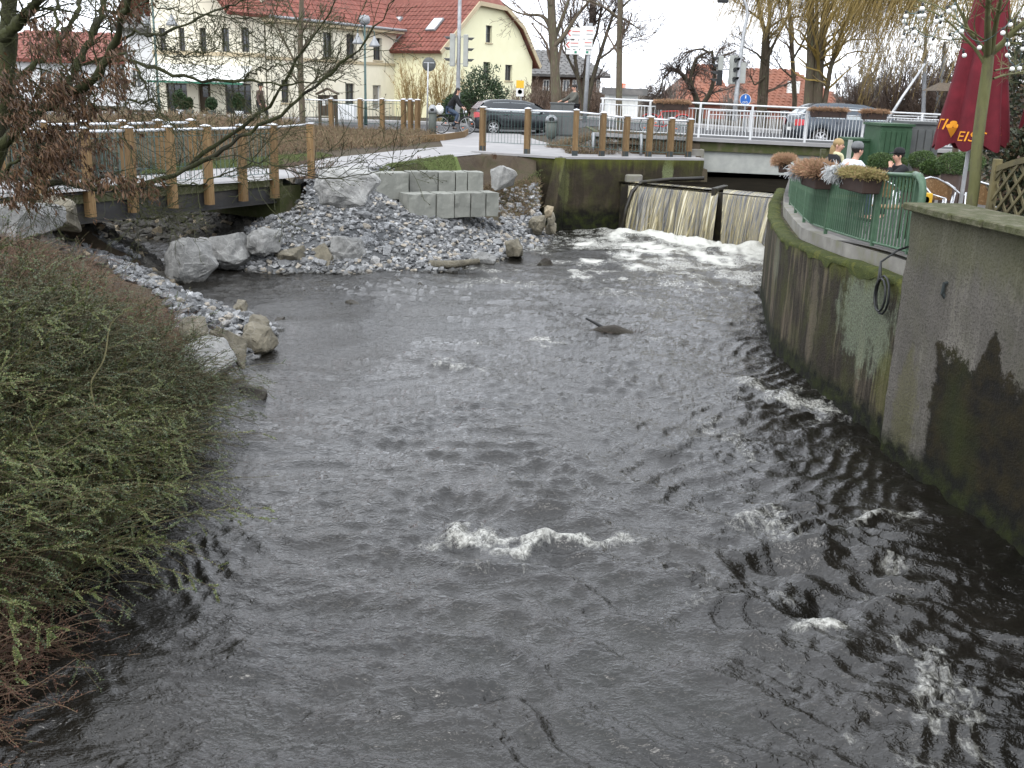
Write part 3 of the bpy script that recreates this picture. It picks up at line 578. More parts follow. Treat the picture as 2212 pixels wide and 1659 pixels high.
# ---------------------------------------------------------------- weir
wr=thing('weir','concrete weir with a dark pier between two sheets of peat-brown falling water','weir',(0,0,0))
a=np.array(CR0.xy); bb=np.array(CR1.xy); dd=(bb-a)/np.linalg.norm(bb-a); nn=np.array([dd[1],-dd[0]]); LN=float(np.linalg.norm(bb-a))
def wp(u,q,z): return Vector((a[0]+dd[0]*u+nn[0]*q,a[1]+dd[1]*u+nn[1]*q,z))
M['wet']=pm('wet_dark_concrete',(.025,.02,.014),(.015,.013,.01),5,.35,bst=.5,bsc=30,c3=(.05,.045,.02))
mb=MB(); mb.extr([wp(-.6,-.02,-.7),wp(-.6,-.02,1.34),wp(-.6,-.5,1.34),wp(-.6,-.5,-.7)],(dd[0]*(LN+1.0),dd[1]*(LN+1.0),0)); mb.build('weir_wall',M['wet'],wr)
pu=LN*.548
mb=MB(); mb.extr([wp(pu-.07,.06,-.4),wp(pu-.07,.02,1.46),wp(pu-.07,-.7,1.5),wp(pu-.07,-.7,-.4)],(dd[0]*.15,dd[1]*.15,0)); mb.build('pier',M['wet'],wr,bev=.02)
mb=MB(); mb.tube([wp(-.22,.45,.0),wp(-.2,.28,.7),wp(-.15,.1,1.15),wp(.0,-.15,1.42),wp(.5,-.9,1.50),wp(1.2,-1.6,1.55)],.06,8); mb.build('curved_lip',M['wet'],wr,True)
mb=MB(); mb.box(wp(-.55,-.55,1.45),(.5,.4,.28),.3); mb.build('lip_block',M['concrete'],wr,bev=.04)
m,nt,b=newmat('falling_water'); M['fall']=m; tco=nd(nt,'ShaderNodeTexCoord').outputs['Object']; sx=nd(nt,'ShaderNodeSeparateXYZ'); nt.links.new(tco,sx.inputs[0])
cv=nd(nt,'ShaderNodeCombineXYZ'); nt.links.new(mth(nt,'ADD',mth(nt,'MULTIPLY',sx.outputs[0],float(dd[0])),mth(nt,'MULTIPLY',sx.outputs[1],float(dd[1]))),cv.inputs[0]); nt.links.new(sx.outputs[2],cv.inputs[2]); tcn=cv.outputs[0]
s1=noise(nt,1.0,6,.7,tcn,.1,(6.5,6.5,.22)); s2=noise(nt,1.0,5,.65,tcn,.2,(24,24,.8)); s3=noise(nt,1.0,3,.6,tcn,.2,(2.2,2.2,.2))
k=mth(nt,'ADD',mth(nt,'ADD',mth(nt,'MULTIPLY',s1,.55),mth(nt,'MULTIPLY',s2,.25)),mth(nt,'MULTIPLY',s3,.25))
k=mth(nt,'ADD',mth(nt,'MULTIPLY',mth(nt,'SUBTRACT',k,.53),1.7),.53)
nt.links.new(ramp(nt,k,[(.42,(.035,.033,.03)),(.475,(.12,.12,.115)),(.51,(.22,.18,.08)),(.545,(.08,.08,.07)),(.58,(.32,.27,.13)),(.63,(.46,.42,.29)),(.70,(.60,.58,.49))]),b.inputs['Base Color'])
b.inputs['Roughness'].default_value=.22; bump(nt,b,mth(nt,'ADD',s1,mth(nt,'MULTIPLY',s2,.5)),.8,.05)
def fallsheet(u0,u1,par):
    U=np.linspace(u0,u1,int((u1-u0)/.018)); nv=26; t=np.linspace(0,1,nv); out=[]
    for u in U:
        gq=.08*vn(u*2.2,1,0,5)+.045*vn(u*7,2,0,6)+.025*vn(u*19,3,0,7); row=[]
        edge=min(u-u0,u1-u)
        for tt in t:
            if tt<.25: q=-.45+.42*(tt/.25); z=1.405-.07*(tt/.25)**2
            else: w=(tt-.25)/.75; q=-.03+.10*w+.40*w**1.1*.9; z=1.335-1.40*w**1.25
            w=max(0,(tt-.25)/.75); q+=w*gq*1.6+ .012*w*float(vn(u*30,tt*14,0,11)); 
            sh=w*.10*math.exp(-edge/.12); row.append(tuple(wp(u-.6*(q+.45)*nn[0]/dd[0]+(sh if u<u0+.5 else -sh)*.5,q,z)))
        out.append(row)
    A_=np.array(out); return grid('water_sheet',A_[...,0],A_[...,1],A_[...,2],M['fall'],True,par)
fallsheet(-.55,pu-.06,wr); fallsheet(pu+.07,LN-.05,wr)
# ---------------------------------------------------------------- road bridge
BY=32.0
br=thing('road_bridge','low concrete road bridge over the weir with a grey beam under its edge','bridge',(0,0,0))
zb0,zb1=2.62,2.47
def zbr(x): return 2.63-.017*(x-2.7)
mb=MB(); mb.extr([(2.3,BY-.25,zbr(2.3)),(14,BY-.25,zbr(14)),(14,BY-.25,zbr(14)-.10),(2.3,BY-.25,zbr(2.3)-.10)],(0,.5,0)); fix_normals(mb.build('edge_strip',M['path'],br))
mb=MB(); mb.extr([(2.6,BY-.12,zbr(2.6)-.10),(14,BY-.12,zbr(14)-.10),(14,BY-.12,zbr(14)-.36),(2.6,BY-.12,zbr(2.6)-.40)],(0,9.3,0)); fix_normals(mb.build('deck_slab',M['concmoss'],br))
mb=MB(); mb.extr([(5.72,BY-.02,2.20),(12,BY-.02,2.1),(12,BY-.02,1.46),(5.72,BY-.02,1.56)],(0,.4,0)); fix_normals(mb.build('edge_beam',M['lightgrey'],br))
mb=MB(); mb.box((5.45,BY+.1,1.3),(.42,1.2,1.9)); mb.build('abutment',M['concrete'],br,bev=.01)
mb=MB(); mb.box((5.45,37.3,.9),(.4,9.0,2.8)); mb.box((10.6,36.7,.9),(.6,10.0,2.8)); mb.box((8,41.6,.9),(5.6,.4,2.8)); mb.build('culvert_wall',M['wet'],br)
def bar_railing(name,label,cat,pts,zf,h,posts,mat,bar_sp=.105,bar=.016,tops=(0,.16),bot=.09,postw=.06,group=None,pn='bar'):
    """metal railing: posts, two top rails, bottom rail, upright bars; pts = plan line"""
    t_=thing(name,label,cat,(0,0,0),0,group); P_=np.array(pts,float); s=np.r_[0,np.cumsum(np.hypot(*np.diff(P_,axis=0).T))]; Lt=s[-1]
    at_=lambda q:(float(np.interp(q,s,P_[:,0])),float(np.interp(q,s,P_[:,1])))
    hh=h if callable(h) else (lambda q:h)
    n=max(2,int(Lt/.5)) if len(pts)>2 else 2
    q_=np.linspace(0,Lt,n)
    for nm,off,r in [('top_rail',tops[0],.028),('second_rail',tops[1],.018),('bottom_rail',None,.018)]:
        mb=MB(); pp=[]
        for q in q_:
            x,y=at_(q); z=zf(x,y)+(hh(q)-off if off is not None else bot); pp.append((x,y,z))
        mb.tube(pp,r,6); mb.build(nm,mat,t_,True)
    src=None
    for q in posts:
        x,y=at_(q); z=zf(x,y)
        if src is None:
            mb=MB(); mb.box((0,0,.5*1.0),(postw,postw,1.0)); src=part(mb,'post',mat,t_); src.location=(x,y,z); src.scale=(1,1,hh(q))
        else: inst(src,t_,(x,y,z),None,(1,1,hh(q)))
    src=None; nbq=int(Lt/bar_sp)
    for i in range(nbq+1):
        q=Lt*i/nbq
        if any(abs(q-p_)<bar_sp*.45 for p_ in posts): continue
        x,y=at_(q); z=zf(x,y)+bot; l=hh(q)-tops[1]-bot
        if src is None:
            mb=MB(); mb.box((0,0,.5),(bar,bar,1.0)); src=part(mb,pn,mat,t_); src.location=(x,y,z); src.scale=(1,1,l)
        else: inst(src,t_,(x,y,z),None,(1,1,l))
    return t_
x0=pd(1294,284,BY).x
xp=[pd(p_,300,BY).x-x0 for p_ in (1298,1400,1508,1620,1738,1861,1985,2110)]
bar_railing('bridge_railing','long white railing along the near edge of the road bridge, hung with flower boxes','railing',[(x0,BY),(pd(2130,320,BY).x,BY)],lambda x,y:zbr(x),1.02,xp,M['white'])
x1=pd(1527,298,41.0).x
bar_railing('bridge_railing','white railing on the far edge of the road bridge, seen through the near one','railing',[(x1,41.05),(x1+9,41.05)],lambda x,y:hz(1600,299,41.0)+.02,1.02,[0,1.65,3.3,4.95,6.6,8.25],M['white'])
# ---------------------------------------------------------------- timber railings
def timber_railing(t_,pts,zt,zb,post_w=.13,sp=.11,skip=(),barh=(.10,.12),inset=(0,0),railoff=0,side=(0,0),capz=.012,bars=True):
    """pts: (x,y) of posts; zt/zb: tops and feet; handrail and thin balusters between neighbours"""
    srcp=srcc=srcb=None
    rb=MB()
    for i,(x,y) in enumerate(pts):
        rz=math.atan2(pts[min(i+1,len(pts)-1)][1]-pts[max(i-1,0)][1],pts[min(i+1,len(pts)-1)][0]-pts[max(i-1,0)][0])
        if srcp is None:
            mb=MB(); mb.box((0,0,.5),(post_w,post_w,1)); srcp=part(mb,'post',M['timber'],t_,bev=0); srcp.location=(x,y,zb[i]); srcp.scale=(1,1,zt[i]-zb[i]); srcp.rotation_euler=(0,0,rz); cur=srcp
            mb=MB(); w=post_w/2+.008; mb.add([(-w,-w,0),(w,-w,0),(w,w,0),(-w,w,0),(-w,-w,.015),(w,-w,.015),(w,w,.015),(-w,w,.015),(0,0,.045)],[(3,2,1,0),(0,1,5,4),(1,2,6,5),(2,3,7,6),(3,0,4,7),(4,5,8),(5,6,8),(6,7,8),(7,4,8)])
            srcc=part(mb,'post_cap',M['rail_bright'],t_); srcc.location=(x,y,zt[i]+.002); srcc.rotation_euler=(0,0,rz)
        else: inst(srcp,t_,(x,y,zb[i]),(0,0,rz+RS.uniform(-.05,.05)),(1,1,zt[i]-zb[i])); inst(srcc,t_,(x,y,zt[i]+.002),(0,0,rz))
    for i in range(len(pts)-1):
        if i in skip: continue
        p=Vector((*pts[i],zt[i]-.05)); q=Vector((*pts[i+1],zt[i+1]-.05)); so_=Vector((side[0],side[1],0)); p=p+so_;q=q+so_
        d=(q-p); 
        mb=MB(); mb.tube([p,q],.028,8); mb.build('handrail',M['rail_bright'],t_,True)
        if not bars: continue
        fb=[zt[i]-1.05+side[2] if len(side)>2 else zt[i]-1.05, zt[i+1]-1.05+side[2] if len(side)>2 else zt[i+1]-1.05]
        lo0=Vector((p.x,p.y,fb[0]+.06)); lo1=Vector((q.x,q.y,fb[1]+.06))
        mb=MB(); mb.tube([lo0,lo1],.008,5); mb.build('cross_wire',M['green_pole'],t_); mb=MB(); mb.tube([p+Vector((0,0,-.13)),q+Vector((0,0,-.13))],.008,5); mb.build('cross_wire',M['green_pole'],t_)
        n=max(2,int(d.length/sp))
        for k in range(1,n):
            f=k/n; a_=lo0.lerp(lo1,f); c_=(p+Vector((0,0,-.02))).lerp(q+Vector((0,0,-.02)),f)
            if srcb is None:
                mb=MB(); mb.box((0,0,.5),(.011,.011,1)); srcb=part(mb,'baluster',M['green_pole'],t_); srcb.location=a_; srcb.scale=(1,1,c_.z-a_.z)
            else: inst(srcb,t_,a_,None,(1,1,c_.z-a_.z))
# railing on the retaining wall
WP=[(1042,328,232),(1138,335,235),(1241,339,238),(1299,339,244),(1350,340,251),(1400,340,253),(1446,340,256),(1486,340,258)]
t_=thing('timber_railing','timber post railing with steel handrail on top of the retaining wall left of the bridge','railing',(0,0,0))
pp=[pz(x,y,2.02) for x,y,_ in WP]; timber_railing(t_,[(p.x,p.y) for p in pp],[hz(w[0],w[2],p.y) for w,p in zip(WP,pp)],[2.02]*8,.15)
fm_=MB(); 
for p in pp: fm_.box((p.x,p.y-.01,2.11),(.165,.165,.18))
tag(fm_.build('post_shoe',M['darkmetal'],t_),kind='stuff')
# railing round the flower bed behind
FP=[(655,276,212),(716,278,214),(779,281,214),(826,283,214),(872,285,215),(887,286,215),(902,287,216)]
t_=thing('timber_railing','low timber post railing beside the planted bed, in front of the cream house','railing',(0,0,0))
pp=[pz(x,y,2.0) for x,y,_ in FP]; timber_railing(t_,[(p.x,p.y) for p in pp],[hz(w[0],w[2],p.y) for w,p in zip(FP,pp)],[2.0]*7,.17,.14)
# ---------------------------------------------------------------- footbridge
fbt=thing('footbridge','narrow footbridge with a concrete deck, dark steel girder and square timber posts','bridge',(0,0,0))
A0=pz(92,430,1.72); A1=pz(580,387.5,1.74); fd=(A1-A0).normalized(); fn=Vector((fd.y,-fd.x,0))   # fn points to the river side
def on(px,py): 
    p=pz(px,py,1.73); s_=(p-A0).dot(fd); return s_
ss=[on(x,y) for x,y in [(185,421),(283,412),(371,404),(446,397),(514,391),(576,387)]]; sp_=(ss[-1]-ss[0])/5
S_=[ss[0]+sp_*i for i in (-4,-3,-2,-1,0,1,2,3,4,5)]
zt=lambda s_: 1.72+1.20
def fpnt(s_,o): p=A0+fd*s_+fn*o; return (p.x,p.y)
for side,nm in ((.09,'n'),(-2.5,'f')):
    timber_railing(fbt,[fpnt(s_,side) for s_ in S_],[2.93]*10,[1.33]*10 if nm=='n' else [1.6]*10,.15,.115,side=(-fn.x*.0,-fn.y*.0,-.06))
mb=MB(); s0=S_[0]-.4; s1=S_[-1]+.35
def quadbox(mb,s0,s1,o0,o1,z0,z1):
    p=[A0+fd*s0+fn*o0,A0+fd*s1+fn*o0,A0+fd*s1+fn*o1,A0+fd*s0+fn*o1]; mb.add([(q.x,q.y,z0) for q in p]+[(q.x,q.y,z1) for q in p],[(3,2,1,0),(4,5,6,7),(0,1,5,4),(1,2,6,5),(2,3,7,6),(3,0,4,7)])
quadbox(mb,s0,s1,-2.45,0.01,1.58,1.74); fix_normals(mb.build('deck',M['coping'],fbt))
mb=MB(); quadbox(mb,s0,s1,-2.40,-.05,1.745,1.756); fix_normals(mb.build('deck_surface',M['path'],fbt))
mb=MB(); quadbox(mb,s0,s1-.2,-.18,-.05,1.22,1.578); quadbox(mb,s0,s1-.2,-.22,.0,1.20,1.23); quadbox(mb,s0,s1-.2,-2.3,-2.18,1.22,1.578); fix_normals(mb.build('girder',M['girder'],fbt))
for s_ in (S_[-1]+sp_*1.55,):
    p=pz(673,377,1.85); t_=thing('timber_post','single timber post with metal cap standing where the footbridge meets the path','post',(p.x,p.y,1.85))
    mb=MB(); mb.box((0,0,.52),(.15,.15,1.2)); part(mb,'shaft',M['timber'],t_); mb=MB(); mb.box((0,0,1.135),(.17,.17,.03)); part(mb,'cap',M['cap'],t_)
    mb=MB(); e=fpnt(S_[-1],.09); mb.tube([(e[0],e[1],2.88),(p.x,p.y,2.96)],.024,8); mb.build('handrail',M['galv'],fbt,True)
# abutment of the footbridge on the bank
mb=MB(); quadbox(mb,S_[-1]+.2,S_[-1]+.9,-2.5,.05,.8,1.57); fix_normals(mb.build('abutment',M['concmoss'],fbt))
# ================================================================ STONES
import bmesh
def rockmat(name,c1,c2,c3,rnd=.22,vein=.35,wet=True):
    m,nt,b=newmat(name); tcn=nd(nt,'ShaderNodeTexCoord').outputs['Object']; oi=nd(nt,'ShaderNodeObjectInfo'); ge=nd(nt,'ShaderNodeNewGeometry')
    rr=mth(nt,'ADD',oi.outputs['Random'],ge.outputs['Random Per Island']); rr=mth(nt,'FRACT',mth(nt,'MULTIPLY',rr,3.7))
    f=noise(nt,5,7,.65,tcn,.3); f2=noise(nt,24,6,.7,tcn); col=ramp(nt,f,[(.32,c1),(.5,c2),(.68,c3)])
    v=nd(nt,'ShaderNodeTexVoronoi',feature='DISTANCE_TO_EDGE',Scale=3.2); nt.links.new(tcn,v.inputs['Vector'])
    col=mixc(nt,mth(nt,'MULTIPLY',ramp(nt,v.outputs['Distance'],[(0,1.),(.03,0.)]),vein),col,(.5,.5,.48))
    col=mixc(nt,mth(nt,'MULTIPLY',ramp(nt,f2,[(.5,0.),(.75,1.)]),.4),col,tuple(x*.55 for x in c1))
    hv=nd(nt,'ShaderNodeHueSaturation'); mr=nd(nt,'ShaderNodeMapRange'); mr.inputs[3].default_value=1-rnd; mr.inputs[4].default_value=1+rnd*1.3; nt.links.new(rr,mr.inputs[0]); nt.links.new(mr.outputs[0],hv.inputs['Value']); nt.links.new(col,hv.inputs['Color']); col=hv.outputs[0]
    tan=ramp(nt,rr,[(.86,0.),(.90,1.)]); col=mixc(nt,mth(nt,'MULTIPLY',tan,.55),col,(.36,.29,.19))
    if wet:
        sp=nd(nt,'ShaderNodeSeparateXYZ'); nt.links.new(ge.outputs['Position'],sp.inputs[0]); k=mth(nt,'SUBTRACT',1.0,mth(nt,'MULTIPLY',mth(nt,'ADD',sp.outputs['Z'],mth(nt,'MULTIPLY',f,.05)),7.0),True)
        col=mixc(nt,k,col,(.035,.030,.018)); nt.links.new(mth(nt,'SUBTRACT',.85,mth(nt,'MULTIPLY',k,.5)),b.inputs['Roughness'])
    nt.links.new(col,b.inputs['Base Color']); b.inputs['Specular IOR Level'].default_value=.3; bump(nt,b,mth(nt,'ADD',f2,f),.8,.03); return m
M['stone']=rockmat('limestone_cobble',(.13,.134,.138),(.21,.215,.22),(.32,.32,.32),.55)
M['boulder']=rockmat('limestone_boulder',(.12,.12,.115),(.19,.19,.183),(.27,.27,.26),.08,.3)
M['boulder_pale']=rockmat('pale_boulder',(.21,.21,.20),(.29,.29,.28),(.37,.365,.345),.05,.35)
M['boulder_brown']=rockmat('brown_boulder',(.09,.08,.06),(.15,.135,.10),(.22,.195,.145),.1,.1)
M['boulder_wet']=rockmat('wet_dark_boulder',(.02,.018,.014),(.035,.03,.024),(.05,.045,.035),.1,.0)
M['block']=pm('sawn_sandstone',(.24,.24,.215),(.17,.175,.155),2.2,.85,bst=.35,bsc=30,rnd=.14,c3=(.29,.29,.26))
M['gravel']=pm('gravel_fill',(.13,.135,.14),(.08,.083,.085),26,.9,bst=.9,bsc=45,bdist=.03,c3=(.20,.205,.21))
def hull(seed,npt=14,el=(1,1,1),sub=0,rough=.0):
    r=np.random.RandomState(seed); bm=bmesh.new(); p=nrm(r.normal(size=(npt,3)))*r.uniform(.82,1,(npt,1))
    p=np.sign(p)*np.abs(p)**.85
    for q in p: bm.verts.new((q[0]*el[0],q[1]*el[1],q[2]*el[2]))
    res=bmesh.ops.convex_hull(bm,input=bm.verts[:]); 
    for v_ in [v_ for v_ in bm.verts if not v_.link_faces]: bm.verts.remove(v_)
    if sub:
        bmesh.ops.bevel(bm,geom=bm.edges[:],offset=.06,segments=1,affect='EDGES',clamp_overlap=True)
        bmesh.ops.triangulate(bm,faces=bm.faces[:])
        for _ in range(sub): bmesh.ops.subdivide_edges(bm,edges=bm.edges[:],cuts=1,use_grid_fill=True)
        P_=np.array([v_.co[:] for v_ in bm.verts]); n_=fbm(P_[:,0]*1.6+seed,P_[:,1]*1.6,P_[:,2]*1.6,seed,5)*rough; n2=(1-np.abs(fbm(P_[:,0]*2.6+seed,P_[:,1]*2.6,P_[:,2]*2.6,seed+3,3))*2)*rough*.4
        for v_,d,n_ in zip(bm.verts,n_+n2,P_): v_.co=Vector(n_)*(1+d)
    bm.normal_update(); return bm
def hullmesh(name,seed,mat,**k):
    bm=hull(seed,**k); me=bpy.data.meshes.new(name); bm.to_mesh(me); bm.free(); me.materials.append(mat); return me
def boulder(x0,x1,y0,y1,zb,seed,mat,label,depth=None,rot=0,npt=24,group=None,flat=False,name='boulder',sub=2,tilt=(0,0)):
    """boulder seen between photo columns x0..x1 and rows y0..y1, standing at height zb"""
    p=pz((x0+x1)/2,y1,zb); D=p.y; w=(pd(x1,y1,D).x-pd(x0,y1,D).x)/2; h=(pd((x0+x1)/2,y0,D).z-zb); dp=depth or w*.8; zb=max(zb,g(p.x,p.y)-.12) if zb>.2 else zb; p=pz((x0+x1)/2,y1,zb); D=p.y
    me=hullmesh(name,seed,M[mat],npt=npt,sub=sub,rough=.22)
    c=np.array([v_.co[:] for v_ in me.vertices]); lo,hi=c.min(0),c.max(0); a_=math.cos(rot); s_=math.sin(rot)
    for v_ in me.vertices:
        q=v_.co; x=q.x*a_-q.y*s_; y=q.x*s_+q.y*a_; q.x,q.y=x,y
    c=np.array([v_.co[:] for v_ in me.vertices]); lo,hi=c.min(0),c.max(0)
    for v_ in me.vertices:
        q=v_.co; q.x=((q.x-lo[0])/(hi[0]-lo[0])*2-1)*w; q.y=((q.y-lo[1])/(hi[1]-lo[1])*2-1)*dp; q.z=(q.z-lo[2])/(hi[2]-lo[2])*(h*(1.15 if zb<.2 else 1)+.12)-.12
        q.z+=q.x*tilt[0]
    me.polygons.foreach_set('use_smooth',[False]*len(me.polygons)); me.update()
    o=link(name,me,None,(p.x,D+dp*(.25 if zb<.2 else .75),zb)); return tag(o,label,'boulder',group)
boulder(682,808,370,441,1.15,3,'boulder_pale','largest pale grey boulder on the gravel bank, left of the cut stone blocks',.5)
boulder(602,654,362,396,1.45,5,'boulder_pale','rounded grey boulder at the foot of the twiggy shrub beside the path',.3)
boulder(597,633,386,418,1.3,8,'boulder','small angular boulder just right of the last footbridge post',.22)
boulder(576,600,398,420,1.25,9,'boulder','smallest dark angular rock wedged beside the last footbridge post',.15)
boulder(634,664,384,402,1.4,12,'boulder','low flat rock between two boulders at the top of the gravel bank',.2)
boulder(356,470,524,612,-.02,14,'boulder','big grey two-humped boulder standing in the mouth of the side channel',.45,npt=18)
boulder(436,540,512,574,.12,15,'boulder','broad rough boulder on the shore right behind the one in the channel mouth',.5)
boulder(528,600,493,542,.45,16,'boulder','weathered boulder half buried in the gravel above the shore row',.4)
boulder(592,662,539,577,.08,17,'boulder_brown','squat block-shaped boulder in the middle of the shore row',.3,npt=10)
boulder(669,722,535,583,.02,18,'boulder_brown','brownish leaning boulder in the shore row with its point to the right',.25,npt=11)
boulder(713,792,519,576,.05,19,'boulder','wide grey boulder at the right end of the shore row',.4)
boulder(722,776,568,588,-.04,20,'boulder_brown','flat tan slab lying at the waterline under the wide boulder',.3)
boulder(1057,1117,358,404,1.35,21,'boulder_pale','pale pointed boulder against the retaining wall, right of the cut blocks',.35,npt=12)
boulder(1141,1180,468,500,.35,22,'boulder_brown','tan flat-topped rock near the foot of the retaining wall',.3)
for k_,(a_,b_,c_,d_) in enumerate([(1176,1196,444,462),(1182,1200,460,480),(1178,1202,478,500)]):
    boulder(a_,b_,c_,d_,.95-.33*k_,30+k_,'boulder_brown',['topmost rock of the brown stack against the buttress','middle rock of the brown stack against the buttress','lowest rock of the brown stack against the buttress'][k_],.2,group='rocks stacked at the buttress',sub=1)
boulder(1012,1072,548,573,.0,34,'boulder','long low grey rock at the waterline, right end of the gravel bank',.25)
boulder(1090,1130,520,548,.12,35,'boulder_brown','brown rock among the gravel close to the weir pool',.2,sub=1)
boulder(401,502,742,812,.12,40,'boulder_pale','white wedge-shaped boulder with yellow algae on the tip of the shrub bank',.38,npt=9,tilt=(-.35,0))
boulder(386,420,752,800,.30,41,'boulder_pale','pale narrow rock leaning on the white wedge-shaped boulder',.2,npt=9)
boulder(522,598,708,756,.05,42,'boulder_brown','smooth olive brown boulder at the waterline of the spit',.35,npt=20)
boulder(454,528,716,762,.34,43,'boulder_brown','long tan slab lying above the white wedge-shaped boulder',.16,npt=9,tilt=(-.55,0))
boulder(528,580,688,718,.16,44,'boulder_brown','tan rock with a dark top near the tip of the spit',.25)
boulder(505,534,652,672,.1,45,'boulder_brown','round mossy stone behind the gravel spit at the cove',.2)
boulder(380,440,690,740,.55,46,'boulder_brown','half hidden brown rock among the dead cotoneaster stems',.3)
boulder(-60,92,440,520,1.50,47,'boulder','big rounded boulder at the left end of the footbridge',.6)
boulder(58,152,424,505,1.42,48,'boulder_brown','sloping slab of rock leaning down from the footbridge into the bank',.5,npt=10,tilt=(-.35,0))
boulder(514,578,842,878,-.10,50,'boulder_wet','dark wet rock breaking the surface near the shrub bank',.22,npt=12)
boulder(590,614,690,706,-.05,53,'boulder_wet','black wet rock at the tip of the spit',.2,sub=1)
boulder(742,782,650,662,-.04,51,'boulder_wet','flat dark stone awash in mid river, the longer of two',.12,sub=1)
boulder(708,722,656,664,-.03,52,'boulder_wet','small dark stone awash in mid river, left of the longer one',.07,sub=1)
boulder(1160,1200,560,578,-.05,54,'boulder_wet','dark stone awash below the end of the gravel bank',.15,sub=1)
boulder(848,872,606,618,-.04,55,'boulder_wet','dark stone in the shallows, first of two off the gravel bank',.12,sub=1)
boulder(898,918,612,622,-.04,56,'boulder_wet','dark stone in the shallows, the one farther out off the gravel bank',.1,sub=1)
# cut blocks
def cutblock(x0,x1,yt0,yt1,yb0,yb1,D0,D1,dep,label,grp,zt,zbm,seed):
    p0=pd(x0,yt0,D0); p1=pd(x1,yt1,D1); p0.z=p1.z=zt; u=Vector((p1.x-p0.x,p1.y-p0.y,0)); n_=Vector((-u.y,u.x,0)).normalized()*dep
    mb=MB(); o=Vector((p0.x,p0.y,zbm)); mb.obox((-u.length/2+.015,0,0),(u.length-.03,0,0),(0,dep,0),(0,0,zt-zbm))
    me=mb.mesh('stone_block',M['block']); bm=bmesh.new(); bm.from_mesh(me); bmesh.ops.subdivide_edges(bm,edges=bm.edges[:],cuts=4,use_grid_fill=True)
    for v_ in bm.verts: 
        n1_=float(vn(v_.co.x*5+seed*9,v_.co.z*5,v_.co.y*4,seed)); v_.co.y+=.022*n1_; v_.co.z+=.010*float(vn(v_.co.x*6+seed,v_.co.y*6,0,seed+2))
    bmesh.ops.recalc_face_normals(bm,faces=bm.faces[:]); bm.to_mesh(me); bm.free()
    c=(Vector((p0.x,p0.y,0))+Vector((p1.x,p1.y,0)))/2; ob=link('stone_block',me,None,(c.x,c.y,zbm)); ob.rotation_euler=(0,0,math.atan2(u.y,u.x)+RS.uniform(-.03,.03)); tag(ob,label,'stone block',grp)
UT=[806,884,947,984,1010,1046]; UL=['large dark-faced cut block at the left end of the upper row','pale cut block with a broken hollow, second in the upper row','smooth square cut block, middle of the upper row','narrow rough cut block, fourth in the upper row','cut block at the right end of the upper row by the pale boulder']
for i in range(5):
    f0=(UT[i]-806)/240; f1=(UT[i+1]-806)/240
    cutblock(UT[i],UT[i+1],0+374-12*f0,374-12*f1,0,0,24.3+1.0*f0-(.0 if i else .25),24.3+1.0*f1-(.0 if i else .25),.55,UL[i],'cut stone blocks in the upper row',1.86,1.25 if i==0 else 1.36,i+1)
LT=[882,943,982,1017,1051,1079]; LL=['brown-stained cut block at the left end of the lower row','cut block second from the left in the lower row','square cut block in the middle of the lower row','cut block fourth from the left in the lower row','cut block at the right end of the lower row']
for i in range(5):
    f0=(LT[i]-882)/197; f1=(LT[i+1]-882)/197
    cutblock(LT[i],LT[i+1],416-16*f0,416-16*f1,0,0,23.7+1.1*f0,23.7+1.1*f1,.6,LL[i],'cut stone blocks in the lower row',1.42,.85,i+11)
# gravel bank with its stones
HM=[hullmesh('stone_shape',100+k_,M['stone'],npt=12+k_%5,el=(1,.8+.02*k_,.62)) for k_ in range(12)]
HV=[]
for me in HM:
    me.calc_loop_triangles(); v_=np.array([q.co[:] for q in me.vertices]); t_=np.array([q.vertices[:] for q in me.loop_triangles]); HV.append((v_,t_))
def rotm(r,N):
    a_,b_,c_=r.uniform(-.5,.5,N),r.uniform(-.5,.5,N),r.uniform(0,6.28,N); ca,sa,cb,sb,cc,sc_=np.cos(a_),np.sin(a_),np.cos(b_),np.sin(b_),np.cos(c_),np.sin(c_)
    Rz=np.zeros((N,3,3)); Rz[:,0,0]=cc;Rz[:,0,1]=-sc_;Rz[:,1,0]=sc_;Rz[:,1,1]=cc;Rz[:,2,2]=1
    Rx=np.zeros((N,3,3)); Rx[:,0,0]=1;Rx[:,1,1]=ca;Rx[:,1,2]=-sa;Rx[:,2,1]=sa;Rx[:,2,2]=ca
    Ry=np.zeros((N,3,3)); Ry[:,1,1]=1;Ry[:,0,0]=cb;Ry[:,0,2]=sb;Ry[:,2,0]=-sb;Ry[:,2,2]=cb
    return Rz@Ry@Rx
def stones(parent,pts,sizes,r,nind=300,loosename='loose_stones'):
    N=len(pts); Rm=rotm(r,N); kk=r.randint(0,12,N); vis=sizes/np.hypot(pts[:,0],pts[:,1]); order=np.argsort(-vis); nb=NB()
    for rank,i in enumerate(order):
        if rank<nind:
            o=bpy.data.objects.new('stone',HM[kk[i]]); C.objects.link(o); o.parent=parent; o.location=pts[i]; o.scale=(sizes[i],)*3; o.rotation_euler=Matrix(Rm[i]).to_euler()
        else:
            v_,t_=HV[kk[i]]; nb.add(v_@Rm[i].T*sizes[i]+pts[i],t=t_)
    if nb.v: tag(nb.build(loosename,M['stone'],parent),kind='stuff')
r_=np.random.RandomState(5)
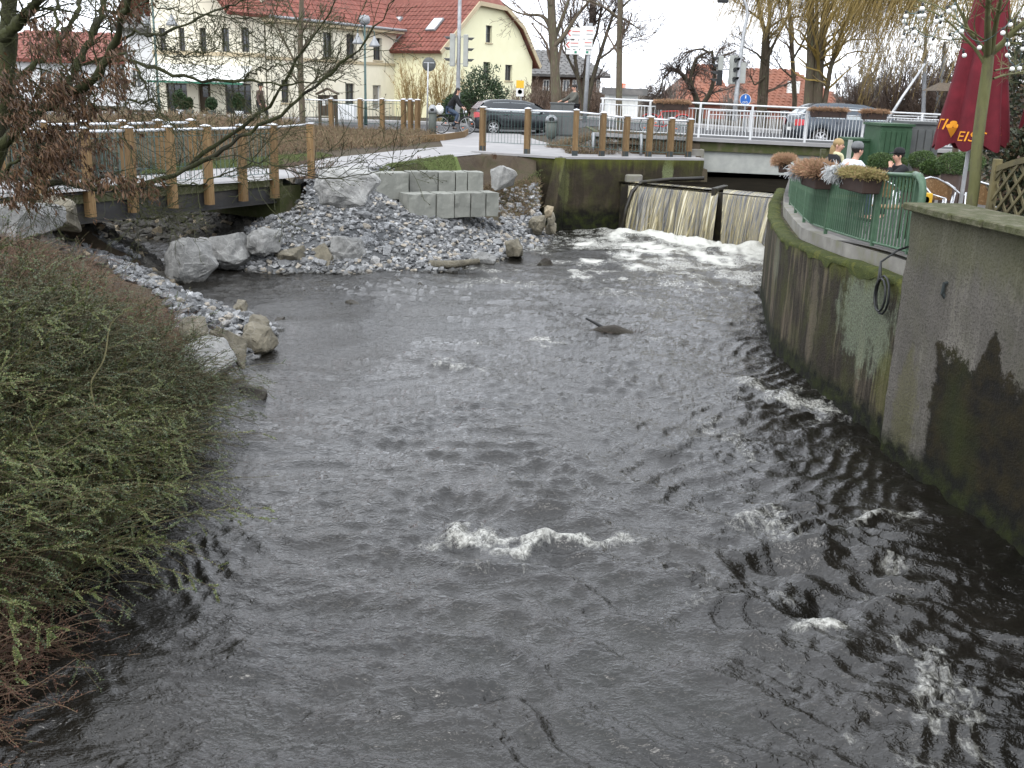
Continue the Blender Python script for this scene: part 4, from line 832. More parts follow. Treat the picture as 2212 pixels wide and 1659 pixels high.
# pebble bed sheet on the bank
def bankpatch(name,poly,off,mat,step=.09):
    A_=np.array(poly); x0_,y0_=A_.min(0)-.3; x1_,y1_=A_.max(0)+.3
    X,Y=np.meshgrid(np.arange(x0_,x1_,step),np.arange(y0_,y1_,step),indexing='ij'); d,_=sdist(X,Y,A_); d=d.reshape(X.shape)
    Z=G(X,Y)+off+.03*fbm(X*5,Y*5,0,3,3)-.6*np.clip(d+.12,0,1)
    nx,ny=X.shape; i,j=np.meshgrid(np.arange(nx-1),np.arange(ny-1),indexing='ij'); b_=i*ny+j; q=np.stack([b_,b_+ny,b_+ny+1,b_+1],-1).reshape(-1,4); keep=(d.ravel()[q].min(1)<.15); nb=NB(); nb.add(np.stack([X,Y,Z],-1).reshape(-1,3),q[keep]); return nb.build(name,mat,None,True)
GB=[xy(pz(505,470,1.0)),xy(pz(455,505,.6)),xy(pz(405,545,.2)),xy(pz(430,592,.0)),xy(pz(560,598,0)),xy(pz(700,598,0)),xy(pz(900,600,0)),xy(pz(960,596,0)),xy(pz(1100,563,0)),xy(pz(1200,532,0)),(.9,28.6),(-.6,28.2),xy(pz(1085,447,.95)),xy(pz(980,452,.95)),xy(pz(880,440,1.05)),xy(pz(800,415,1.3)),xy(pz(700,395,1.5)),xy(pz(640,398,1.5)),xy(pz(590,410,1.35)),xy(pz(545,450,1.0)),]
gb=tag(bankpatch('gravel_bank',GB,.03,M['gravel']),kind='structure')
GA=np.array(GB); N=15000; px_=r_.uniform(GA[:,0].min(),GA[:,0].max(),N); py_=r_.uniform(GA[:,1].min(),GA[:,1].max(),N); d,_=sdist(px_,py_,GA); dw,_=sdist(px_,py_)
k_=(d<-.02); px_,py_,d,dw=px_[k_],py_[k_],d[k_],dw[k_]
sz=.026+.045*r_.uniform(0,1,len(px_))**2.2+ .05*np.exp(-((dw-1.3)/1.2)**2)*r_.uniform(0,1,len(px_))**2.5+.03*(dw<.5)*r_.uniform(0,1,len(px_)); sz*=np.where(r_.uniform(size=len(px_))<.04,1.9,1)
sz*=1-.35*sm(2.4,4.2,dw)
pt=np.stack([px_,py_,G(px_,py_)+.035+sz*.25],-1); stones(gb,pt,sz,r_,300)
SP=[xy(pz(612,716,0)),xy(pz(560,690,.1)),(-5.0,17.1),(-6.2,18.4),(-7.4,20.0),(-8.3,21.2),(-8.9,20.4),(-7.9,18.7),(-6.9,17.2),(-6.0,16.2),(-5.2,14.8),(-4.6,13.6),xy(pz(400,835,.0)),xy(pz(500,815,0)),xy(pz(560,778,0)),xy(pz(605,738,0))]
gs=tag(bankpatch('gravel_spit',SP,.03,M['gravel']),kind='structure')
SA=np.array(SP); N=5200; px_=r_.uniform(SA[:,0].min(),SA[:,0].max(),N); py_=r_.uniform(SA[:,1].min(),SA[:,1].max(),N); d,_=sdist(px_,py_,SA); dw,_=sdist(px_,py_); k_=(d<.02); px_,py_,dw=px_[k_],py_[k_],dw[k_]
sz=.04+.075*r_.uniform(0,1,len(px_))**1.8; pt=np.stack([px_,py_,G(px_,py_)+.03+sz*.3],-1); stones(gs,pt,sz,r_,260)
r_=np.random.RandomState(9); N=9000; px_=r_.uniform(-12.5,-4.8,N); py_=r_.uniform(17.5,28,N); dw,_=sdist(px_,py_); k_=(dw>-.15)&(dw<2.6); px_,py_,dw=px_[k_],py_[k_],dw[k_]; dg,_=sdist(px_,py_,GA); ds_,_=sdist(px_,py_,SA); k_=(dg>.05)&(ds_>.05)&(G(px_,py_)<1.55); px_,py_=px_[k_],py_[k_]
sz=.07+.16*r_.uniform(0,1,len(px_))**2; HM_keep=[m_.copy() for m_ in HM]; HMs=HM; HM=HM_keep
M['chan']=rockmat('channel_rock',(.035,.033,.03),(.055,.052,.045),(.085,.08,.07),.3,.1); M['stone_keep']=M['stone']; M['stone']=M['chan']
for m_ in HM: m_.materials.clear(); m_.materials.append(M['chan'])
cb=thing('channel_rocks','dark rubble lining the side channel under the footbridge','rocks',(0,0,0)); stones(cb,np.stack([px_,py_,G(px_,py_)+.02],-1),sz,r_,160); M['stone']=M['stone_keep']; HM=HMs
# driftwood
p=pz(1320,724,0); t_=thing('driftwood','dark snag of driftwood with a stick poking up in mid river','driftwood',(p.x,p.y,0))
mb=MB(); mb.tube([(-.42,.1,-.05),(-.2,.03,.05),(.05,0,.07),(.3,-.05,.02),(.5,-.1,-.06)],[.05,.08,.11,.08,.04],8); part(mb,'log',M['boulder_wet'],t_,True)
mb=MB(); mb.tube([(-.02,0,.05),(-.25,.1,.17),(-.42,.15,.24)],[.035,.028,.02],6); part(mb,'stick',M['black'],t_,True)
nb=NB(); n_=60; c_=np.stack([r_.uniform(-.1,.45,n_),r_.uniform(-.12,.12,n_),np.full(n_,.02)],-1); Dv=nrm(np.stack([r_.normal(size=n_),r_.normal(size=n_)*.6,r_.uniform(.1,.8,n_)],-1)); Pp=np.stack([c_,c_+Dv*.1,c_+Dv*.19+np.array([0,0,-.03])],1); tubes(nb,Pp,np.array([.006,.005,.002])); ob=nb.build('root_tangle',M['twig'],t_); ob.matrix_parent_inverse=Matrix(); ob.location=(0,0,0)
p=pz(940,582,.05); t_=tag(MB().tube([(p.x-.75,p.y,.08),(p.x-.2,p.y+.05,.14),(p.x+.4,p.y+.12,.15),(p.x+.95,p.y+.25,.22)],[.09,.10,.09,.06],8).build('driftwood_log',M['boulder_brown'],None,True),'tan waterlogged log lying along the edge of the gravel bank','log')
# ================================================================ BUILDINGS
M['cream']=pm('cream_plaster',(.86,.81,.66),(.78,.73,.585),1.3,.9,bst=.1,bsc=20,detail=8,mapping=(1,1,.5),c3=(.87,.83,.69))
M['yellow']=pm('yellow_plaster',(.86,.83,.58),(.83,.80,.54),.6,.9,bst=.1,bsc=20,c3=(.87,.84,.60))
M['sill']=pm('sand_band',(.50,.42,.28),(.45,.37,.25),3,.8)
M['tile']=pm('clay_tile',(.235,.085,.062),(.19,.066,.05),2.2,.85,bst=.2,rnd=.16,c3=(.27,.115,.085))
M['tile2']=pm('orange_clay_tile',(.25,.10,.06),(.20,.08,.05),1.2,.85,bst=.2,rnd=.1,c3=(.22,.11,.075))
M['slate']=pm('grey_roof_slate',(.16,.155,.15),(.12,.118,.115),2,.8,bst=.2,rnd=.1,c3=(.19,.18,.17))
M['browncl']=pm('brown_cladding',(.095,.06,.04),(.07,.045,.032),2,.85,mapping=(1,1,6))
M['whitewall']=pm('white_plaster',(.72,.73,.74),(.66,.67,.68),.8,.9,bst=.1)
M['canvas']=pm('white_awning',(.82,.83,.80),(.78,.79,.76),2,.8,bst=.05)
M['greenedge']=pm('green_valance',(.04,.16,.10),(.03,.12,.08),4,.7)
M['brick']=pm('red_brick',(.24,.09,.06),(.18,.07,.05),6,.85)
M['curtain']=pm('curtain',(.35,.33,.28),(.25,.23,.2),8,.9,mapping=(6,6,.5))
class Wall:
    """a facade: origin, direction along it, outward normal; openings are cut out and set back"""
    def __init__(s,o,d,n): s.o=Vector((o[0],o[1],0)); s.d=Vector((d[0],d[1],0)).normalized(); s.n=Vector((n[0],n[1],0)).normalized()
    def p(s,u,z,q=0): r=s.o+s.d*u+s.n*q; return Vector((r.x,r.y,z))
    def uof(s,px,z=None):
        """distance along the facade that photo column px sees"""
        r=ray(px,250); den=r.x*s.d.y-r.y*s.d.x; return (s.o.y*r.x-s.o.x*r.y)/(-den)
    def face(s,par,mat,outline_top,z0,L,holes,name='wall',th=.3,u0=0):
        """outline_top(u)->z; holes: (u0,u1,z0,z1)"""
        us=sorted(set([u0,L]+[h for q in holes for h in q[:2]]+list(np.linspace(u0,L,13)))); nb=MB()
        for a_,b_ in zip(us,us[1:]):
            mid=(a_+b_)/2; hs=sorted([(h[2],h[3]) for h in holes if h[0]<mid<h[1]]); z=z0
            segs=[]
            for h in hs: segs.append((z,z,h[0],h[0])); z=h[1]
            segs.append((z,z,outline_top(a_),outline_top(b_)))
            for (za,zb_,zc,zd) in segs:
                if zc-za<1e-3 and zd-zb_<1e-3: continue
                nb.add([s.p(a_,za),s.p(b_,zb_),s.p(b_,zd),s.p(a_,zc),s.p(a_,za,-th),s.p(b_,zb_,-th),s.p(b_,zd,-th),s.p(a_,zc,-th)],[(0,1,2,3),(7,6,5,4),(3,2,6,7),(0,4,5,1)])
        for h in holes:
            a_,b_,c_,d_=h; q=[s.p(a_,c_),s.p(b_,c_),s.p(b_,d_),s.p(a_,d_)]; r=[v_-s.n*th for v_ in q]
            nb.add(q+r,[(0,1,5,4),(1,2,6,5),(2,3,7,6),(3,0,4,7)])
        return fix_normals(nb.build(name,mat,par))
    def window(s,par,h,mull=1,tr=(.5,),frame='frame',sill=True,glass='glass',depth=.14,curtain=False,name='window'):
        a_,b_,c_,d_=h; mb=MB(); w=.06
        def bx(u0,u1,z0,z1,q0,q1): 
            mb.add([s.p(u0,z0,q0),s.p(u1,z0,q0),s.p(u1,z1,q0),s.p(u0,z1,q0),s.p(u0,z0,q1),s.p(u1,z0,q1),s.p(u1,z1,q1),s.p(u0,z1,q1)],[(0,1,2,3),(7,6,5,4),(0,4,5,1),(1,5,6,2),(2,6,7,3),(3,7,4,0)])
        q0,q1=-depth-.06,-depth
        bx(a_,a_+w,c_,d_,q0,q1); bx(b_-w,b_,c_,d_,q0,q1); bx(a_+w,b_-w,c_,c_+w,q0,q1); bx(a_+w,b_-w,d_-w,d_,q0,q1)
        for k in range(mull): u=a_+(b_-a_)*(k+1)/(mull+1); bx(u-.025,u+.025,c_+w,d_-w,q0,q1-.005)
        for t in tr: z=c_+(d_-c_)*t; bx(a_+w,b_-w,z-.02,z+.02,q0,q1-.010)
        f=fix_normals(mb.build(name,M[frame],par)); mb=MB(); mb.add([s.p(a_,c_,-depth-.05),s.p(b_,c_,-depth-.05),s.p(b_,d_,-depth-.05),s.p(a_,d_,-depth-.05)],[(0,1,2,3)]); mb.build('pane',M[glass],f)
        if curtain: 
            mb=MB(); mb.add([s.p(a_,c_,-depth-.03),s.p(a_+(b_-a_)*.35,c_,-depth-.03),s.p(a_+(b_-a_)*.35,d_,-depth-.03),s.p(a_,d_,-depth-.03)],[(0,1,2,3)]); mb.build('curtain',M['curtain'],f)
        if sill: mb=MB(); bx2=mb; mb.add([s.p(a_-.06,c_-.08,-.1),s.p(b_+.06,c_-.08,-.1),s.p(b_+.06,c_,-.1),s.p(a_-.06,c_,-.1),s.p(a_-.06,c_-.08,.07),s.p(b_+.06,c_-.08,.07),s.p(b_+.06,c_-.02,.07),s.p(a_-.06,c_-.02,.07)],[(3,2,1,0),(4,5,6,7),(0,1,5,4),(1,2,6,5),(2,3,7,6),(3,0,4,7)]); fix_normals(mb.build('sill',M['sill'],f))
        return f
def tiled(par,c0,c1,c2,c3,mat,tw=.30,th=.36,nind=300,name='roof',tilename='tile'):
    """roof plane c0(eave start) c1(eave end) c2(ridge end) c3(ridge start), laid with overlapping clay tiles"""
    c0,c1,c2,c3=map(Vector,(c0,c1,c2,c3)); n_=(c1-c0).cross(c3-c0).normalized()
    if n_.z<0: n_=-n_
    mb=MB(); mb.add([c0,c1,c2,c3]+[c-n_*.16 for c in (c0,c1,c2,c3)],[(0,1,2,3),(7,6,5,4),(0,4,5,1),(1,5,6,2),(2,6,7,3),(3,7,4,0)]); f=fix_normals(mb.build(name,M[mat],par))
    rows=int(max((c3-c0).length,(c2-c1).length)/th); me=None; nb=NB(); cnt=0
    for r in range(rows):
        a_=c0.lerp(c3,(r+.0)/rows); b_=c1.lerp(c2,(r+.0)/rows); up=(c0.lerp(c3,(r+1)/rows)-a_).normalized(); n=int((b_-a_).length/tw); 
        if n<1: continue
        d=(b_-a_).normalized(); R_=Matrix((d,n_.cross(d)*1,n_)).transposed()
        if me is None:
            m_=MB(); w=tw*.5*.97; l=th*1.1; pr=[(-w,.02),(-w*.4,.05),(w*.2,.045),(w*.75,.012),(w,.03)]
            vs=[(x,0,z+.03) for x,z in pr]+[(x,l,z+.0) for x,z in pr]; vs+=[(-w,0,0),(w,0,0)]
            m_.add(vs,[(i,i+1,6+i,5+i) for i in range(4)]+[(10,11,4,3,2,1,0)]); me=m_.mesh(tilename,M[mat]); V0=np.array([v_.co[:] for v_ in me.vertices]); me.calc_loop_triangles(); T0=np.array([q.vertices[:] for q in me.loop_triangles])
        for k in range(n):
            p=a_+d*((k+.5)*(b_-a_).length/n)+n_*.005; jit=RS.uniform(-.01,.01)
            if cnt<nind:
                o=bpy.data.objects.new(tilename,me); C.objects.link(o); o.parent=f; o.matrix_world=Matrix.Translation(p)@R_.to_4x4(); cnt+=1
            else:
                nb.add(V0@np.array(R_).T+np.array(p)+np.array(n_)*jit,t=T0)
    if nb.v: tag(nb.build('tile_field',M[mat],f),kind='stuff')
    return f
# ---------- long cream house
hA=thing('cream_house','long two-storey cream house with red tiled roof and a white awning over its shop front','house',(0,0,0))
Z0=2.0
DL=57.0; LA=pd(330,112,DL); LB=pd(572,112,DL)
wA=Wall((LA.x,DL),(1,0),(0,-1)); LAe=LB.x-LA.x
def U(px): return pd(px,150,DL).x-LA.x
def Zp(px,y,D=DL): return hz(px,y,D)
hl=[]
for a_,b_ in ((348,362),(390,403),(435,449),(482,498),(524,541)): hl.append((U(a_),U(b_),Zp(a_,112),Zp(a_,60)))
sh=[(U(356),U(401),Zp(380,246),Zp(380,180)),(U(425),U(452),2.05,Zp(430,180)),(U(483),U(540),Zp(500,246),Zp(500,180))]
wA.face(hA,M['cream'],lambda u:Zp(330,-30)+0*u,Z0-.1,LAe,hl+sh)
for h in hl: wA.window(hA,h,1,(.62,),sill=False,depth=.2)
wA.window(hA,sh[0],2,(.75,),sill=False,name='shop_window'); wA.window(hA,sh[2],3,(.75,),sill=False,name='shop_window')
mb=MB(); a_,b_,c_,d_=sh[1]; mb.add([wA.p(a_,c_,-.25),wA.p(b_,c_,-.25),wA.p(b_,d_,-.25),wA.p(a_,d_,-.25)],[(0,1,2,3)]); dr=mb.build('door',M['timber_dark'],hA); 
mb=MB(); mb.add([wA.p(a_+.2,c_+.9,-.23),wA.p(b_-.2,c_+.9,-.23),wA.p(b_-.2,d_-.15,-.23),wA.p(a_+.2,d_-.15,-.23)],[(0,1,2,3)]); mb.build('pane',M['glass'],dr)
mb=MB(); zc=Zp(450,116); mb.obox(wA.p(0,zc-.10,0),(LAe,0,0),(0,-.10,0),(0,0,.2)); mb.build('string_course',M['sill'],hA)
mb=MB(); u0,u1=U(344),U(545); zt_,zb_=Zp(450,140),Zp(450,176)
mb.add([wA.p(u0,zt_,.02),wA.p(u1,zt_,.02),wA.p(u1,zb_,2.0),wA.p(u0,zb_,2.0),wA.p(u0,zt_-.05,.02),wA.p(u1,zt_-.05,.02),wA.p(u1,zb_-.05,2.0),wA.p(u0,zb_-.05,2.0)],[(0,1,2,3),(7,6,5,4),(0,4,5,1),(1,5,6,2),(2,6,7,3),(3,7,4,0)]); aw=fix_normals(mb.build('awning',M['canvas'],hA))
mb=MB(); mb.obox(wA.p(u0,zb_-.12,2.0),(u1-u0,0,0),(0,-.02,0),(0,0,.10)); mb.build('valance',M['greenedge'],aw)
for u in (u0+.1,u1-.1): mb=MB(); mb.tube([wA.p(u,zt_-.8,.02),wA.p(u,zb_-.06,1.9)],.025,6); mb.build('awning_arm',M['galvdull'],aw)
wS=Wall((LA.x,DL),(0,1),(-1,0)); wS.face(hA,M['cream'],lambda u:Zp(330,-30)+0*u,Z0-.1,9,[],'side_wall')
# right wing runs away to the right
q0=pd(572,37,DL); q1=pd(856,70,66.5); EZ=7.25
wB=Wall((q0.x,DL+.02),(q1.x-q0.x,66.5-DL),(66.5-DL,-(q1.x-q0.x))); LW=math.hypot(q1.x-q0.x,66.5-DL)
UB=wB.uof
def ZB(px,y): u=UB(px); p=wB.p(u,0); return hz(px,y,p.y)
hw_=[(UB(702),UB(723),ZB(712,124),ZB(712,70)),(UB(751),UB(771),ZB(760,127),ZB(760,74)),(UB(808),UB(826),ZB(817,130),ZB(817,82))]
hg=[(UB(747),UB(767),ZB(757,226),ZB(757,180)),(UB(806),UB(823),ZB(814,236),ZB(814,184)),(UB(610),UB(628),ZB(620,222),ZB(620,172))]
wB.face(hA,M['cream'],lambda u:EZ+0*u,Z0-.1,LW,hw_+hg,'wing_wall')
for h in hw_: wB.window(hA,h,1,(.62,),sill=True,depth=.18)
wB.window(hA,hg[0],1,(.6,)); wB.window(hA,hg[2],1,(.6,)); wB.window(hA,hg[1],0,(),frame='whiteframe',glass='curtain',sill=False)
zc=ZB(712,132)
mb=MB(); mb.obox(wB.p(0,zc-.08,0),wB.d*LW,wB.n*.08,(0,0,.16)); mb.build('string_course',M['sill'],hA)
mb=MB(); mb.obox(wB.p(-.2,EZ-.3,0),wB.d*(LW+.4),wB.n*.5,(0,0,.16)); mb.build('eaves_board',M['sill'],hA); mb=MB(); mb.tube([wB.p(-.2,EZ-.05,.55),wB.p(LW+.3,EZ-.08,.55)],.08,8); mb.build('gutter',M['galvdull'],hA)
mb=MB(); mb.tube([wB.p(LW+.25,EZ-.1,.5),wB.p(LW-.1,EZ-.7,.06),wB.p(LW-.1,2,.06)],.05,6); mb.build('downpipe',M['galvdull'],hA)
wE=Wall(wB.p(LW,0).xy,(-wB.n.x,-wB.n.y),(wB.d.x,wB.d.y)); wE.face(hA,M['cream'],lambda u:EZ+min(u,8-u)*.95,Z0-.1,8,[],'end_wall')
rf=tiled(hA,wB.p(-3.0,EZ-.05,.5),wB.p(LW+.3,EZ-.05,.5),wB.p(LW+.3,EZ+4.4,-4),wB.p(-3.0,EZ+4.4,-4),'tile',.34,.42,300)
mb=MB(); mb.add([wB.p(-3,EZ+4.4,-4),wB.p(LW+.3,EZ+4.4,-4),wB.p(LW+.3,EZ,-8.5),wB.p(-3,EZ,-8.5)],[(0,1,2,3)]); mb.build('rear_roof',M['tile'],hA)
ul=UB(655); mb=MB(); pq=[wB.p(ul-.5,EZ+2.0,-1.75),wB.p(ul+.9,EZ+2.0,-1.75),wB.p(ul+.9,EZ+3.2,-2.85),wB.p(ul-.5,EZ+3.2,-2.85)]; mb.add(pq+[p+Vector((0,0,.18)) for p in pq],[(3,2,1,0),(4,5,6,7),(0,1,5,4),(1,2,6,5),(2,3,7,6),(3,0,4,7)]); fix_normals(mb.build('skylight',M['whiteframe'],hA))
# ---------- gable house
hB=thing('gable_house','pale yellow house with half-hipped gable and red tiled roof with skylights','house',(0,0,0))
g0=pd(955,103,64); g1=pd(1150,130,71.5); wG=Wall((g0.x,64),(g1.x-g0.x,7.5),(7.5,-(g1.x-g0.x))); LG=math.hypot(g1.x-g0.x,7.5)
UG=wG.uof
def ZG(px,y): return hz(px,y,wG.p(UG(px),0).y)
zE0,zE1=6.25,5.7; uA,uB=UG(1024),UG(1082); zT=ZG(1050,12)
def gtop(u): return float(np.interp(u,[0,uA,uB,UG(1115),LG],[zE0,zT,ZG(1082,16),ZG(1115,62),zE1]))
hG=[(UG(1046),UG(1059),ZG(1052,92),ZG(1052,55)),(UG(1042),UG(1057),ZG(1050,166),ZG(1050,134)),(UG(1089),UG(1104),ZG(1096,174),ZG(1096,140))]
wG.face(hB,M['yellow'],gtop,Z0-.1,LG,hG)
for h in hG: wG.window(hB,h,0 if h is hG[0] else 1,(.55,),sill=True,depth=.16)
nn_=-wG.n; sdw=Wall(g0.xy,(nn_.x,nn_.y),(-wG.d.x,-wG.d.y)); sdw.face(hB,M['yellow'],lambda u:zE0+0*u,Z0-.1,11,[],'side_wall')
bk=11.5
R0=wG.p(uA,zT+.12,.35); R1=wG.p(uA,zT+.12,-bk); RB=wG.p(uB,zT+.0,.35); RB1=wG.p(uB,zT+.0,-bk)
tiled(hB,wG.p(-.5,zE0-.35,-bk),wG.p(-.5,zE0-.35,.35),R0,R1,'tile',.33,.42,300)
mb=MB(); mb.add([R0,RB,wG.p((uA+uB)/2,zT+1.9,-1.2)],[(0,1,2)]); mb.build('half_hip',M['tile'],hB)
top=wG.p((uA+uB)/2,zT+1.9,-1.2); top1=wG.p((uA+uB)/2,zT+1.9,-bk); mb=MB(); mb.add([R0,top,top1,R1],[(0,1,2,3)]); mb.add([RB,RB1,top1,top],[(0,1,2,3)]); mb.build('upper_roof',M['tile'],hB)
k1=wG.p(UG(1115)+.15,ZG(1115,62)+.12,.35); k2=wG.p(LG+.5,zE1-.3,.35); ofs=nn_*(bk+.35)
mb=MB()
for a_,b_ in ((RB,k1),(k1,k2)): mb.add([a_,b_,b_+ofs,a_+ofs,a_-Vector((0,0,.16)),b_-Vector((0,0,.16)),b_+ofs-Vector((0,0,.16)),a_+ofs-Vector((0,0,.16))],[(0,1,2,3),(7,6,5,4),(0,4,5,1),(1,5,6,2),(2,6,7,3),(3,7,4,0)])
fix_normals(mb.build('right_roof',M['tile'],hB))
mb=MB()
for a_,b_ in ((wG.p(-.55,zE0-.42,.40),R0+Vector((0,0,-.08))),(RB+Vector((0,0,-.08)),k1+Vector((0,0,-.08))),(k1+Vector((0,0,-.08)),k2+Vector((0,0,-.08))),(R0+Vector((0,0,-.08)),RB+Vector((0,0,-.08)))): mb.beam(a_,b_,.07,.26)
tag(mb.build('barge_board',M['sill'],hB),kind='stuff')
E_=wG.p(-.5,zE0-.35,0); sl=(R0-wG.p(-.5,zE0-.35,.35)); nrf=Vector((-sl.z*wG.d.x,-sl.z*wG.d.y,sl.xy.length)).normalized()
for px,py,w,h in ((941,57,.78,1.15),(858,50,.6,.8)):
    # where the sight line meets the roof plane
    r=ray(px,py); o=Vector((0,0,EYE)); base=wG.p(-.5,zE0-.35,.35); t=(base-o).dot(nrf)/r.dot(nrf); c=o+r*t+nrf*.14
    a_=nn_; b_=sl.normalized(); mb=MB(); mb.obox(c-a_*w/2-b_*h/2-nrf*.06,a_*w,b_*h,nrf*.12); sk=fix_normals(mb.build('skylight',M['galvdull'],hB)); mb=MB(); mb.obox(c-a_*(w/2-.07)-b_*(h/2-.08)+nrf*.062,a_*(w-.14),b_*(h-.16),nrf*.01); fix_normals(mb.build('pane',pm('skylight_glass',(.6,.62,.65),(.7,.72,.75),2,.06,bst=0,spec=.9) if 'sg' not in M else M['sg'],sk))
# ---------- dark brown house
hC=thing('brown_house','dark brown clad house with grey roof and a row of white-framed windows','house',(0,0,0))
D=88.0; c0=pd(1146,120,D); c1=pd(1300,120,D); wC=Wall((c0.x,D),(1,0),(0,-1)); LC=c1.x-c0.x; uc=lambda px:pd(px,150,D).x-c0.x
hC_=[(uc(a_),uc(b_),hz(a_,202,D),hz(a_,172,D)) for a_,b_ in ((1174,1188),(1204,1213),(1217,1232),(1238,1253),(1290,1298))]
wC.face(hC,M['browncl'],lambda u:hz(1200,165,D)+.3,1.9,LC,hC_)
for h in hC_: wC.window(hC,h,1,(),frame='whiteframe',depth=.05,sill=False)
ze=hz(1200,162,D); zr=hz(1180,108,D+4.5)
tiled(hC,wC.p(-.6,ze,.6),wC.p(LC+.8,ze,.6),wC.p(LC-2.2,zr-.2,-4.5),wC.p(-.6,zr,-4.5),'slate',.5,.55,0)
mb=MB(); mb.add([wC.p(LC+.8,ze,.6),wC.p(LC+.8,ze,-9),wC.p(LC-2.2,zr-.2,-4.5)],[(0,1,2)]); mb.build('hip_roof',M['slate'],hC)
mb=MB(); mb.obox(wC.p(LC,1.9,-.3),(.01,0,0),(0,9,0),(0,0,ze-1.9)); mb.obox(wC.p(0,1.9,-.3),(-.01,0,0),(0,9,0),(0,0,ze-1.9)); tag(mb.build('side_walls',M['browncl'],hC),kind='stuff')
mb=MB(); mb.obox(wC.p(-.2,hz(1200,210,D),.05),(LC+.4,0,0),(0,-.12,0),(0,0,.5)); mb.build('balcony_board',M['timber_dark'],hC)
# ---------- red-roofed houses on the right
def simple_house(label,x0,x1,ytop,yeave,D,mat,wallm,wins=(),hipl=0,hipr=0,zoff=1.8,nm='red_roofed_house'):
    h=thing(nm,label,'house',(0,0,0)); a_=pd(x0,yeave,D); b_=pd(x1,yeave,D); w=Wall((a_.x,D),(1,0),(0,-1)); L_=b_.x-a_.x; ze=hz((x0+x1)/2,yeave,D); zr=hz((x0+x1)/2,ytop,D+5); u=lambda px:pd(px,200,D).x-a_.x
    hs=[(u(p[0]),u(p[1]),hz(p[0],p[3],D),hz(p[0],p[2],D)) for p in wins]
    w.face(h,wallm,lambda q:ze,zoff,L_,hs)
    for q in hs: w.window(h,q,1,(),frame='whiteframe',sill=False,depth=.08)
    tiled(h,w.p(-.5,ze-.05,.5),w.p(L_+.5,ze-.05,.5),w.p(L_-hipr,zr,-5),w.p(hipl,zr,-5),mat,.5,.55,0)
    mb=MB(); mb.add([w.p(-.5,ze,-10),w.p(L_+.5,ze,-10),w.p(L_-hipr,zr,-5),w.p(hipl,zr,-5)],[(0,1,2,3)]); mb.add([w.p(L_+.5,ze,.5),w.p(L_+.5,ze,-10),w.p(L_-hipr,zr,-5)],[(0,1,2)]); mb.add([w.p(-.5,ze,.5),w.p(-.5,ze,-10),w.p(hipl,zr,-5)],[(0,1,2)]); mb.build('rear_roof',M[mat],h)
    mb=MB(); mb.obox(w.p(L_,zoff,-.3),(-.1,0,0),(0,9.5,0),(0,0,ze-zoff)); mb.build('side_wall',wallm,h); mb=MB(); mb.obox(w.p(0,zoff,-.3),(.1,0,0),(0,9.5,0),(0,0,ze-zoff)); mb.build('side_wall',wallm,h)
    return h,w
hD,wD=simple_house('wide house with a long orange-red tiled roof behind the willow','1600' and 1590,1842,152,232,92,'tile2',M['brick'],[(1636,1668,238,252),(1690,1708,238,252)],1.5,4.5)
c=pd(1734,188,88); mb=MB(); mb.box((c.x,c.y+3.0,c.z),(1.0,.4,1.0)); mb.build('roof_window',M['whiteframe'],hD)
simple_house('house with a brownish red roof behind bare bushes and the right traffic lights',1462,1572,140,218,84,'tile2',M['brick'],[],2.2,.5)
# far-left white building
hE,_=simple_house('white building with a reddish roof at the far left behind the mossy tree',-60,262,68,128,70,'tile',M['whitewall'],[(20,50,150,180),(90,115,150,180),(160,180,150,180),(212,232,150,185)],1.5,1.5,nm='white_building')
hF,_=simple_house('brown-roofed white building between the far-left house and the cream house',262,338,-40,62,63,'slate',M['whitewall'],[(286,306,150,190)],1,1,nm='white_building')
# kiosk
kD=49.0; a_=pd(1312,263,kD); b_=pd(1375,263,kD)
kt=thing('kiosk','small white kiosk with flat grey roof behind the bridge railing','kiosk',(0,0,0)); zt_=hz(1340,205,kD)
mb=MB(); mb.obox((a_.x,kD,1.9),(b_.x-a_.x,0,0),(0,2.2,0),(0,0,zt_-1.9)); mb.build('wall',M['canvas'],kt)
mb=MB(); zz=hz(1340,190,kD); mb.obox((a_.x-.15,kD-.3,zt_),(b_.x-a_.x+.55,0,0),(0,2.8,0),(0,0,zz-zt_),0); mb.build('roof',M['slate'],kt)
for k in range(3):
    u0=a_.x+.12+k*(b_.x-a_.x-.2)/3; mb=MB(); mb.obox((u0,kD-.03,2.2),((b_.x-a_.x)/3-.12,0,0),(0,.02,0),(0,0,zt_-2.35)); mb.build('panel',M['whiteframe'],kt)
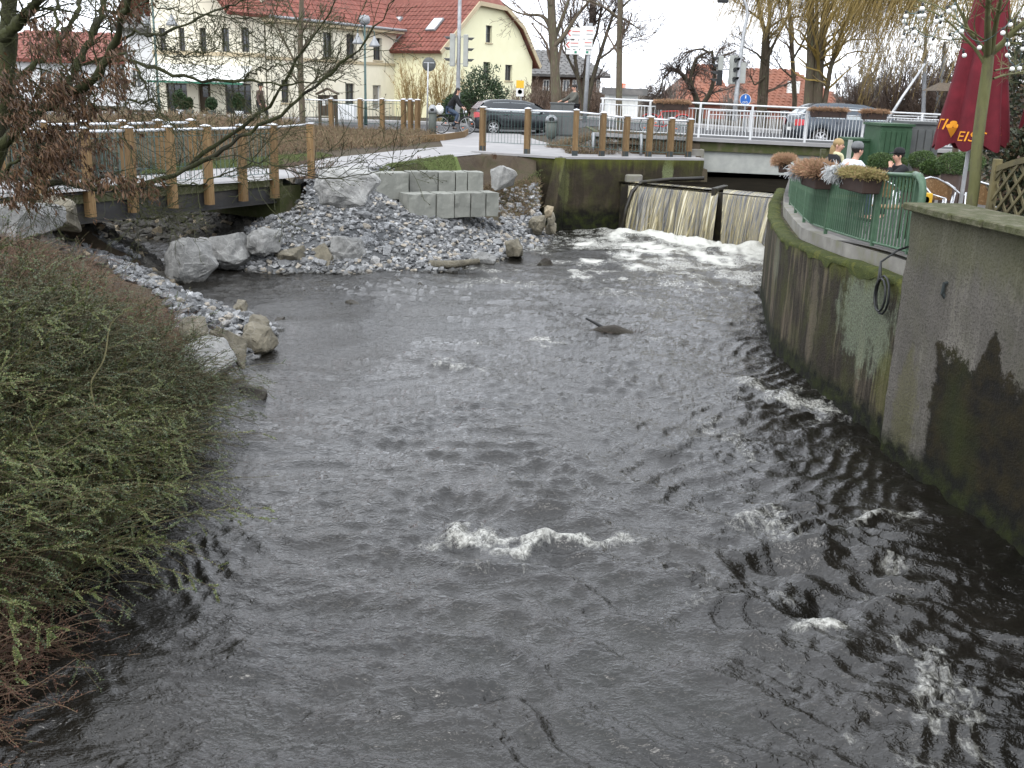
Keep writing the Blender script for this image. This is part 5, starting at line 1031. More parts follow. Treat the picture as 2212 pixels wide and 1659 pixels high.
# ================================================================ TREES AND SHRUBS
def curve(pts,K):
    """smooth resample of a polyline of (x,y,z,r)"""
    A_=np.array(pts,float); s=np.r_[0,np.cumsum(np.linalg.norm(np.diff(A_[:,:3],axis=0),axis=1))]; t=np.linspace(0,s[-1],K)
    B_=np.stack([np.interp(t,s,A_[:,k]) for k in range(4)],-1)
    for _ in range(2): B_[1:-1]=(B_[:-2]+2*B_[1:-1]+B_[2:])/4
    return B_
def trace(pts,D0,D1,K=16):
    """limb followed along photo points (x,y,width px), between distances D0 and D1"""
    n=len(pts); out=[]
    for i,(x,y,w) in enumerate(pts):
        D=D0+(D1-D0)*i/(n-1); p=pd(x,y,D); out.append((p.x,p.y,p.z,w/2/FOC*D*1.03))
    return curve(out,K)
def tree(label,trunks,limbs,D,mat='barkfar',twmat='twigfar',lv=((5,(1.2,2.6)),(6,(.6,1.3)),(5,(.3,.6))),spread=.6,ang=(.35,.9),trop=.04,seed=1,name='tree',minr=.0045,zb=None,wob=.16,group=None,t0=.2):
    r=np.random.RandomState(seed); T=[trace(t,D,D,18) for t in trunks]; Lm=[trace(t,D+r.uniform(-spread,spread)*.3,D+r.uniform(-spread,spread),18) for t in limbs]
    if zb is not None:
        for t in T: t[0,2]=zb-.1
    o=thing(name,label,'tree',(T[0][0,0],T[0][0,1],T[0][0,2]),0,group)
    nb=NB(); 
    for t in T: tubes(nb,t[None,:,:3],t[None,:,3],8)
    nb.build('trunk',M[mat],o,True)
    if Lm:
        nb=NB()
        for t in Lm: tubes(nb,t[None,:,:3],t[None,:,3],6)
        nb.build('limbs',M[mat],o,True)
    P_=np.stack([t[:,:3] for t in T+Lm]); R_=np.stack([t[:,3] for t in T+Lm]); nb=NB(); k=0
    for (n,L) in lv:
        P_,R_=grow(P_,R_,n,L,ang,7,wob,trop,.5,t0 if k==0 else .12,r); R_=np.maximum(R_,minr); tubes(nb,P_,R_,3); k+=1
    tag(nb.build('crown',M[twmat],o),kind='stuff'); return o
tree('tall bare tree with a forked crown behind the grey cabinet',[[(1204,262,22),(1201,200,20),(1197,120,18),(1193,60,17),(1190,0,16),(1187,-90,13),(1184,-220,7)]],
 [[(1197,110,10),(1187,50,9),(1170,30,7),(1143,34,5),(1111,26,3),(1085,5,2)],[(1197,98,11),(1219,78,9),(1232,54,8),(1251,27,6),(1273,4,5),(1300,-40,3)],[(1196,90,9),(1207,60,8),(1222,20,7),(1235,-20,5),(1250,-80,3)],[(1190,10,8),(1170,-30,6),(1150,-90,4)]],38.5,seed=3,zb=2.0)
tree('slender bare tree rising from the bank behind the bench, in front of the kiosk',[[(1337,305,13),(1337,200,13),(1338,100,12),(1340,0,11),(1343,-150,7),(1344,-260,3)]],
 [[(1337,40,6),(1312,20,5),(1285,5,4),(1255,0,2)],[(1339,36,4),(1362,50,3),(1385,66,2)],[(1340,0,6),(1370,-40,5),(1395,-110,3)],[(1339,20,5),(1360,0,4),(1390,-20,2)]],35.5,lv=((7,(1.,2.2)),(6,(.5,1.1)),(4,(.25,.5))),seed=4,zb=2.3)
tree('dark many-stemmed bare tree behind the post with the white signs',[[(1262,252,14),(1266,150,12),(1278,60,11),(1282,-60,8)],[(1266,235,10),(1283,160,9),(1305,90,7),(1328,20,5)],[(1262,240,8),(1247,160,7),(1238,90,6),(1232,20,4)]],
 [[(1270,120,6),(1290,70,5),(1300,10,4)],[(1248,170,6),(1225,120,5),(1215,70,3)],[(1290,130,5),(1320,110,4),(1350,70,2)]],52,'bark','twig',lv=((8,(1.6,3.4)),(7,(.8,1.7)),(5,(.4,.8))),seed=6,zb=2.0,minr=.008)
tree('slim young tree with a moss-tinted stem in front of the cream house',[[(655,290,13),(650,180,12),(648,100,11),(652,0,9),(653,-120,5)]],
 [[(650,160,5),(625,110,4),(600,60,3),(585,20,2)],[(649,120,5),(680,70,4),(705,10,2)],[(650,60,5),(625,10,3),(605,-40,2)],[(650,200,4),(690,165,3),(720,150,2)]],34,lv=((7,(.8,1.7)),(6,(.4,.9)),(4,(.2,.4))),seed=7,zb=2.0,minr=.005)
tree('bare tree with a forked trunk standing behind the far railing, right of the traffic lights',[[(1648,240,17),(1652,180,16),(1656,120,14),(1655,75,13)],[(1655,80,10),(1643,35,8),(1634,-20,7),(1628,-90,4)],[(1655,80,9),(1664,35,8),(1659,-20,6),(1655,-90,4)]],
 [[(1655,130,7),(1672,95,5),(1690,58,4),(1710,20,2)],[(1646,45,5),(1620,25,4),(1600,8,2)],[(1655,140,6),(1635,115,4),(1605,100,2)],[(1662,60,5),(1690,40,4),(1730,35,2)],[(1654,165,5),(1630,185,3),(1620,160,2)]],49,seed=9,zb=2.0,minr=.008)
tree('thin straight bare tree between the forked tree and the willow',[[(1718,235,10),(1712,130,9),(1708,60,9),(1700,-40,7),(1697,-120,3)]],[[(1712,130,5),(1735,90,4),(1750,50,2)],[(1710,80,5),(1690,40,3),(1680,0,2)],[(1714,170,4),(1690,150,3),(1670,120,2)]],52,seed=10,zb=2.0,minr=.008)
tree('gnarled bare tree with drooping tips left of the right-hand traffic lights',[[(1512,240,14),(1500,200,11),(1478,165,9),(1462,150,7)],[(1512,235,11),(1535,200,9),(1545,160,7),(1538,110,5)],[(1508,225,9),(1490,170,7),(1503,125,6),(1530,112,4)]],
 [[(1475,160,5),(1450,150,4),(1432,170,3),(1425,200,2)],[(1535,115,5),(1515,105,4),(1490,110,3),(1470,130,2)],[(1545,150,5),(1565,120,4),(1590,110,2)]],56,'bark','twig',lv=((8,(1.2,2.4)),(8,(.6,1.5)),(5,(.3,.8))),trop=-.10,seed=12,zb=2.0,minr=.009)
# willow with hanging yellow strands
wt=thing('willow','large weeping willow with golden yellow twigs hanging behind the terrace','tree',(pz(1760,240,2.0).x,46,2.0))
nb=NB(); TR=[[(1745,240,21),(1752,130,17),(1751,0,14),(1748,-120,9)],[(1766,240,19),(1772,130,15),(1779,40,13),(1795,-60,9)],[(1779,238,11),(1795,140,9),(1822,60,7),(1850,0,5)],[(1757,238,12),(1762,150,9),(1765,60,8),(1762,-60,5)]]
TW=[trace(t,46,46,18) for t in TR]
for t in TW: t[0,2]=1.9; tubes(nb,t[None,:,:3],t[None,:,3],8)
nb.build('trunk',M['barkfar'],wt,True)
LB_=[[(1779,40,9),(1840,-60,8),(1930,-140,7),(2040,-180,5),(2160,-190,3)],[(1795,-60,8),(1900,-170,7),(2050,-220,5),(2200,-200,3)],[(1751,0,7),(1800,-120,6),(1890,-190,5),(1990,-200,3)],[(1750,-40,6),(1700,-100,5),(1650,-110,3)],[(1795,-60,7),(1960,-120,6),(2110,-110,5),(2250,-80,3)]]
LW_=[trace(t,46,46+dz,18) for t,dz in zip(LB_,(-5,-2,3,0,-8))]; nb=NB()
for t in LW_: tubes(nb,t[None,:,:3],t[None,:,3],5)
nb.build('limbs',M['barkfar'],wt,True)
r=np.random.RandomState(21); Pw=np.stack([t[:,:3] for t in LW_+TW[1:3]]); Rw=np.stack([t[:,3] for t in LW_+TW[1:3]]); nb=NB()
P1,R1=grow(Pw,Rw,30,(1.5,4.),(.4,1.3),7,.2,-.03,.5,.15,r); R1=np.maximum(R1,.012); tubes(nb,P1,R1,3)
def strands(P_,n,L,r,lean=(-.25,0,-1.)):
    N,K,_=P_.shape; M_=N*n; idx=np.repeat(np.arange(N),n); t=r.uniform(.1,1,M_)*(K-1); i0=np.minimum(t.astype(int),K-2); f=(t-i0)[:,None]; S=P_[idx,i0]*(1-f)+P_[idx,i0+1]*f
    D_=nrm(r.normal(size=(M_,3))*.8+np.array([0,0,.1])); ln=r.uniform(L[0],L[1],M_); p=S; out=[S]
    for k in range(6): D_=nrm(D_*.62+np.array(lean)*.42+r.normal(size=(M_,3))*.07); p=p+D_*(ln/6)[:,None]; out.append(p)
    return np.stack(out,1)
S1=strands(P1,44,(1.8,5.4),r); S1=S1[(S1[:,-1,2]>3.2)]; qq=(S1[:,-1]-np.array([0,0,EYE]))@np.array(CM); ex_=1106+FOC*qq[:,0]/-qq[:,2]; ey_=829.5-FOC*qq[:,1]/-qq[:,2]; S1=S1[~((ex_<1850)&(ey_>95+.5*np.clip(ex_-1740,0,999)))]; S1=S1[r.uniform(size=len(S1))<.85]
tubes(nb,S1,np.linspace(.009,.004,7)[None]*np.ones((len(S1),1)),3)
S2,_=grow(S1,np.full((len(S1),7),.004),2,(.4,1.1),(.2,.6),4,.1,-.35,.6,.1,r); tubes(nb,S2,np.linspace(.008,.005,4)[None],3)
tag(nb.build('crown',M['willow'],wt),kind='stuff')
def shrub(name,label,x0,x1,ytop,ybase,D,n,mat,seed,zb=2.0,depth=1.5,rad=.012,lv=((4,(.4,.9)),(3,(.2,.4))),lean=.35,cat='shrub',group=None,trop=.03,minr=.004,wob=.09):
    """bare shrub: stems fanning up from a tight base"""
    r=np.random.RandomState(seed); a_=pd(x0,ybase,D).x; b_=pd(x1,ybase,D).x; H=hz((x0+x1)/2,ytop,D)-zb; o=thing(name,label,cat,((a_+b_)/2,D,zb),0,group)
    c=r.uniform(-.5,.5,n); B_=np.stack([(a_+b_)/2+c*(b_-a_)*.45,D+r.uniform(-.5,.5,n)*depth*.5,np.full(n,zb-.05)],-1)
    D_=nrm(np.stack([c*lean*2*(b_-a_)/max(H,.5),r.normal(size=n)*.18,np.ones(n)],-1)); ln=H*r.uniform(.6,1.05,n); p=B_; out=[B_]
    for k in range(7): D_=nrm(D_+r.normal(size=(n,3))*wob); p=p+D_*(ln/7)[:,None]; out.append(p)
    P_=np.stack(out,1); R_=rad*np.linspace(1,.3,8)[None]*r.uniform(.6,1.2,(n,1)); nb=NB(); tubes(nb,P_,R_,4)
    for (m_,L) in lv: P_,R_=grow(P_,R_,m_,L,(.25,.7),5,.12,trop,.6,.2,r); R_=np.maximum(R_,minr); tubes(nb,P_,R_,3)
    ob=nb.build('stems',M[mat],o); ob['kind']='stuff'; return o
M['yellowtwig']=leafmat('yellow_twig',[(0,(.34,.25,.10)),(.5,(.26,.18,.08)),(1,(.42,.32,.14))])
M['browntwig']=leafmat('brown_twig',[(0,(.13,.09,.065)),(.5,(.09,.06,.045)),(1,(.19,.13,.09))])
M['greytwig']=leafmat('grey_twig',[(0,(.16,.14,.12)),(.5,(.11,.095,.08)),(1,(.22,.19,.16))])
shrub('bare_shrub','tall straw-coloured bare shrub between the cream house and the round sign',862,925,125,285,56,60,'yellowtwig',1,2.0,2,.02,minr=.008)
shrub('bare_shrub','straw-coloured bare shrub behind the cyclist, against the yellow side wall',925,985,120,285,57,60,'yellowtwig',2,2.0,2,.02,minr=.008)
shrub('bare_shrub','thin twiggy shrub with ochre tips below the double traffic light',990,1020,160,250,58,24,'yellowtwig',3,2.0,1.5,.015,minr=.007)
shrub('bare_shrub','low brown twiggy shrub behind the dark car under the gable windows',1095,1150,180,250,60,50,'browntwig',4,2.0,2,.015,minr=.009)
shrub('bare_shrub','brown twiggy shrub between the car and the brown house',1140,1190,170,250,62,50,'browntwig',5,2.0,2,.015,minr=.009)
for i,(a_,b_,t_,D_) in enumerate([(1205,1260,185,66),(1262,1312,178,70),(1385,1432,170,68),(1420,1470,150,74),(1556,1600,185,70)]):
    shrub('bare_shrub',['dense brown bush behind the standing man','dense brown bush left of the kiosk','grey-brown bush right of the kiosk','tall grey-brown bush behind the drooping tree','bush under the right-hand traffic lights'][i],a_,b_,t_,250,D_,60,'browntwig' if i<2 else 'greytwig',20+i,1.9,2.5,.02,minr=.011)
BG=[(1800,1870,120,62),(1860,1930,90,58),(1925,2000,80,56),(1990,2060,70,52),(2050,2130,60,50),(2120,2212,40,48),(1830,1900,175,50),(1900,1975,165,47),(1975,2045,150,45),(2040,2110,140,43),(2110,2200,120,40)]
BL=['far grey thicket at the right end of the orange roof','grey-brown thicket behind the last flower box','tall thicket left of the pale slanting pole','tall thicket around the pale upright stems','dark thicket behind the closed umbrella','dark thicket behind the tree hung with bulbs','low thicket above the second flower box','low thicket above the third flower box','low brown thicket behind the dark grey container','low dark thicket just left of the closed umbrella','low dark thicket behind the trellis']
for i,(a_,b_,t_,D_) in enumerate(BG): shrub('thicket',BL[i],a_,b_,t_,262,D_,80,'browntwig' if i>5 else 'greytwig',40+i,1.9,3,.022,lv=((5,(.5,1.2)),(4,(.3,.6))),minr=.010)
# pale stems behind the right end of the railing
for i,(tr,lb) in enumerate([([(1994,262,9),(1996,200,9),(1998,130,7),(2000,60,5)],'pale upright birch stem right of the slanting pole'),([(2018,270,9),(2027,215,9),(2034,170,8),(2042,90,6)],'pale leaning birch stem nearest the closed umbrella')]):
    tree(lb,[tr],[],43+i,'birchbark' if 'birchbark' in M else 'galvdull','twigfar',lv=((6,(.6,1.4)),(4,(.3,.6))),seed=70+i,zb=1.9,name='birch')
t_=thing('leaning_pole','pale slanting pole leaning over the third flower box','pole',(0,0,0)); mb=MB(); p=pd(1912,270,34); q=pd(1998,138,34.5); mb.tube([p,p.lerp(q,.5)+Vector((-.05,0,-.03)),q],[.06,.045,.03],7); mb.build('shaft',M['galv'],t_,True)
# evergreen bush
def leafball(name,label,c,rx,ry,rz,n,mat,seed,l=.05,w=.022,stem=True,cat='shrub',lump=.25,group=None,box=False,pname='foliage'):
    r=np.random.RandomState(seed); o=thing(name,label,cat,(c[0],c[1],c[2]-rz),0,group); u=nrm(r.normal(size=(n,3)))
    if box: u=np.clip(u*1.5,-1,1)
    rad=(1-np.abs(r.normal(size=n))*.16)[:,None]*(1+lump*fbm(u[:,0]*2.5+seed,u[:,1]*2.5,u[:,2]*2.5,seed,3))[:,None]
    Pp=np.array(c)+u*np.array([rx,ry,rz])*rad; Dv=nrm(u*.7+r.normal(size=(n,3))*.6+np.array([0,0,.2])); Uv=nrm(np.cross(Dv,r.normal(size=(n,3))))
    nb=NB(); leaves(nb,Pp,Dv,Uv,r.uniform(.7,1.3,n)*l,w); tag(nb.build(pname,M[mat],o),kind='stuff')
    if stem:
        nb=NB(); m_=40; uu=nrm(r.normal(size=(m_,3))+np.array([0,0,.5])); B_=np.tile([c[0],c[1],c[2]-rz*.95],(m_,1)); E2=np.array(c)+uu*np.array([rx,ry,rz])*.85; Ps=np.stack([B_,(B_+E2)/2+np.array([0,0,.1*rz]),E2],1); tubes(nb,Ps,np.array([.03,.02,.008])*max(rz,.4),3); tag(nb.build('branches',M['twig'],o),kind='stuff')
    return o
c=pd(1043,205,53); leafball('evergreen_bush','dark green conical evergreen bush behind the dark car',(c.x,53,3.1),1.15,1.0,1.45,7000,'evergreen',3,.16,.03,lump=.7)
leafball('evergreen_bush','smaller dark evergreen at the left foot of the conical one',(c.x-1.2,54,2.7),.9,.8,.9,4500,'evergreen',5,.12,.04,lump=.4)
# ---------------------------------------------------------------- mossy tree in front
Z=.3085
def zs(l): return [(x*Z,y*Z,w*Z) for x,y,w in l]
FB=[(zs([(-230,1750,170),(-140,1450,150),(-70,1200,135),(0,960,125),(35,700,120),(50,400,115),(60,150,105),(70,-150,90),(95,-420,70),(140,-700,50)]),8.6,8.6,'trunk'),
 (zs([(20,1010,75),(130,900,68),(270,800,62),(420,690,62),(600,600,60),(720,480,54),(800,330,48),(840,200,42),(860,90,38),(950,-60,30)]),8.5,7.6,'l'),
 (zs([(30,260,80),(150,130,66),(250,20,58),(330,-60,48)]),8.5,8.2,'l'),
 (zs([(430,690,50),(480,580,52),(560,400,50),(650,250,46),(700,120,42),(740,-40,38)]),8.1,8.8,'l'),
 (zs([(30,640,46),(100,560,44),(160,520,40),(300,420,38),(380,300,36),(470,220,34),(540,100,32),(580,-40,28)]),8.6,9.4,'l'),
 (zs([(400,-30,20),(390,120,20),(400,250,20),(410,330,18),(430,450,14),(430,600,10)]),8.2,7.9,'s'),
 (zs([(0,1225,44),(150,1250,42),(300,1265,40),(500,1300,40),(700,1322,40),(880,1330,38),(1080,1275,36),(1290,1200,34)])+[(435,338,8.5),(480,300,8),(512,284,7.5),(544,257,7),(582,230,6.5),(601,205,6),(615,176,5.5),(642,143,5),(658,116,4),(679,89,3.4),(698,59,3),(717,22,2.4),(728,-10,2)],8.6,7.0,'l'),
 (zs([(1240,1222,26),(1400,1165,30)])+[(470,330,8.5),(512,300,8.5),(566,270,8),(620,238,7.5),(647,216,7),(688,178,6.5),(728,146,6),(755,122,5),(785,89,4.3),(809,62,3.6),(831,30,3),(858,-6,2)],7.5,6.7,'l'),
 (zs([(740,440,24),(800,400,24),(930,420,24),(1090,470,24),(1200,530,22),(1400,570,20),(1550,575,19),(1700,560,17)])+[(555,174,4.6),(593,180,4.2),(650,182,3.6),(700,174,2.8),(745,160,2)],8.0,7.0,'l'),
 (zs([(1680,560,12),(1760,520,12),(1830,480,11)])+[(583,146,3),(610,140,2.6),(655,137,2)],7.3,7.0,'s'),
 (zs([(800,360,16),(850,370,16),(960,480,16),(1020,600,15),(1060,720,13),(1180,850,9),(1240,930,6)]),7.9,7.2,'s'),
 (zs([(800,310,22),(860,280,20),(930,215,18),(1000,240,20),(1100,243,19),(1250,190,17),(1400,120,15),(1600,45,12),(1740,-10,9)]),8.0,7.2,'s'),
 (zs([(740,60,16),(800,108,16),(900,75,15),(1000,20,14),(1080,-20,12)]),8.6,8.0,'s'),
 (zs([(1100,1280,10),(1300,1300,11),(1450,1272,10),(1600,1222,9),(1700,1165,8),(1800,1080,7),(1900,950,5)]),7.6,7.0,'s'),
 (zs([(1480,1110,9),(1540,1095,10),(1700,1100,10),(1936,1160,10)])+[(620,365,3),(660,377,2.8),(700,387,2.6),(760,384,2.4),(820,372,2),(870,350,1.6),(895,335,1.2)],7.2,6.6,'s'),
 (zs([(640,640,14),(700,820,10),(800,900,9),(870,960,9),(930,1100,7),(935,1230,5)]),8.1,7.7,'s'),
 (zs([(0,1230,30),(120,1120,24),(300,1000,20),(420,1050,14),(480,1150,9)]),8.6,7.9,'s'),
 (zs([(20,560,22),(100,640,18),(170,700,13),(230,790,8)]),8.6,8.1,'s'),
 (zs([(880,1330,12),(960,1400,9),(1100,1490,7),(1180,1540,5)]),7.8,7.5,'s'),
 (zs([(860,60,14),(1000,160,12),(1100,300,11),(1240,370,9),(1500,360,7)]),7.9,7.3,'s'),
 (zs([(1000,240,9),(1080,320,9),(1200,410,8),(1380,400,7),(1520,330,6),(1700,290,5)]),7.7,7.2,'s'),
 (zs([(1100,60,9),(1300,90,9),(1500,110,8),(1750,130,7)])+[(600,60,2),(650,75,1.8),(690,90,1.4)],7.6,7.0,'s'),
 (zs([(760,640,14),(900,700,12),(1060,720,10)]),8.1,7.8,'s'),(zs([(150,1250,14),(260,1350,10),(330,1430,7)]),8.4,8.2,'s'),
 (zs([(0,800,26),(200,760,22),(420,770,18),(640,740,14),(840,760,9)]),8.7,8.4,'s')]
ft=thing('mossy_tree','mossy dark tree at the left edge, long branches over the river, dead brown leaves','tree',(pd(8,450,8.6).x,8.6,.9))
T=[(trace(p_,a_,b_,26),k_) for p_,a_,b_,k_ in FB]
nb=NB(); t=T[0][0]; t[0,2]-=.9; t[:,3]*=1+.12*np.sin(np.arange(26)*1.7); tubes(nb,t[None,:,:3],t[None,:,3],12); nb.build('trunk',M['mossbark'],ft,True)
for t,k_ in T[1:]:
    nb=NB(); rj=np.random.RandomState(int(abs(t[0,0]*100)))
    t[1:-1,:3]+=rj.normal(size=(24,3))*.010; t[:,3]*=1+.16*rj.normal(size=26).clip(-1,1); tubes(nb,t[None,:,:3],t[None,:,3],8 if k_=='l' else 5); nb.build('branch',M['mossbark'],ft,True)
r=np.random.RandomState(4)
big=[t for t,k_ in T[1:] if k_=='l']; sml=[t for t,k_ in T[1:] if k_=='s']
Pb=np.stack([t[:,:3] for t in big+sml]); Rb=np.stack([np.maximum(t[:,3],.006) for t in big+sml])
nb=NB(); P1,R1=grow(Pb,Rb*.6,15,(.30,.9),(.35,1.0),8,.13,.02,.42,.15,r,tip=.4); R1=np.clip(R1,.0022,.009); tubes(nb,P1,R1,4)
P2,R2=grow(P1,R1,5,(.12,.42),(.4,1.0),6,.14,.01,.6,.15,r); R2=np.clip(R2,.0017,.004); tubes(nb,P2,R2,3)
P3,R3=grow(P2,R2,3,(.04,.14),(.4,1.),4,.12,.02,.7,.2,r); R3=np.clip(R3,.0013,.0026); tubes(nb,P3,R3,3)
Tx,_=grow(Pb[:len(big)],Rb[:len(big)],6,(.25,.6),(.5,1.2),6,.16,.0,.3,.05,r)
bd=P3[:,-1]; Db=nrm(P3[:,-1]-P3[:,-2]); Ps=np.stack([bd,bd+Db*.006,bd+Db*.013],1); tubes(nb,Ps,np.array([.0016,.0030,.0008]),4)
tag(nb.build('twigs',M['mossbark'],ft),kind='stuff')
# dead leaves still hanging
def inz(P_,boxes):
    out=np.zeros(len(P_)); 
    q=(P_-np.array([0,0,EYE]))@np.array(CM); X=(1106+FOC*q[:,0]/-q[:,2])/Z; Y=(829.5-FOC*q[:,1]/-q[:,2])/Z
    for (x,y,rx,ry,p) in boxes: out=np.maximum(out,p*np.exp(-(((X-x)/rx)**2+((Y-y)/ry)**2)))
    return out
LBX=[(420,1080,330,190,1.),(180,1260,260,90,1.),(700,1270,220,70,.9),(110,600,150,130,.95),(470,640,140,110,.9),(820,370,90,70,.9),(380,290,190,70,.85),(800,530,90,90,.8),(350,950,220,100,.9),(120,1370,150,70,.9),(1030,1330,60,40,.6),(300,150,200,70,.2),(880,80,120,60,.4),(620,780,160,90,.5),(50,850,120,90,.7)]
PA=np.concatenate([P2,P1[:,1:7],strands(Pb[:,::3],14,(.15,.5),r,(.1,0,-.6))[:,:6]]); S_l=PA[:,1:].reshape(-1,3); pr=inz(S_l,LBX); S_l=S_l[r.uniform(size=len(S_l))<pr*1.0]; 
S_l=np.repeat(S_l,5,0); S_l+=r.normal(size=S_l.shape)*.022; S_l=S_l[r.permutation(len(S_l))[:11500]]; n=len(S_l)
Dv=nrm(np.stack([r.normal(size=n)*.38+.30,r.normal(size=n)*.4,-np.abs(r.normal(size=n))*.7-.35],-1)); Uv=nrm(np.cross(Dv,r.normal(size=(n,3)))); Nv=np.cross(Dv,Uv)
l=r.uniform(.040,.078,n)[:,None]; w=r.uniform(.005,.010,n)[:,None]; cu=r.uniform(-.4,.5,n)[:,None]
v=np.stack([S_l,S_l+Dv*l*.45+Uv*w+Nv*w*.6,S_l+Dv*l*.45+Nv*w*cu,S_l+Dv*l*.45-Uv*w+Nv*w*.6,S_l+Dv*l+Nv*l*cu*.4],1); nb=NB(); b_=np.arange(n)*5
nb.add(v.reshape(-1,3),None,np.concatenate([np.stack([b_,b_+1,b_+2],-1),np.stack([b_,b_+2,b_+3],-1),np.stack([b_+1,b_+4,b_+2],-1),np.stack([b_+2,b_+4,b_+3],-1)]))
tag(nb.build('dead_leaves',M['deadleaf'],ft),kind='stuff')
# ---------------------------------------------------------------- cotoneaster on the bank
def inpoly(x,y,pl):
    ins=np.zeros(len(x),bool)
    for i in range(len(pl)):
        ax,ay=pl[i]; bx,by=pl[(i+1)%len(pl)]; c=((ay>y)!=(by>y)); xi=ax+(y-ay)*(bx-ax)/((by-ay) or 1e-9); ins^=(c&(x<xi))
    return ins
r=np.random.RandomState(33); N=30000; bx=r.uniform(-9,-2.9,N); by=r.uniform(3.6,15.5,N); dw,_=sdist(bx,by); k_=(dw>.02); bx,by,dw=bx[k_],by[k_],dw[k_]; bz=G(bx,by)
q=(np.stack([bx,by,bz+.28],-1)-np.array([0,0,EYE]))@np.array(CM); PX=1106+FOC*q[:,0]/-q[:,2]; PY=829.5-FOC*q[:,1]/-q[:,2]
gpl=[(-900,620),(0,630),(120,675),(240,755),(335,790),(385,815),(425,880),(440,1000),(410,1180),(320,1340),(130,1340),(0,1270),(-900,1200)]
bpl=[(-900,480),(0,490),(60,512),(165,535),(275,612),(400,698),(430,730),(400,805),(335,790),(240,755),(120,675),(0,630),(-900,620)]
bpl2=[(-900,1180),(0,1240),(130,1310),(320,1330),(240,1370),(120,1420),(0,1500),(-900,1900)]
gi=inpoly(PX,PY,gpl); b1=inpoly(PX,PY,bpl); b2=inpoly(PX,PY,bpl2)
def stemset(sel,n,L,up,r,droop=.13,K=9,wob=.07):
    i=np.where(sel)[0]; i=r.choice(i,min(n,len(i)),False); S=np.stack([bx[i],by[i],bz[i]-.02],-1); m_=len(i)
    gx=np.stack([np.full(m_,.9),np.full(m_,-.30),np.zeros(m_)],-1)+r.normal(size=(m_,3))*.65; D_=nrm(gx*np.array([1,1,.2])*.8+np.array([0,0,1])*up[0]+r.uniform(0,up[1],(m_,1))*np.array([0,0,1])); ln=r.uniform(L[0],L[1],m_); p=S; out=[S]
    for k in range(K-1): D_=nrm(D_+np.array([.03,-.02,-droop])+r.normal(size=(m_,3))*wob); p=p+D_*(ln/(K-1))[:,None]; out.append(p)
    P_=np.stack(out,1); zz=G(P_[...,0],P_[...,1]); P_[...,2]=np.maximum(P_[...,2],np.maximum(zz+.03,.05)); return P_
def cot(name,label,sel,n,seed,L=(.7,1.4),leafn=24,mat='cotleaf',stm='cotstem',lf=1.,up=(1.1,1.0),side=4,lsz=(.010,.019),cat='shrub',minz=0):
    r=np.random.RandomState(seed); P_=stemset(sel,n,L,up,r,wob=.07 if mat!='deadcot' else .24); K=P_.shape[1]; R_=.0042*np.linspace(1,.4,K)[None]*r.uniform(.7,1.3,(len(P_),1)); P2_,R2_=grow(P_,R_,side,(.18,.45),(.35,.8),7,.1,-.03,.7,.15,r); R2_=np.maximum(R2_,.0016)
    o=thing(name,label,cat,(float(P_[:,0,0].mean()),float(P_[:,0,1].mean()),float(P_[:,0,2].mean()))); nb=NB(); tubes(nb,P_,R_,3); tubes(nb,P2_,R2_,3); tag(nb.build('stems',M[stm],o),kind='stuff')
    if lf:
        PP=[P_[:,3:],P2_]; nb=NB()
        for Q,ln_ in ((P_[:,2:],leafn),(P2_,leafn)):
            Nq,Kq,_=Q.shape; m_=int(ln_*lf); t=(np.arange(m_)+.5)/m_*(Kq-1); t=np.clip(t[None]+r.uniform(-.1,.1,(Nq,m_)),0,Kq-1.01); i0=t.astype(int); f=(t-i0)[...,None]; a_=np.arange(Nq)[:,None]; S=Q[a_,i0]*(1-f)+Q[a_,i0+1]*f; T_=nrm(Q[a_,i0+1]-Q[a_,i0])
            sg=np.where(np.arange(m_)%2==0,1,-1)[None,:,None]; sd_=nrm(np.cross(T_,np.array([0,0,1.])+.5*r.normal(size=T_.shape))); Dv=nrm(T_*.55+sd_*sg+np.array([0,0,.28])+r.normal(size=T_.shape)*.25); Uv=nrm(np.cross(Dv,np.cross(sd_,T_)+1e-3)); Uv=nrm(np.cross(Dv,np.cross(T_,sd_)*sg+.3*r.normal(size=T_.shape)))
            S=S.reshape(-1,3); l=r.uniform(lsz[0],lsz[1],len(S)); leaves(nb,S,Dv.reshape(-1,3),Uv.reshape(-1,3),l,l*.30)
        tag(nb.build('leaves',M[mat],o),kind='stuff')
    return o
M['cotspray']=leafmat('cotoneaster_spray_leaf',[(0,(.05,.08,.022)),(.5,(.085,.115,.032)),(1,(.16,.16,.055))],.45)
cen=np.array([(-4.3,6.0),(-5.0,8.6),(-5.6,11.6),(-7.3,9.4),(-4.2,10.2)]); dist=((bx[:,None]-cen[None,:,0])**2+(by[:,None]-cen[None,:,1])**2)+r.normal(size=(len(bx),5))*.5; cl=dist.argmin(1)
CLB=['large evergreen cotoneaster spilling over the water at the lower left','arching evergreen cotoneaster in the middle of the bank','evergreen cotoneaster at the top of the bank below the boulders','evergreen cotoneaster at the left edge under the mossy tree','evergreen cotoneaster trailing towards the white wedge-shaped boulder']
for k in range(5): cot('cotoneaster',CLB[k],gi&(cl==k),1000,100+k)
M['deadcot']=leafmat('dead_cotoneaster_leaf',[(0,(.085,.032,.018)),(.5,(.13,.055,.03)),(.8,(.05,.03,.018)),(.86,(.06,.08,.03)),(1,(.07,.10,.035))],.7)
cot('dead_cotoneaster','tangle of reddish brown dead cotoneaster along the top of the bank below the gravel strip',b1,3200,120,(.32,.72),10,'deadcot','brownstem',1.0,(.35,.45),4,(.008,.016))
cot('dead_cotoneaster','dry brown straggling cotoneaster at the water in the lower left corner',b2,900,121,(.4,.9),10,'deadcot','brownstem',1.0,(.4,.5),4,(.008,.016))
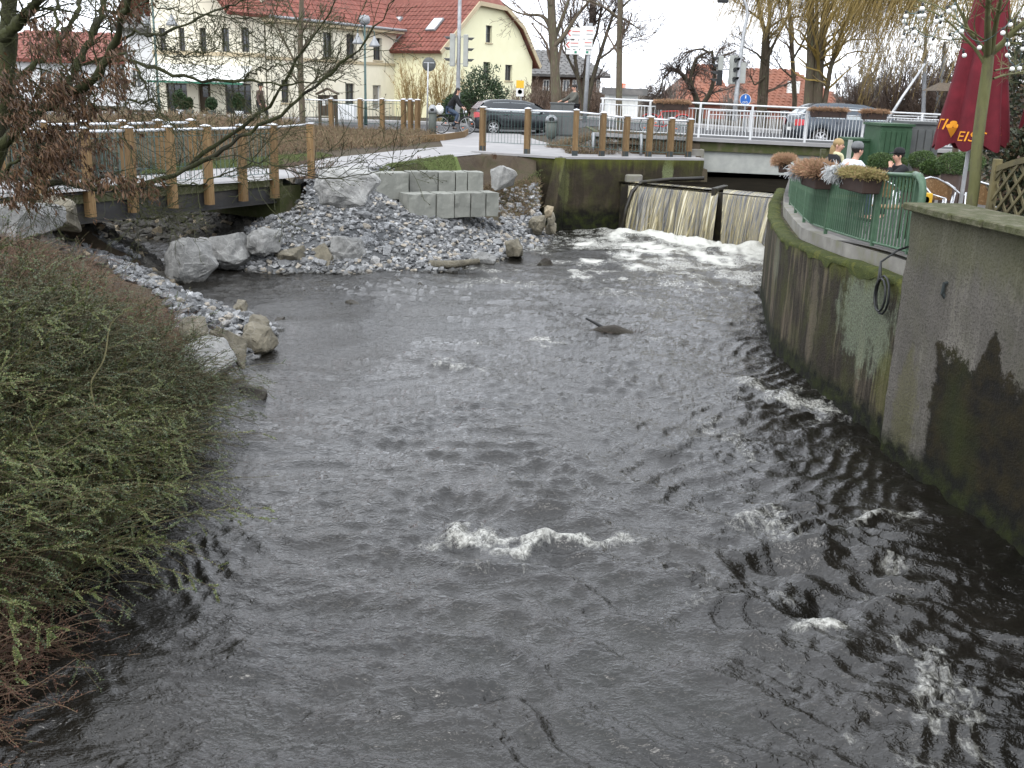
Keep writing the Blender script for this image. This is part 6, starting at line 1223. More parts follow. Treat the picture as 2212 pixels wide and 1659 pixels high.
for k in range(2): cot('cotoneaster',['long feathery cotoneaster sprays standing above the mat near the water','long feathery cotoneaster sprays in the middle of the mat','long feathery cotoneaster sprays at the upper edge of the mat'][k],gi&(cl==(0,1,2)[k]),170,140+k,L=(1.1,1.9),leafn=60,side=9,up=(1.1,1.0),lsz=(.010,.017),mat='cotspray')
# a few long pale shoots standing out
sh_=thing('bramble_shoot','long yellowish moss-covered shoot arching over the green cotoneaster','shrub',(0,0,0)); nb=NB()
for pts,D0,D1 in (([(205,880,7),(190,820,9),(225,790,9),(232,740,7),(235,690,4),(300,660,3),(380,640,2)],8.0,9.2),([(60,900,4),(85,960,5),(100,1050,5),(110,1100,3)],7.0,6.6)):
    t=trace(pts,D0,D1,18); t[:,3]*=.5; nb=NB(); tubes(nb,t[None,:,:3],t[None,:,3],5); nb.build('shoot',M.setdefault('lichtwig',pm('lichened_twig',(.11,.10,.045),(.08,.07,.03),20,.9,bst=0)),sh_,True)
# ---------------------------------------------------------------- planted bed and small shrubs near the footbridge
def scatter(name,label,poly,z0f,n,mat,seed,h=(.1,.35),kind='stuff',rad=.004,side=3,lean=.5,cat='undergrowth'):
    r=np.random.RandomState(seed); A_=np.array(poly); x=r.uniform(A_[:,0].min(),A_[:,0].max(),n*4); y=r.uniform(A_[:,1].min(),A_[:,1].max(),n*4); k_=inpoly(x,y,poly); x,y=x[k_][:n],y[k_][:n]; S=np.stack([x,y,z0f(x,y)],-1); m_=len(x)
    D_=nrm(r.normal(size=(m_,3))*lean*np.array([1,1,.3])+np.array([0,0,1])); ln=r.uniform(h[0],h[1],m_); p=S; out=[S]
    for k in range(4): D_=nrm(D_+r.normal(size=(m_,3))*.2+np.array([0,0,-.08])); p=p+D_*(ln/4)[:,None]; out.append(p)
    P_=np.stack(out,1); nb=NB(); R_=rad*np.linspace(1,.4,5)[None]*np.ones((m_,1)); tubes(nb,P_,R_,3)
    if side: P2_,R2_=grow(P_,R_,side,(h[0]*.5,h[1]*.6),(.3,.9),4,.15,0,.8,.1,r); tubes(nb,P2_,R2_*0+rad*.7,3)
    return tag(nb.build(name,M[mat],None),label,None,None,kind)
bedp=P([(300,345),(430,335),(620,330),(760,322),(880,316),(950,300),(905,289),(700,285),(560,280),(300,290)],2.05)
scatter('bed_planting','brown winter planting in the bed behind the footbridge',bedp,lambda x,y:level(x,y),9000,'litter',1,(.12,.42),rad=.008)
bed2=P([(-40,330),(150,325),(430,318),(640,300),(640,280),(430,275),(-40,285)],2.1)
scatter('bed_planting_rear','low brown plants in front of the shop',bed2,lambda x,y:level(x,y),5000,'litter',2,(.2,.7),rad=.012)
scatter('verge_growth','dry growth on the slope under the bridge railing',[(1.5,31.2),(3.5,31.5),(5.3,31.6),(5.2,32),(2.8,32),(.9,34)],lambda x,y:level(x,y),2200,'litter',3,(.08,.3),rad=.006)
scatter('bank_growth','brown and green growth at the foot of the retaining wall',[xy(pz(1015,352,1.95)),xy(pz(1050,345,1.95)),(1.0,28.6),(1.0,27.6),(-.3,27.0),xy(pz(1085,420,1.2)),(-.6,27.6)],lambda x,y:G(x,y),2600,'litter',4,(.06,.22),rad=.005)
scatter('bank_weeds','sprawling weeds on the retaining wall bank',[xy(pz(1060,360,1.8)),(0.6,29.0),(1.0,27.8),(-.3,27.0),xy(pz(1085,420,1.2))],lambda x,y:G(x,y),1200,'grass',5,(.05,.14),rad=.004)
def lawnblades(name,poly,n,seed,zf): return scatter(name,None,poly,zf,n,'grass',seed,(.03,.07),rad=.004,side=0,lean=.35)
lawnblades('grass_by_blocks',P([(806,364),(860,362),(940,358),(1012,352),(975,340),(930,345),(880,350),(838,353)],1.97),12000,6,lambda x,y:np.maximum(G(x,y),.9)+.02)
lawnblades('grass_behind_footbridge',P([(300,360),(450,350),(610,346),(720,338),(690,334),(600,337),(450,342),(330,350)],1.98),12000,7,lambda x,y:level(x,y)+.02)
p=pz(665,377,1.85)
shrub('twiggy_shrub','small fan of bare twigs at the foot of the single timber post',610,722,322,378,float(p.y),46,'browntwig',9,1.8,.4,.006,lv=((4,(.12,.3)),(3,(.06,.15))),lean=.5,minr=.0022)
for i,(x,y) in enumerate([(905,345),(1068,338)]):
    p=pz(x,y,2.0); shrub('dead_weed','small dead rusty weed beside the lawn' if i==0 else 'tuft of dead weed at the end of the wing wall',x-8,x+8,y-14,y,float(p.y),14,'deadleaf',60+i,1.98,.1,.006,lv=((4,(.04,.09)),),lean=.4,minr=.003)
# ================================================================ STREET FURNITURE, VEHICLES
def gz(x,y): return float(level(np.array([x]),np.array([y]))[0])
def pole_thing(name,label,cat,x,ybase_px,D,zb=None,group=None):
    p=pd(x,ybase_px,D); z=zb if zb is not None else gz(p.x,D); return thing(name,label,cat,(p.x,D,z),0,group)
def loc_(t,px,py): """local coordinates of a photo point in the plane of the thing"""; q=pd(px,py,t.location.y); return Vector((q.x-t.location.x,0,q.z-t.location.z))
# signal pole
t=pole_thing('traffic_light','tall grey pole with two signal heads on the left, beside the cyclist','traffic light',988,283,43.5)
top=loc_(t,994,-40); mb=MB(); mb.tube([(0,0,0),(0,0,1.2),(top.x*.3,0,2.6),(top.x,0,top.z)],[.10,.095,.08,.07],10); part(mb,'pole',M['galvdull'],t,True)
def signal_head(t,px0,px1,py0,py1,yaw,mat='lightgrey',n=3,visor=.26,name='signal_head'):
    a=loc_(t,px0,py1); b=loc_(t,px1,py0); w=.30; h=b.z-a.z; c=(a+b)/2; R=Matrix.Rotation(yaw,3,'Z')
    def tr(m): m.v=[tuple(R@Vector(q)+c) for q in m.v]; return m
    mb=MB(); mb.box((0,0,0),(.20,w,h)); hd=part(tr(mb),name,M[mat],t,bev=.02)
    for k in range(n):
        z=h/2-h/n*(k+.5); r=.105; mb=MB(); seg=10
        pts=[(math.cos(math.pi*(i/seg))*r,math.sin(math.pi*(i/seg))*r) for i in range(seg+1)]
        vs=[]; 
        for (yy_,zz_) in pts: vs+= [(.10,yy_,z+zz_),(.10+visor*(.55+.45*(zz_/r)),yy_,z+zz_)]
        mb.add(vs,[(2*i,2*i+1,2*i+3,2*i+2) for i in range(seg)]); vi=tr(mb).build('visor',M['black'],hd); vi.matrix_parent_inverse=Matrix()
        mb=MB(); mb.lathe([(0,.012),(.06,.010),(.10,.0)],(.105,0,z),12,M=Matrix.Rotation(math.pi/2,3,'Y')); le=tr(mb).build('lens',M['glass'],hd); le.matrix_parent_inverse=Matrix()
    return hd
signal_head(t,968,987,73,143,math.radians(178)); signal_head(t,998,1014,75,144,math.radians(2))
mb=MB(); 
for pz_ in (80,138): q=loc_(t,968,pz_); q2=loc_(t,1012,pz_); mb.beam(q,q2,.03,.03)
tag(part(mb,'bracket',M['galvdull'],t),kind='stuff')
# right hand signals on arm pole
t=pole_thing('traffic_light','pale pole with curved top carrying three signal heads, behind the white railing','traffic light',1588,245,43,2.1)
pts=[loc_(t,x,y) for x,y in [(1585,262),(1590,215),(1597,140),(1607,70),(1615,30),(1612,12),(1602,-12),(1585,-40)]]; mb=MB(); mb.tube(pts,[.10,.10,.085,.07,.06,.06,.055,.05],8); part(mb,'pole',M['galv'],t,True)
signal_head(t,1548,1564,121,152,math.radians(182),'lightgrey',2); signal_head(t,1546,1562,152,184,math.radians(180),'black',2,.3)
signal_head(t,1576,1590,120,182,math.radians(-50),'lightgrey',3,.22); 
mb=MB(); q=loc_(t,1602,150); mb.box((q.x,0,q.z),(.34,.1,.55)); part(mb,'sign_back',M['lightgrey'],t); q=loc_(t,1600,172); mb=MB(); mb.box((q.x,-.01,q.z),(.36,.1,.28)); part(mb,'sign_back',M['lightgrey'],t)
mb=MB(); q=loc_(t,1548,150); q2=loc_(t,1592,128); mb.beam(q,loc_(t,1592,150),.05,.05); part(mb,'bracket',M['galvdull'],t)
t=pole_thing('traffic_light','signal head hanging at the top edge of the view over the sky','traffic light',1565,5,40,5.6); mb=MB(); q=loc_(t,1562,0); mb.box((q.x,0,q.z+.15),(.4,.2,.5)); part(mb,'signal_head',M['black'],t,bev=.03); mb=MB(); mb.tube([(q.x,0,q.z+.3),(q.x+.8,0,q.z+1.2),(q.x+2,0,q.z+1.5)],.05,6); part(mb,'arm',M['galvdull'],t,True)
# round sign seen from behind
t=pole_thing('round_sign','round traffic sign on a slim post seen from its grey back, beside the litter bin','road sign',922,286,42.5)
q=loc_(t,925,140); mb=MB(); mb.tube([(0,0,0),(q.x*.5,0,q.z*.55),(q.x,0,q.z+.1)],[.035,.03,.03],8); part(mb,'post',M['galv'],t,True)
mb=MB(); mb.lathe([(0,.012),(.27,.012),(.275,0),(.27,-.012),(0,-.012)],(q.x+.03,.05,q.z+.02),24,M=Matrix.Rotation(math.pi/2,3,'X')); part(mb,'sign_plate',M['cabinet'],t,True)
mb=MB(); mb.box((q.x+.03,.02,q.z+.08),(.42,.02,.03)); part(mb,'bracket',M['galv'],t)
# bins and cabinet
def bin_(label,x,y0,y1,D,w,dome=True,post=False,group='litter bins'):
    t=pole_thing('litter_bin',label,'litter bin',x,y1,D,None,group); h=hz(x,y0,D)-t.location.z; zb=.22 if post else 0; hb=h-zb
    mb=MB(); r=w/2; mb.lathe([(0,zb),(r*.45,zb),(r*.8,zb+.08*h),(r*.95,zb+.2*hb),(r,zb+.72*hb)],(0,0,0),16); part(mb,'body',M['plastic'],t,True)
    mb=MB(); mb.lathe([(r*1.06,zb+.70*hb),(r*1.06,zb+.74*hb)],(0,0,0),16); part(mb,'rim',M['plastic'],t,True)
    mb=MB(); mb.lathe([(r*1.02,zb+.74*hb),(r*1.0,zb+.84*hb),(r*.75,zb+.95*hb),(r*.3,zb+hb),(0,zb+hb)],(0,0,0),16); ld=part(mb,'dome_lid',M['galvdull'],t,True)
    mb=MB(); mb.lathe([(0,0),(r*.5,0),(r*.5,.03)],(-.0,-r*.86,zb+.83*hb),10,M=Matrix.Rotation(math.pi/2,3,'X')@Matrix.Scale(.7,3,(0,1,0))); o=part(mb,'opening',M['black'],t)
    if post: mb=MB(); mb.tube([(0,.02,0),(0,.02,zb+.1)],.05,8); part(mb,'foot',M['darkmetal'],t)
bin_('dark green round litter bin with domed lid, beside the post with the round sign',934,226,285,42,.34)
bin_('dark green domed litter bin in front of the grey cabinet, behind the timber railing',1189,248,316,34.8,.40,post=True)
t=pole_thing('service_cabinet','grey double-door service cabinet behind the litter bin and the timber railing','cabinet',1211,314,35.3); w=.78; h=hz(1211,224,35.3)-t.location.z
mb=MB(); mb.box((0,0,.12),(w*.9,.3,.24)); part(mb,'plinth',M['concrete'],t); mb=MB(); mb.box((0,.0,.24+(h-.24)/2),(w,.36,h-.24)); part(mb,'housing',M['cabinet'],t,bev=.01)
for s_ in (-1,1): mb=MB(); mb.box((s_*w*.25,-.19,.26+(h-.3)/2),(w*.47,.02,h-.34)); d_=part(mb,'door',M['cabinet'],t,bev=.004)
mb=MB(); mb.box((0,0,h+.02),(w+.06,.42,.04)); part(mb,'roof_plate',M['cabinet'],t)
# bench seen from behind
D=31.5; a_=pd(1280,330,D); b_=pd(1384,330,D); t=thing('park_bench','bench with two arched grey metal end frames between the timber railing and the bridge','bench',((a_.x+b_.x)/2,D,2.02)); L=b_.x-a_.x
for s_ in (-1,1):
    mb=MB(); mb.tube([(s_*L/2,-.05,0),(s_*L/2,-.06,.30),(s_*L/2,.02,.50),(s_*L/2,.16,.60),(s_*L/2,.32,.56),(s_*L/2,.42,.40),(s_*L/2,.46,0)],.045,8); part(mb,'end_frame',M['galvdull'],t,True)
for k in range(3): mb=MB(); mb.box((0,.05+.12*k,.33+.01*k),(L,.09,.03)); part(mb,'seat_slat',M['timber_dark'],t)
# street lamps
def lamp(label,x,ytop,bells,D,boxed=False):
    t=pole_thing('street_lamp',label,'street lamp',x,260,D); q=loc_(t,x,ytop); mb=MB(); mb.tube([(0,0,0),(0,0,1.2),(0,0,q.z)],[.09,.06,.045],8); part(mb,'pole',M['green_pole'],t,True)
    for bx_,by_ in bells:
        b_=loc_(t,bx_,by_); mb=MB(); mb.tube([(0,0,b_.z+.10),(b_.x*.5,0,b_.z+.75),(b_.x,0,b_.z+.55),(b_.x,0,b_.z+.25)],.022,6); part(mb,'arm',M['green_pole'],t,True)
        mb=MB(); mb.lathe([(.04,.38),(.06,.28),(.13,.16),(.24,-.02),(.26,-.10)],(b_.x,0,b_.z),14); part(mb,'shade',M['galvdull'],t,True); mb=MB(); mb.ball((b_.x,0,b_.z-.04),.09,10,6); part(mb,'bulb',M['whiteframe'],t,True)
    if boxed: b_=loc_(t,x+1,45); mb=MB(); mb.lathe([(.12,-.18),(.24,-.1),(.26,.1),(.2,.22),(.05,.26)],(0,0,b_.z),12); part(mb,'lantern_head',M['galvdull'],t,True)
lamp('slim green street lamp with two bell shades at the left end of the cream house',346,-30,[(312,48),(371,50)],47)
lamp('slim green street lamp with two bell shades in front of the wing windows',790,40,[(773,90),(809,96)],49,True)
# sign post with white direction boards
t=pole_thing('signpost','tall grey post with white arrow-shaped direction boards with red arrows','signpost',1262,262,45.5,2.0); q=loc_(t,1276,50); mb=MB(); mb.tube([(0,0,0),(q.x*.5,0,q.z*.5),(q.x,0,q.z)],.09,8); part(mb,'post',M['galvdull'],t,True)
M['red']=pm('sign_red',(.62,.06,.05),(.55,.05,.045),5,.5,bst=0); M['blue']=pm('sign_blue',(.02,.12,.42),(.018,.10,.36),5,.45,bst=0); M['signyellow']=pm('sign_yellow',(.75,.45,.04),(.68,.40,.03),5,.5,bst=0); M['signgreen']=pm('sign_green',(.02,.22,.14),(.02,.2,.12),5,.5,bst=0); M['signorange']=pm('sign_orange',(.80,.16,.04),(.7,.13,.03),5,.5,bst=0)
def board(x0,x1,y0,y1,arrow,k):
    a=loc_(t,x0,y1); b=loc_(t,x1,y0); yo=-.12-.02*k; mb=MB(); m_=(a.z+b.z)/2
    poly_=[(a.x,yo,m_),(a.x+.10,yo,b.z),(b.x,yo,b.z),(b.x,yo,a.z),(a.x+.10,yo,a.z)] if arrow else [(a.x,yo,a.z),(a.x,yo,b.z),(b.x,yo,b.z),(b.x,yo,a.z)]
    mb.extr(poly_,(0,.02,0)); o=fix_normals(part(mb,'direction_board',M['whiteframe'],t))
    if arrow:
        mb=MB(); mb.extr([(a.x+.05,yo-.004,m_),(a.x+.17,yo-.004,m_+.12),(a.x+.23,yo-.004,m_+.12),(a.x+.11,yo-.004,m_),(a.x+.23,yo-.004,m_-.12),(a.x+.17,yo-.004,m_-.12)],(0,.003,0)); c_=fix_normals(mb.build('arrow',M['red'],o)); c_.matrix_parent_inverse=Matrix()
    for j in range(2):
        mb=MB(); mb.box(((a.x+b.x)/2+.1,yo-.002,m_+.07-.14*j),((b.x-a.x)*.5,.003,.03)); c_=mb.build('lettering_line',M['red' if j==0 else 'galvdull'],o); c_.matrix_parent_inverse=Matrix()
board(1222,1256,60,84,True,0); board(1254,1283,57,84,False,1); board(1219,1252,88,106,True,0); board(1250,1280,86,106,False,1); 
a=loc_(t,1222,117); b=loc_(t,1276,109); mb=MB(); mb.box(((a.x+b.x)/2,-.11,(a.z+b.z)/2),(b.x-a.x,.02,b.z-a.z)); pl=part(mb,'number_plate',M['whiteframe'],t)
for px in (1243,1268): q=loc_(t,px,113); mb=MB(); mb.box((q.x,-.125,q.z),(.10,.004,.09)); c_=mb.build('green_mark',M['signgreen'],pl); c_.matrix_parent_inverse=Matrix()
# bus stop sign
t=pole_thing('bus_stop_sign','yellow and white bus stop sign on a thin post behind the dark car','road sign',1124,255,52); q=loc_(t,1123,172); mb=MB(); mb.tube([(0,0,0),(0,0,q.z)],.03,6); part(mb,'post',M['galv'],t)
a=loc_(t,1115,190); b=loc_(t,1132,174); mb=MB(); mb.box(((a.x+b.x)/2,-.05,(a.z+b.z)/2),(b.x-a.x,.03,b.z-a.z)); part(mb,'yellow_plate',M['signyellow'],t)
c=loc_(t,1114,208); mb=MB(); mb.box(((a.x+b.x)/2,-.05,(a.z+c.z)/2-.01),(b.x-a.x,.03,a.z-c.z-.02)); pl=part(mb,'white_plate',M['whiteframe'],t)
mb=MB(); mb.lathe([(0,0),(.11,0)],((a.x+b.x)/2,-.068,(a.z+c.z)/2+.02),16,M=Matrix.Rotation(math.pi/2,3,'X')); c_=mb.build('green_disc',M['signgreen'],pl); c_.matrix_parent_inverse=Matrix()
# orange banner
t=pole_thing('orange_sign','small orange sign with two upright white strokes above the kiosk roof','sign',1347,200,50,3.4); a=loc_(t,1343,198); b=loc_(t,1352,180); mb=MB(); mb.box(((a.x+b.x)/2,0,(a.z+b.z)/2),(b.x-a.x,.05,b.z-a.z)); o=part(mb,'panel',M['signorange'],t)
for f in (.33,.67): mb=MB(); mb.box((a.x+(b.x-a.x)*f,-.03,(a.z+b.z)/2),(.025,.01,(b.z-a.z)*.7)); c_=mb.build('stroke',M['whiteframe'],o); c_.matrix_parent_inverse=Matrix()
mb=MB(); mb.tube([(0,.05,-.6),(0,.05,a.z)],.03,6); part(mb,'post',M['galvdull'],t)
# blue round footpath and cycle sign
t=pole_thing('round_sign','round blue sign with a white walker and bicycle, above the white railing','road sign',1611,255,42,2.25); q=loc_(t,1610,215); r=.225; mb=MB(); mb.tube([(0,.04,0),(q.x,.04,q.z+.1)],.03,6); part(mb,'post',M['galvdull'],t)
mb=MB(); mb.lathe([(0,0),(r,0),(r,.012),(0,.012)],(q.x,0,q.z),24,M=Matrix.Rotation(math.pi/2,3,'X')); pl=part(mb,'disc',M['blue'],t)
mb=MB(); mb.lathe([(r*.93,.014),(r*1.0,.014),(r*1.0,.016),(r*.93,.016)],(q.x,0,q.z),24,M=Matrix.Rotation(math.pi/2,3,'X'),cap=False); c_=mb.build('white_rim',M['whiteframe'],pl); c_.matrix_parent_inverse=Matrix()
mb=MB(); X0,Z1=q.x,q.z; mb.ball((X0,-.02,Z1+.145),(.022,.004,.022),8,6); mb.box((X0,-.02,Z1+.085),(.05,.004,.08)); mb.beam((X0-.01,-.02,Z1+.05),(X0-.03,-.02,Z1+.005),.02,.004); mb.beam((X0+.01,-.02,Z1+.05),(X0+.03,-.02,Z1+.005),.02,.004); c_=mb.build('walker_symbol',M['whiteframe'],pl); c_.matrix_parent_inverse=Matrix(); c_['kind']='stuff'
mb=MB(); 
for s_ in (-.065,.065): mb.lathe([(.034,0),(.045,0),(.045,.004),(.034,.004)],(X0+s_,-.016,Z1-.12),12,M=Matrix.Rotation(math.pi/2,3,'X'),cap=False)
for p_,q_ in (((-.065,-.12),(-.02,-.06)),((-.02,-.06),(.045,-.06)),((.045,-.06),(.065,-.12)),((-.02,-.06),(.0,-.12)),((.0,-.12),(.045,-.06))): mb.beam((X0+p_[0],-.02,Z1+p_[1]),(X0+q_[0],-.02,Z1+q_[1]),.009,.004)
c_=mb.build('bicycle_symbol',M['whiteframe'],pl); c_.matrix_parent_inverse=Matrix(); c_['kind']='stuff'
# notice board with little roof
t=pole_thing('notice_board','wooden notice board with a small pitched roof in front of the cream house','notice board',707,262,45); 
for px in (690,726): q=loc_(t,px,205); mb=MB(); mb.box((q.x,0,q.z/2),(.12,.12,q.z)); part(mb,'post',M['timber_dark'],t)
a=loc_(t,691,250); b=loc_(t,725,206); mb=MB(); mb.box(((a.x+b.x)/2,.02,(a.z+b.z)/2),(b.x-a.x,.08,b.z-a.z)); part(mb,'back_panel',M['timber_dark'],t)
a=loc_(t,684,205); b=loc_(t,731,205); c=loc_(t,708,193); mb=MB()
for e_ in (a,b): mb.extr([(c.x,-.3,c.z),(c.x,-.3,c.z+.07),(e_.x,-.3,e_.z+.07),(e_.x,-.3,e_.z)],(0,.6,0))
tag(fix_normals(part(mb,'roof',M['timber_dark'],t)),kind='stuff')
a=loc_(t,696,227); b=loc_(t,720,210); 
for i_ in range(3): mb=MB(); mb.box((a.x+(b.x-a.x)*(i_+.5)/3,-.03,(a.z+b.z)/2+.05*(i_-1)),((b.x-a.x)/3*.8,.01,(b.z-a.z)*.8)); part(mb,'notice',M['whiteframe' if i_!=1 else 'curtain'],t)
t=pole_thing('white_cabinet','white ribbed cabinet standing right of the notice board','cabinet',750,262,47.5); a=loc_(t,732,258); b=loc_(t,769,226); mb=MB(); mb.box((0,0,(a.z+b.z)/2+.0),(b.x-a.x,.5,b.z-a.z)); part(mb,'housing',M['whitewall'],t)
for i_ in range(5): mb=MB(); mb.box((a.x+(b.x-a.x)*(i_+.5)/5,-.26,(a.z+b.z)/2),((b.x-a.x)/5*.8,.03,(b.z-a.z)*.94)); part(mb,'panel',M['whitewall'],t)
# topiary in pots before the shop
for i_,(x0,x1,y0,y1,lb) in enumerate([(374,401,196,238,'largest clipped evergreen ball before the left shop window'),(402,415,212,234,'small clipped evergreen left of the shop door'),(446,467,212,236,'clipped evergreen right of the shop door'),(503,527,203,236,'clipped evergreen before the right shop window')]):
    c=pd((x0+x1)/2,(y0+y1)/2,53.0); rx=(pd(x1,y0,53).x-pd(x0,y0,53).x)/2; rz_=(hz(x0,y0,53)-hz(x0,y1,53))/2; leafball('topiary',lb,(c.x,53,c.z),rx,rx,rz_,2200,'evergreen',i_,.09,.03,cat='potted shrub',group='clipped evergreens before the shop')
    mb=MB(); mb.lathe([(0,0),(.16,0),(.24,.35),(.2,.36)],(c.x,53,2.02),10); o=bpy.data.objects['topiary' if i_==0 else 'topiary.%03d'%i_]; mb.build('pot',M['whitewall' if i_ in (0,3) else 'plastic'],o,True)
# ---------------------------------------------------------------- car
M['carpaint']=pm('dark_grey_car_paint',(.030,.034,.038),(.026,.03,.034),2,.22,metal=.4,bst=0,spec=.7); M['carsilver']=pm('silver_blue_car_paint',(.055,.07,.085),(.05,.06,.075),2,.22,metal=.5,bst=0,spec=.7)
M['carglass']=pm('car_glass',(.22,.25,.26),(.27,.30,.31),1,.14,bst=0,spec=1.); M['alloy']=pm('alloy',(.55,.55,.56),(.45,.45,.46),9,.3,metal=.7,bst=0); M['taillight']=pm('tail_light',(.50,.02,.03),(.4,.015,.02),9,.2,bst=0,spec=.8); M['headlight']=pm('head_light',(.6,.62,.65),(.5,.52,.55),9,.1,bst=0,spec=.9)
def car(label,loc,rz,paint,L=4.2,Wd=1.76,H=1.48,van=False):
    t=thing('car',label,'car',loc,rz); hw=Wd/2; sx=L/4.2
    top=[(-2.08,.62),(-2.06,.95),(-1.98,1.02),(-1.62,1.38),(-1.35,1.45),(-.6,1.48),(.15,1.45),(.55,1.36),(1.22,.98),(1.55,.93),(1.92,.80),(2.06,.66),(2.10,.48)] if not van else [(-2.08,.6),(-2.07,1.1),(-2.0,1.3),(-1.9,1.62),(-1.5,1.70),(-.3,1.72),(.5,1.68),(.8,1.55),(1.35,1.08),(1.7,1.0),(1.95,.86),(2.06,.66),(2.1,.48)]
    topx=[p[0] for p in top]; topz=[p[1]*H/1.48 if not van else p[1] for p in top]
    xs_=np.linspace(-2.1,2.1,57); belt=lambda x: .94-.05*x/2.1 if -1.98<x<1.25 else 9
    wz=[-1.29,1.30]; wr=.35; rows_=[]
    for x in xs_:
        zt_=float(np.interp(x,topx,topz)); zb_=.24+.05*(abs(x)>1.9)
        for w_ in wz:
            if abs(x-w_)<wr: zb_=max(zb_,math.sqrt(wr**2-(x-w_)**2)+.30)
        e=1-.10*max(0,(abs(x)-1.3)/.8)**2; zbelt=min(belt(x),zt_-.02); 
        sec=[(hw*.90*e,zb_),(hw*.99*e,max(zb_+.02,.42)),(hw*1.0*e,max(zb_+.04,.62)),(hw*.965*e,zbelt)]
        hh=zt_-zbelt; ins=.20*min(1,hh/.5); sec+= [((hw*.955-ins*.75)*e,zbelt+hh*.72),((hw*.93-ins-.06)*e,zbelt+hh*.93),((hw*.60)*e,zt_)]
        full=[(y,z) for y,z in sec]+[(0,zt_+.01)]+[(-y,z) for y,z in reversed(sec)]+[( -hw*.6*e,zb_),(hw*.6*e,zb_)]
        rows_.append([(x*sx,y,z) for y,z in full])
    mb=MB(); n=len(rows_[0]); vs=[p for r_ in rows_ for p in r_]; fs=[(i*n+k,i*n+(k+1)%n,(i+1)*n+(k+1)%n,(i+1)*n+k) for i in range(len(rows_)-1) for k in range(n)]+[tuple(range(n)),tuple((len(rows_)-1)*n+k for k in reversed(range(n)))]
    mb.add(vs,fs); b=part(mb,'body',M[paint],t,True); fix_normals(b)
    def win(x0,x1,nm='window',side=1,slantf=0,slantr=0):
        mb=MB(); N=8; lo=[];hi=[]
        for i in range(N+1):
            f=i/N; xl=x0+(x1-x0)*f; xh=(x0+slantr)+((x1-slantf)-(x0+slantr))*f
            for x,lst,top_ in ((xl,lo,0),(xh,hi,1)):
                zt_=float(np.interp(x,topx,topz)); zbelt=min(belt(x),zt_-.02); hh=zt_-zbelt; ins=.20*min(1,hh/.5)
                if top_: y=hw*.955-ins*.75+.004; z=zbelt+hh*.72; y2=hw*.93-ins-.06; y=(y+ (y2-y)*.35)+.006; z=z+hh*.21*.35
                else: y=hw*.965+(-.01-ins*.75)*.06+.006; z=zbelt+.03
                lst.append((x*sx,side*y,z))
        mb.add(lo+hi,[(i,i+1,N+2+i,N+1+i) for i in range(N)]); return fix_normals(part(mb,nm,M['carglass'],t,True))
    for s_ in (-1,1):
        win(-1.50,-.56,side=s_,slantr=.22); win(-.48,.98,side=s_,slantf=.62)
        mb=MB(); 
        for x in (-.52,.62): mb.box((x*sx,s_*(hw*.995),.66),(.012,.012,.5))
        tag(part(mb,'door_gap',M['black'],t),kind='stuff'); mb=MB(); mb.box((0,s_*hw*.985,.30),(2.0*sx,.02,.10)); part(mb,'sill_trim',M['black'],t)
        for x in (-.40,.75-1.05): pass
        for x in (-.75,.35): mb=MB(); mb.box((x*sx,s_*(hw*.985+.012),.86),(.18,.025,.035)); part(mb,'door_handle',M[paint],t)
        mb=MB(); mb.ball((.80*sx,s_*(hw+.08),1.0),(.07,.10,.07),8,6); part(mb,'mirror',M[paint],t,True)
        mb=MB(); mb.add([(-2.06*sx,s_*hw*.60,.93),(-2.075*sx,s_*hw*.60,.72),(-2.05*sx,s_*hw*.90,.72),(-1.80*sx,s_*hw*.985,.76),(-1.78*sx,s_*hw*.975,.92),(-2.0*sx,s_*hw*.90,.96)],[(0,1,2,5),(5,2,3,4)]); o=part(mb,'tail_light',M['taillight'],t); o.scale=(1.012,1.012,1)
        mb=MB(); mb.add([(2.03*sx,s_*hw*.55,.72),(2.06*sx,s_*hw*.55,.60),(2.02*sx,s_*hw*.86,.60),(1.75*sx,s_*hw*.975,.70),(1.70*sx,s_*hw*.96,.80),(1.95*sx,s_*hw*.86,.76)],[(0,1,2,5),(5,2,3,4)]); o=part(mb,'headlight',M['headlight'],t); o.scale=(1.012,1.012,1)
        for x in wz:
            mb=MB(); mb.lathe([(.20,-.10),(.28,-.10),(.315,-.07),(.32,0),(.315,.07),(.28,.10),(.20,.10)],(x*sx,s_*(hw-.12),.32),24,M=Matrix.Rotation(math.pi/2,3,'X'),cap=False); w_=part(mb,'wheel',M['rubber'],t,True)
            mb=MB(); yy_=s_*(hw-.015)
            mb.lathe([(.195,-.02),(.215,-.02),(.215,.02),(.195,.02),(.195,-.02)],(x*sx,yy_,.32),20,M=Matrix.Rotation(math.pi/2,3,'X'),cap=False)
            for k in range(7):
                a=2*math.pi*k/7; mb.beam((x*sx,yy_,.32),(x*sx+.2*math.cos(a),yy_-s_*.015,.32+.2*math.sin(a)),.055,.03,up=(0,1,0))
            mb.ball((x*sx,yy_,.32),(.05,.03,.05),8,6); tag(part(mb,'rim',M['alloy'],t),kind='stuff')
    mb=MB(); mb.add([(.60*sx,-.62,1.335),(1.18*sx,-.72,.995),(1.18*sx,.72,.995),(.60*sx,.62,1.335)],[(0,1,2,3)]) if not van else mb.add([(.84*sx,-.62,1.52),(1.32*sx,-.72,1.11),(1.32*sx,.72,1.11),(.84*sx,.62,1.52)],[(0,1,2,3)]); o=part(mb,'windscreen',M['carglass'],t); o.location=(.012,0,.018)
    mb=MB(); mb.add([(-1.66*sx,-.60,1.35),(-1.95*sx,-.68,1.06),(-1.95*sx,.68,1.06),(-1.66*sx,.60,1.35)],[(3,2,1,0)]); o=part(mb,'rear_window',M['carglass'],t); o.location=(-.012,0,.018)
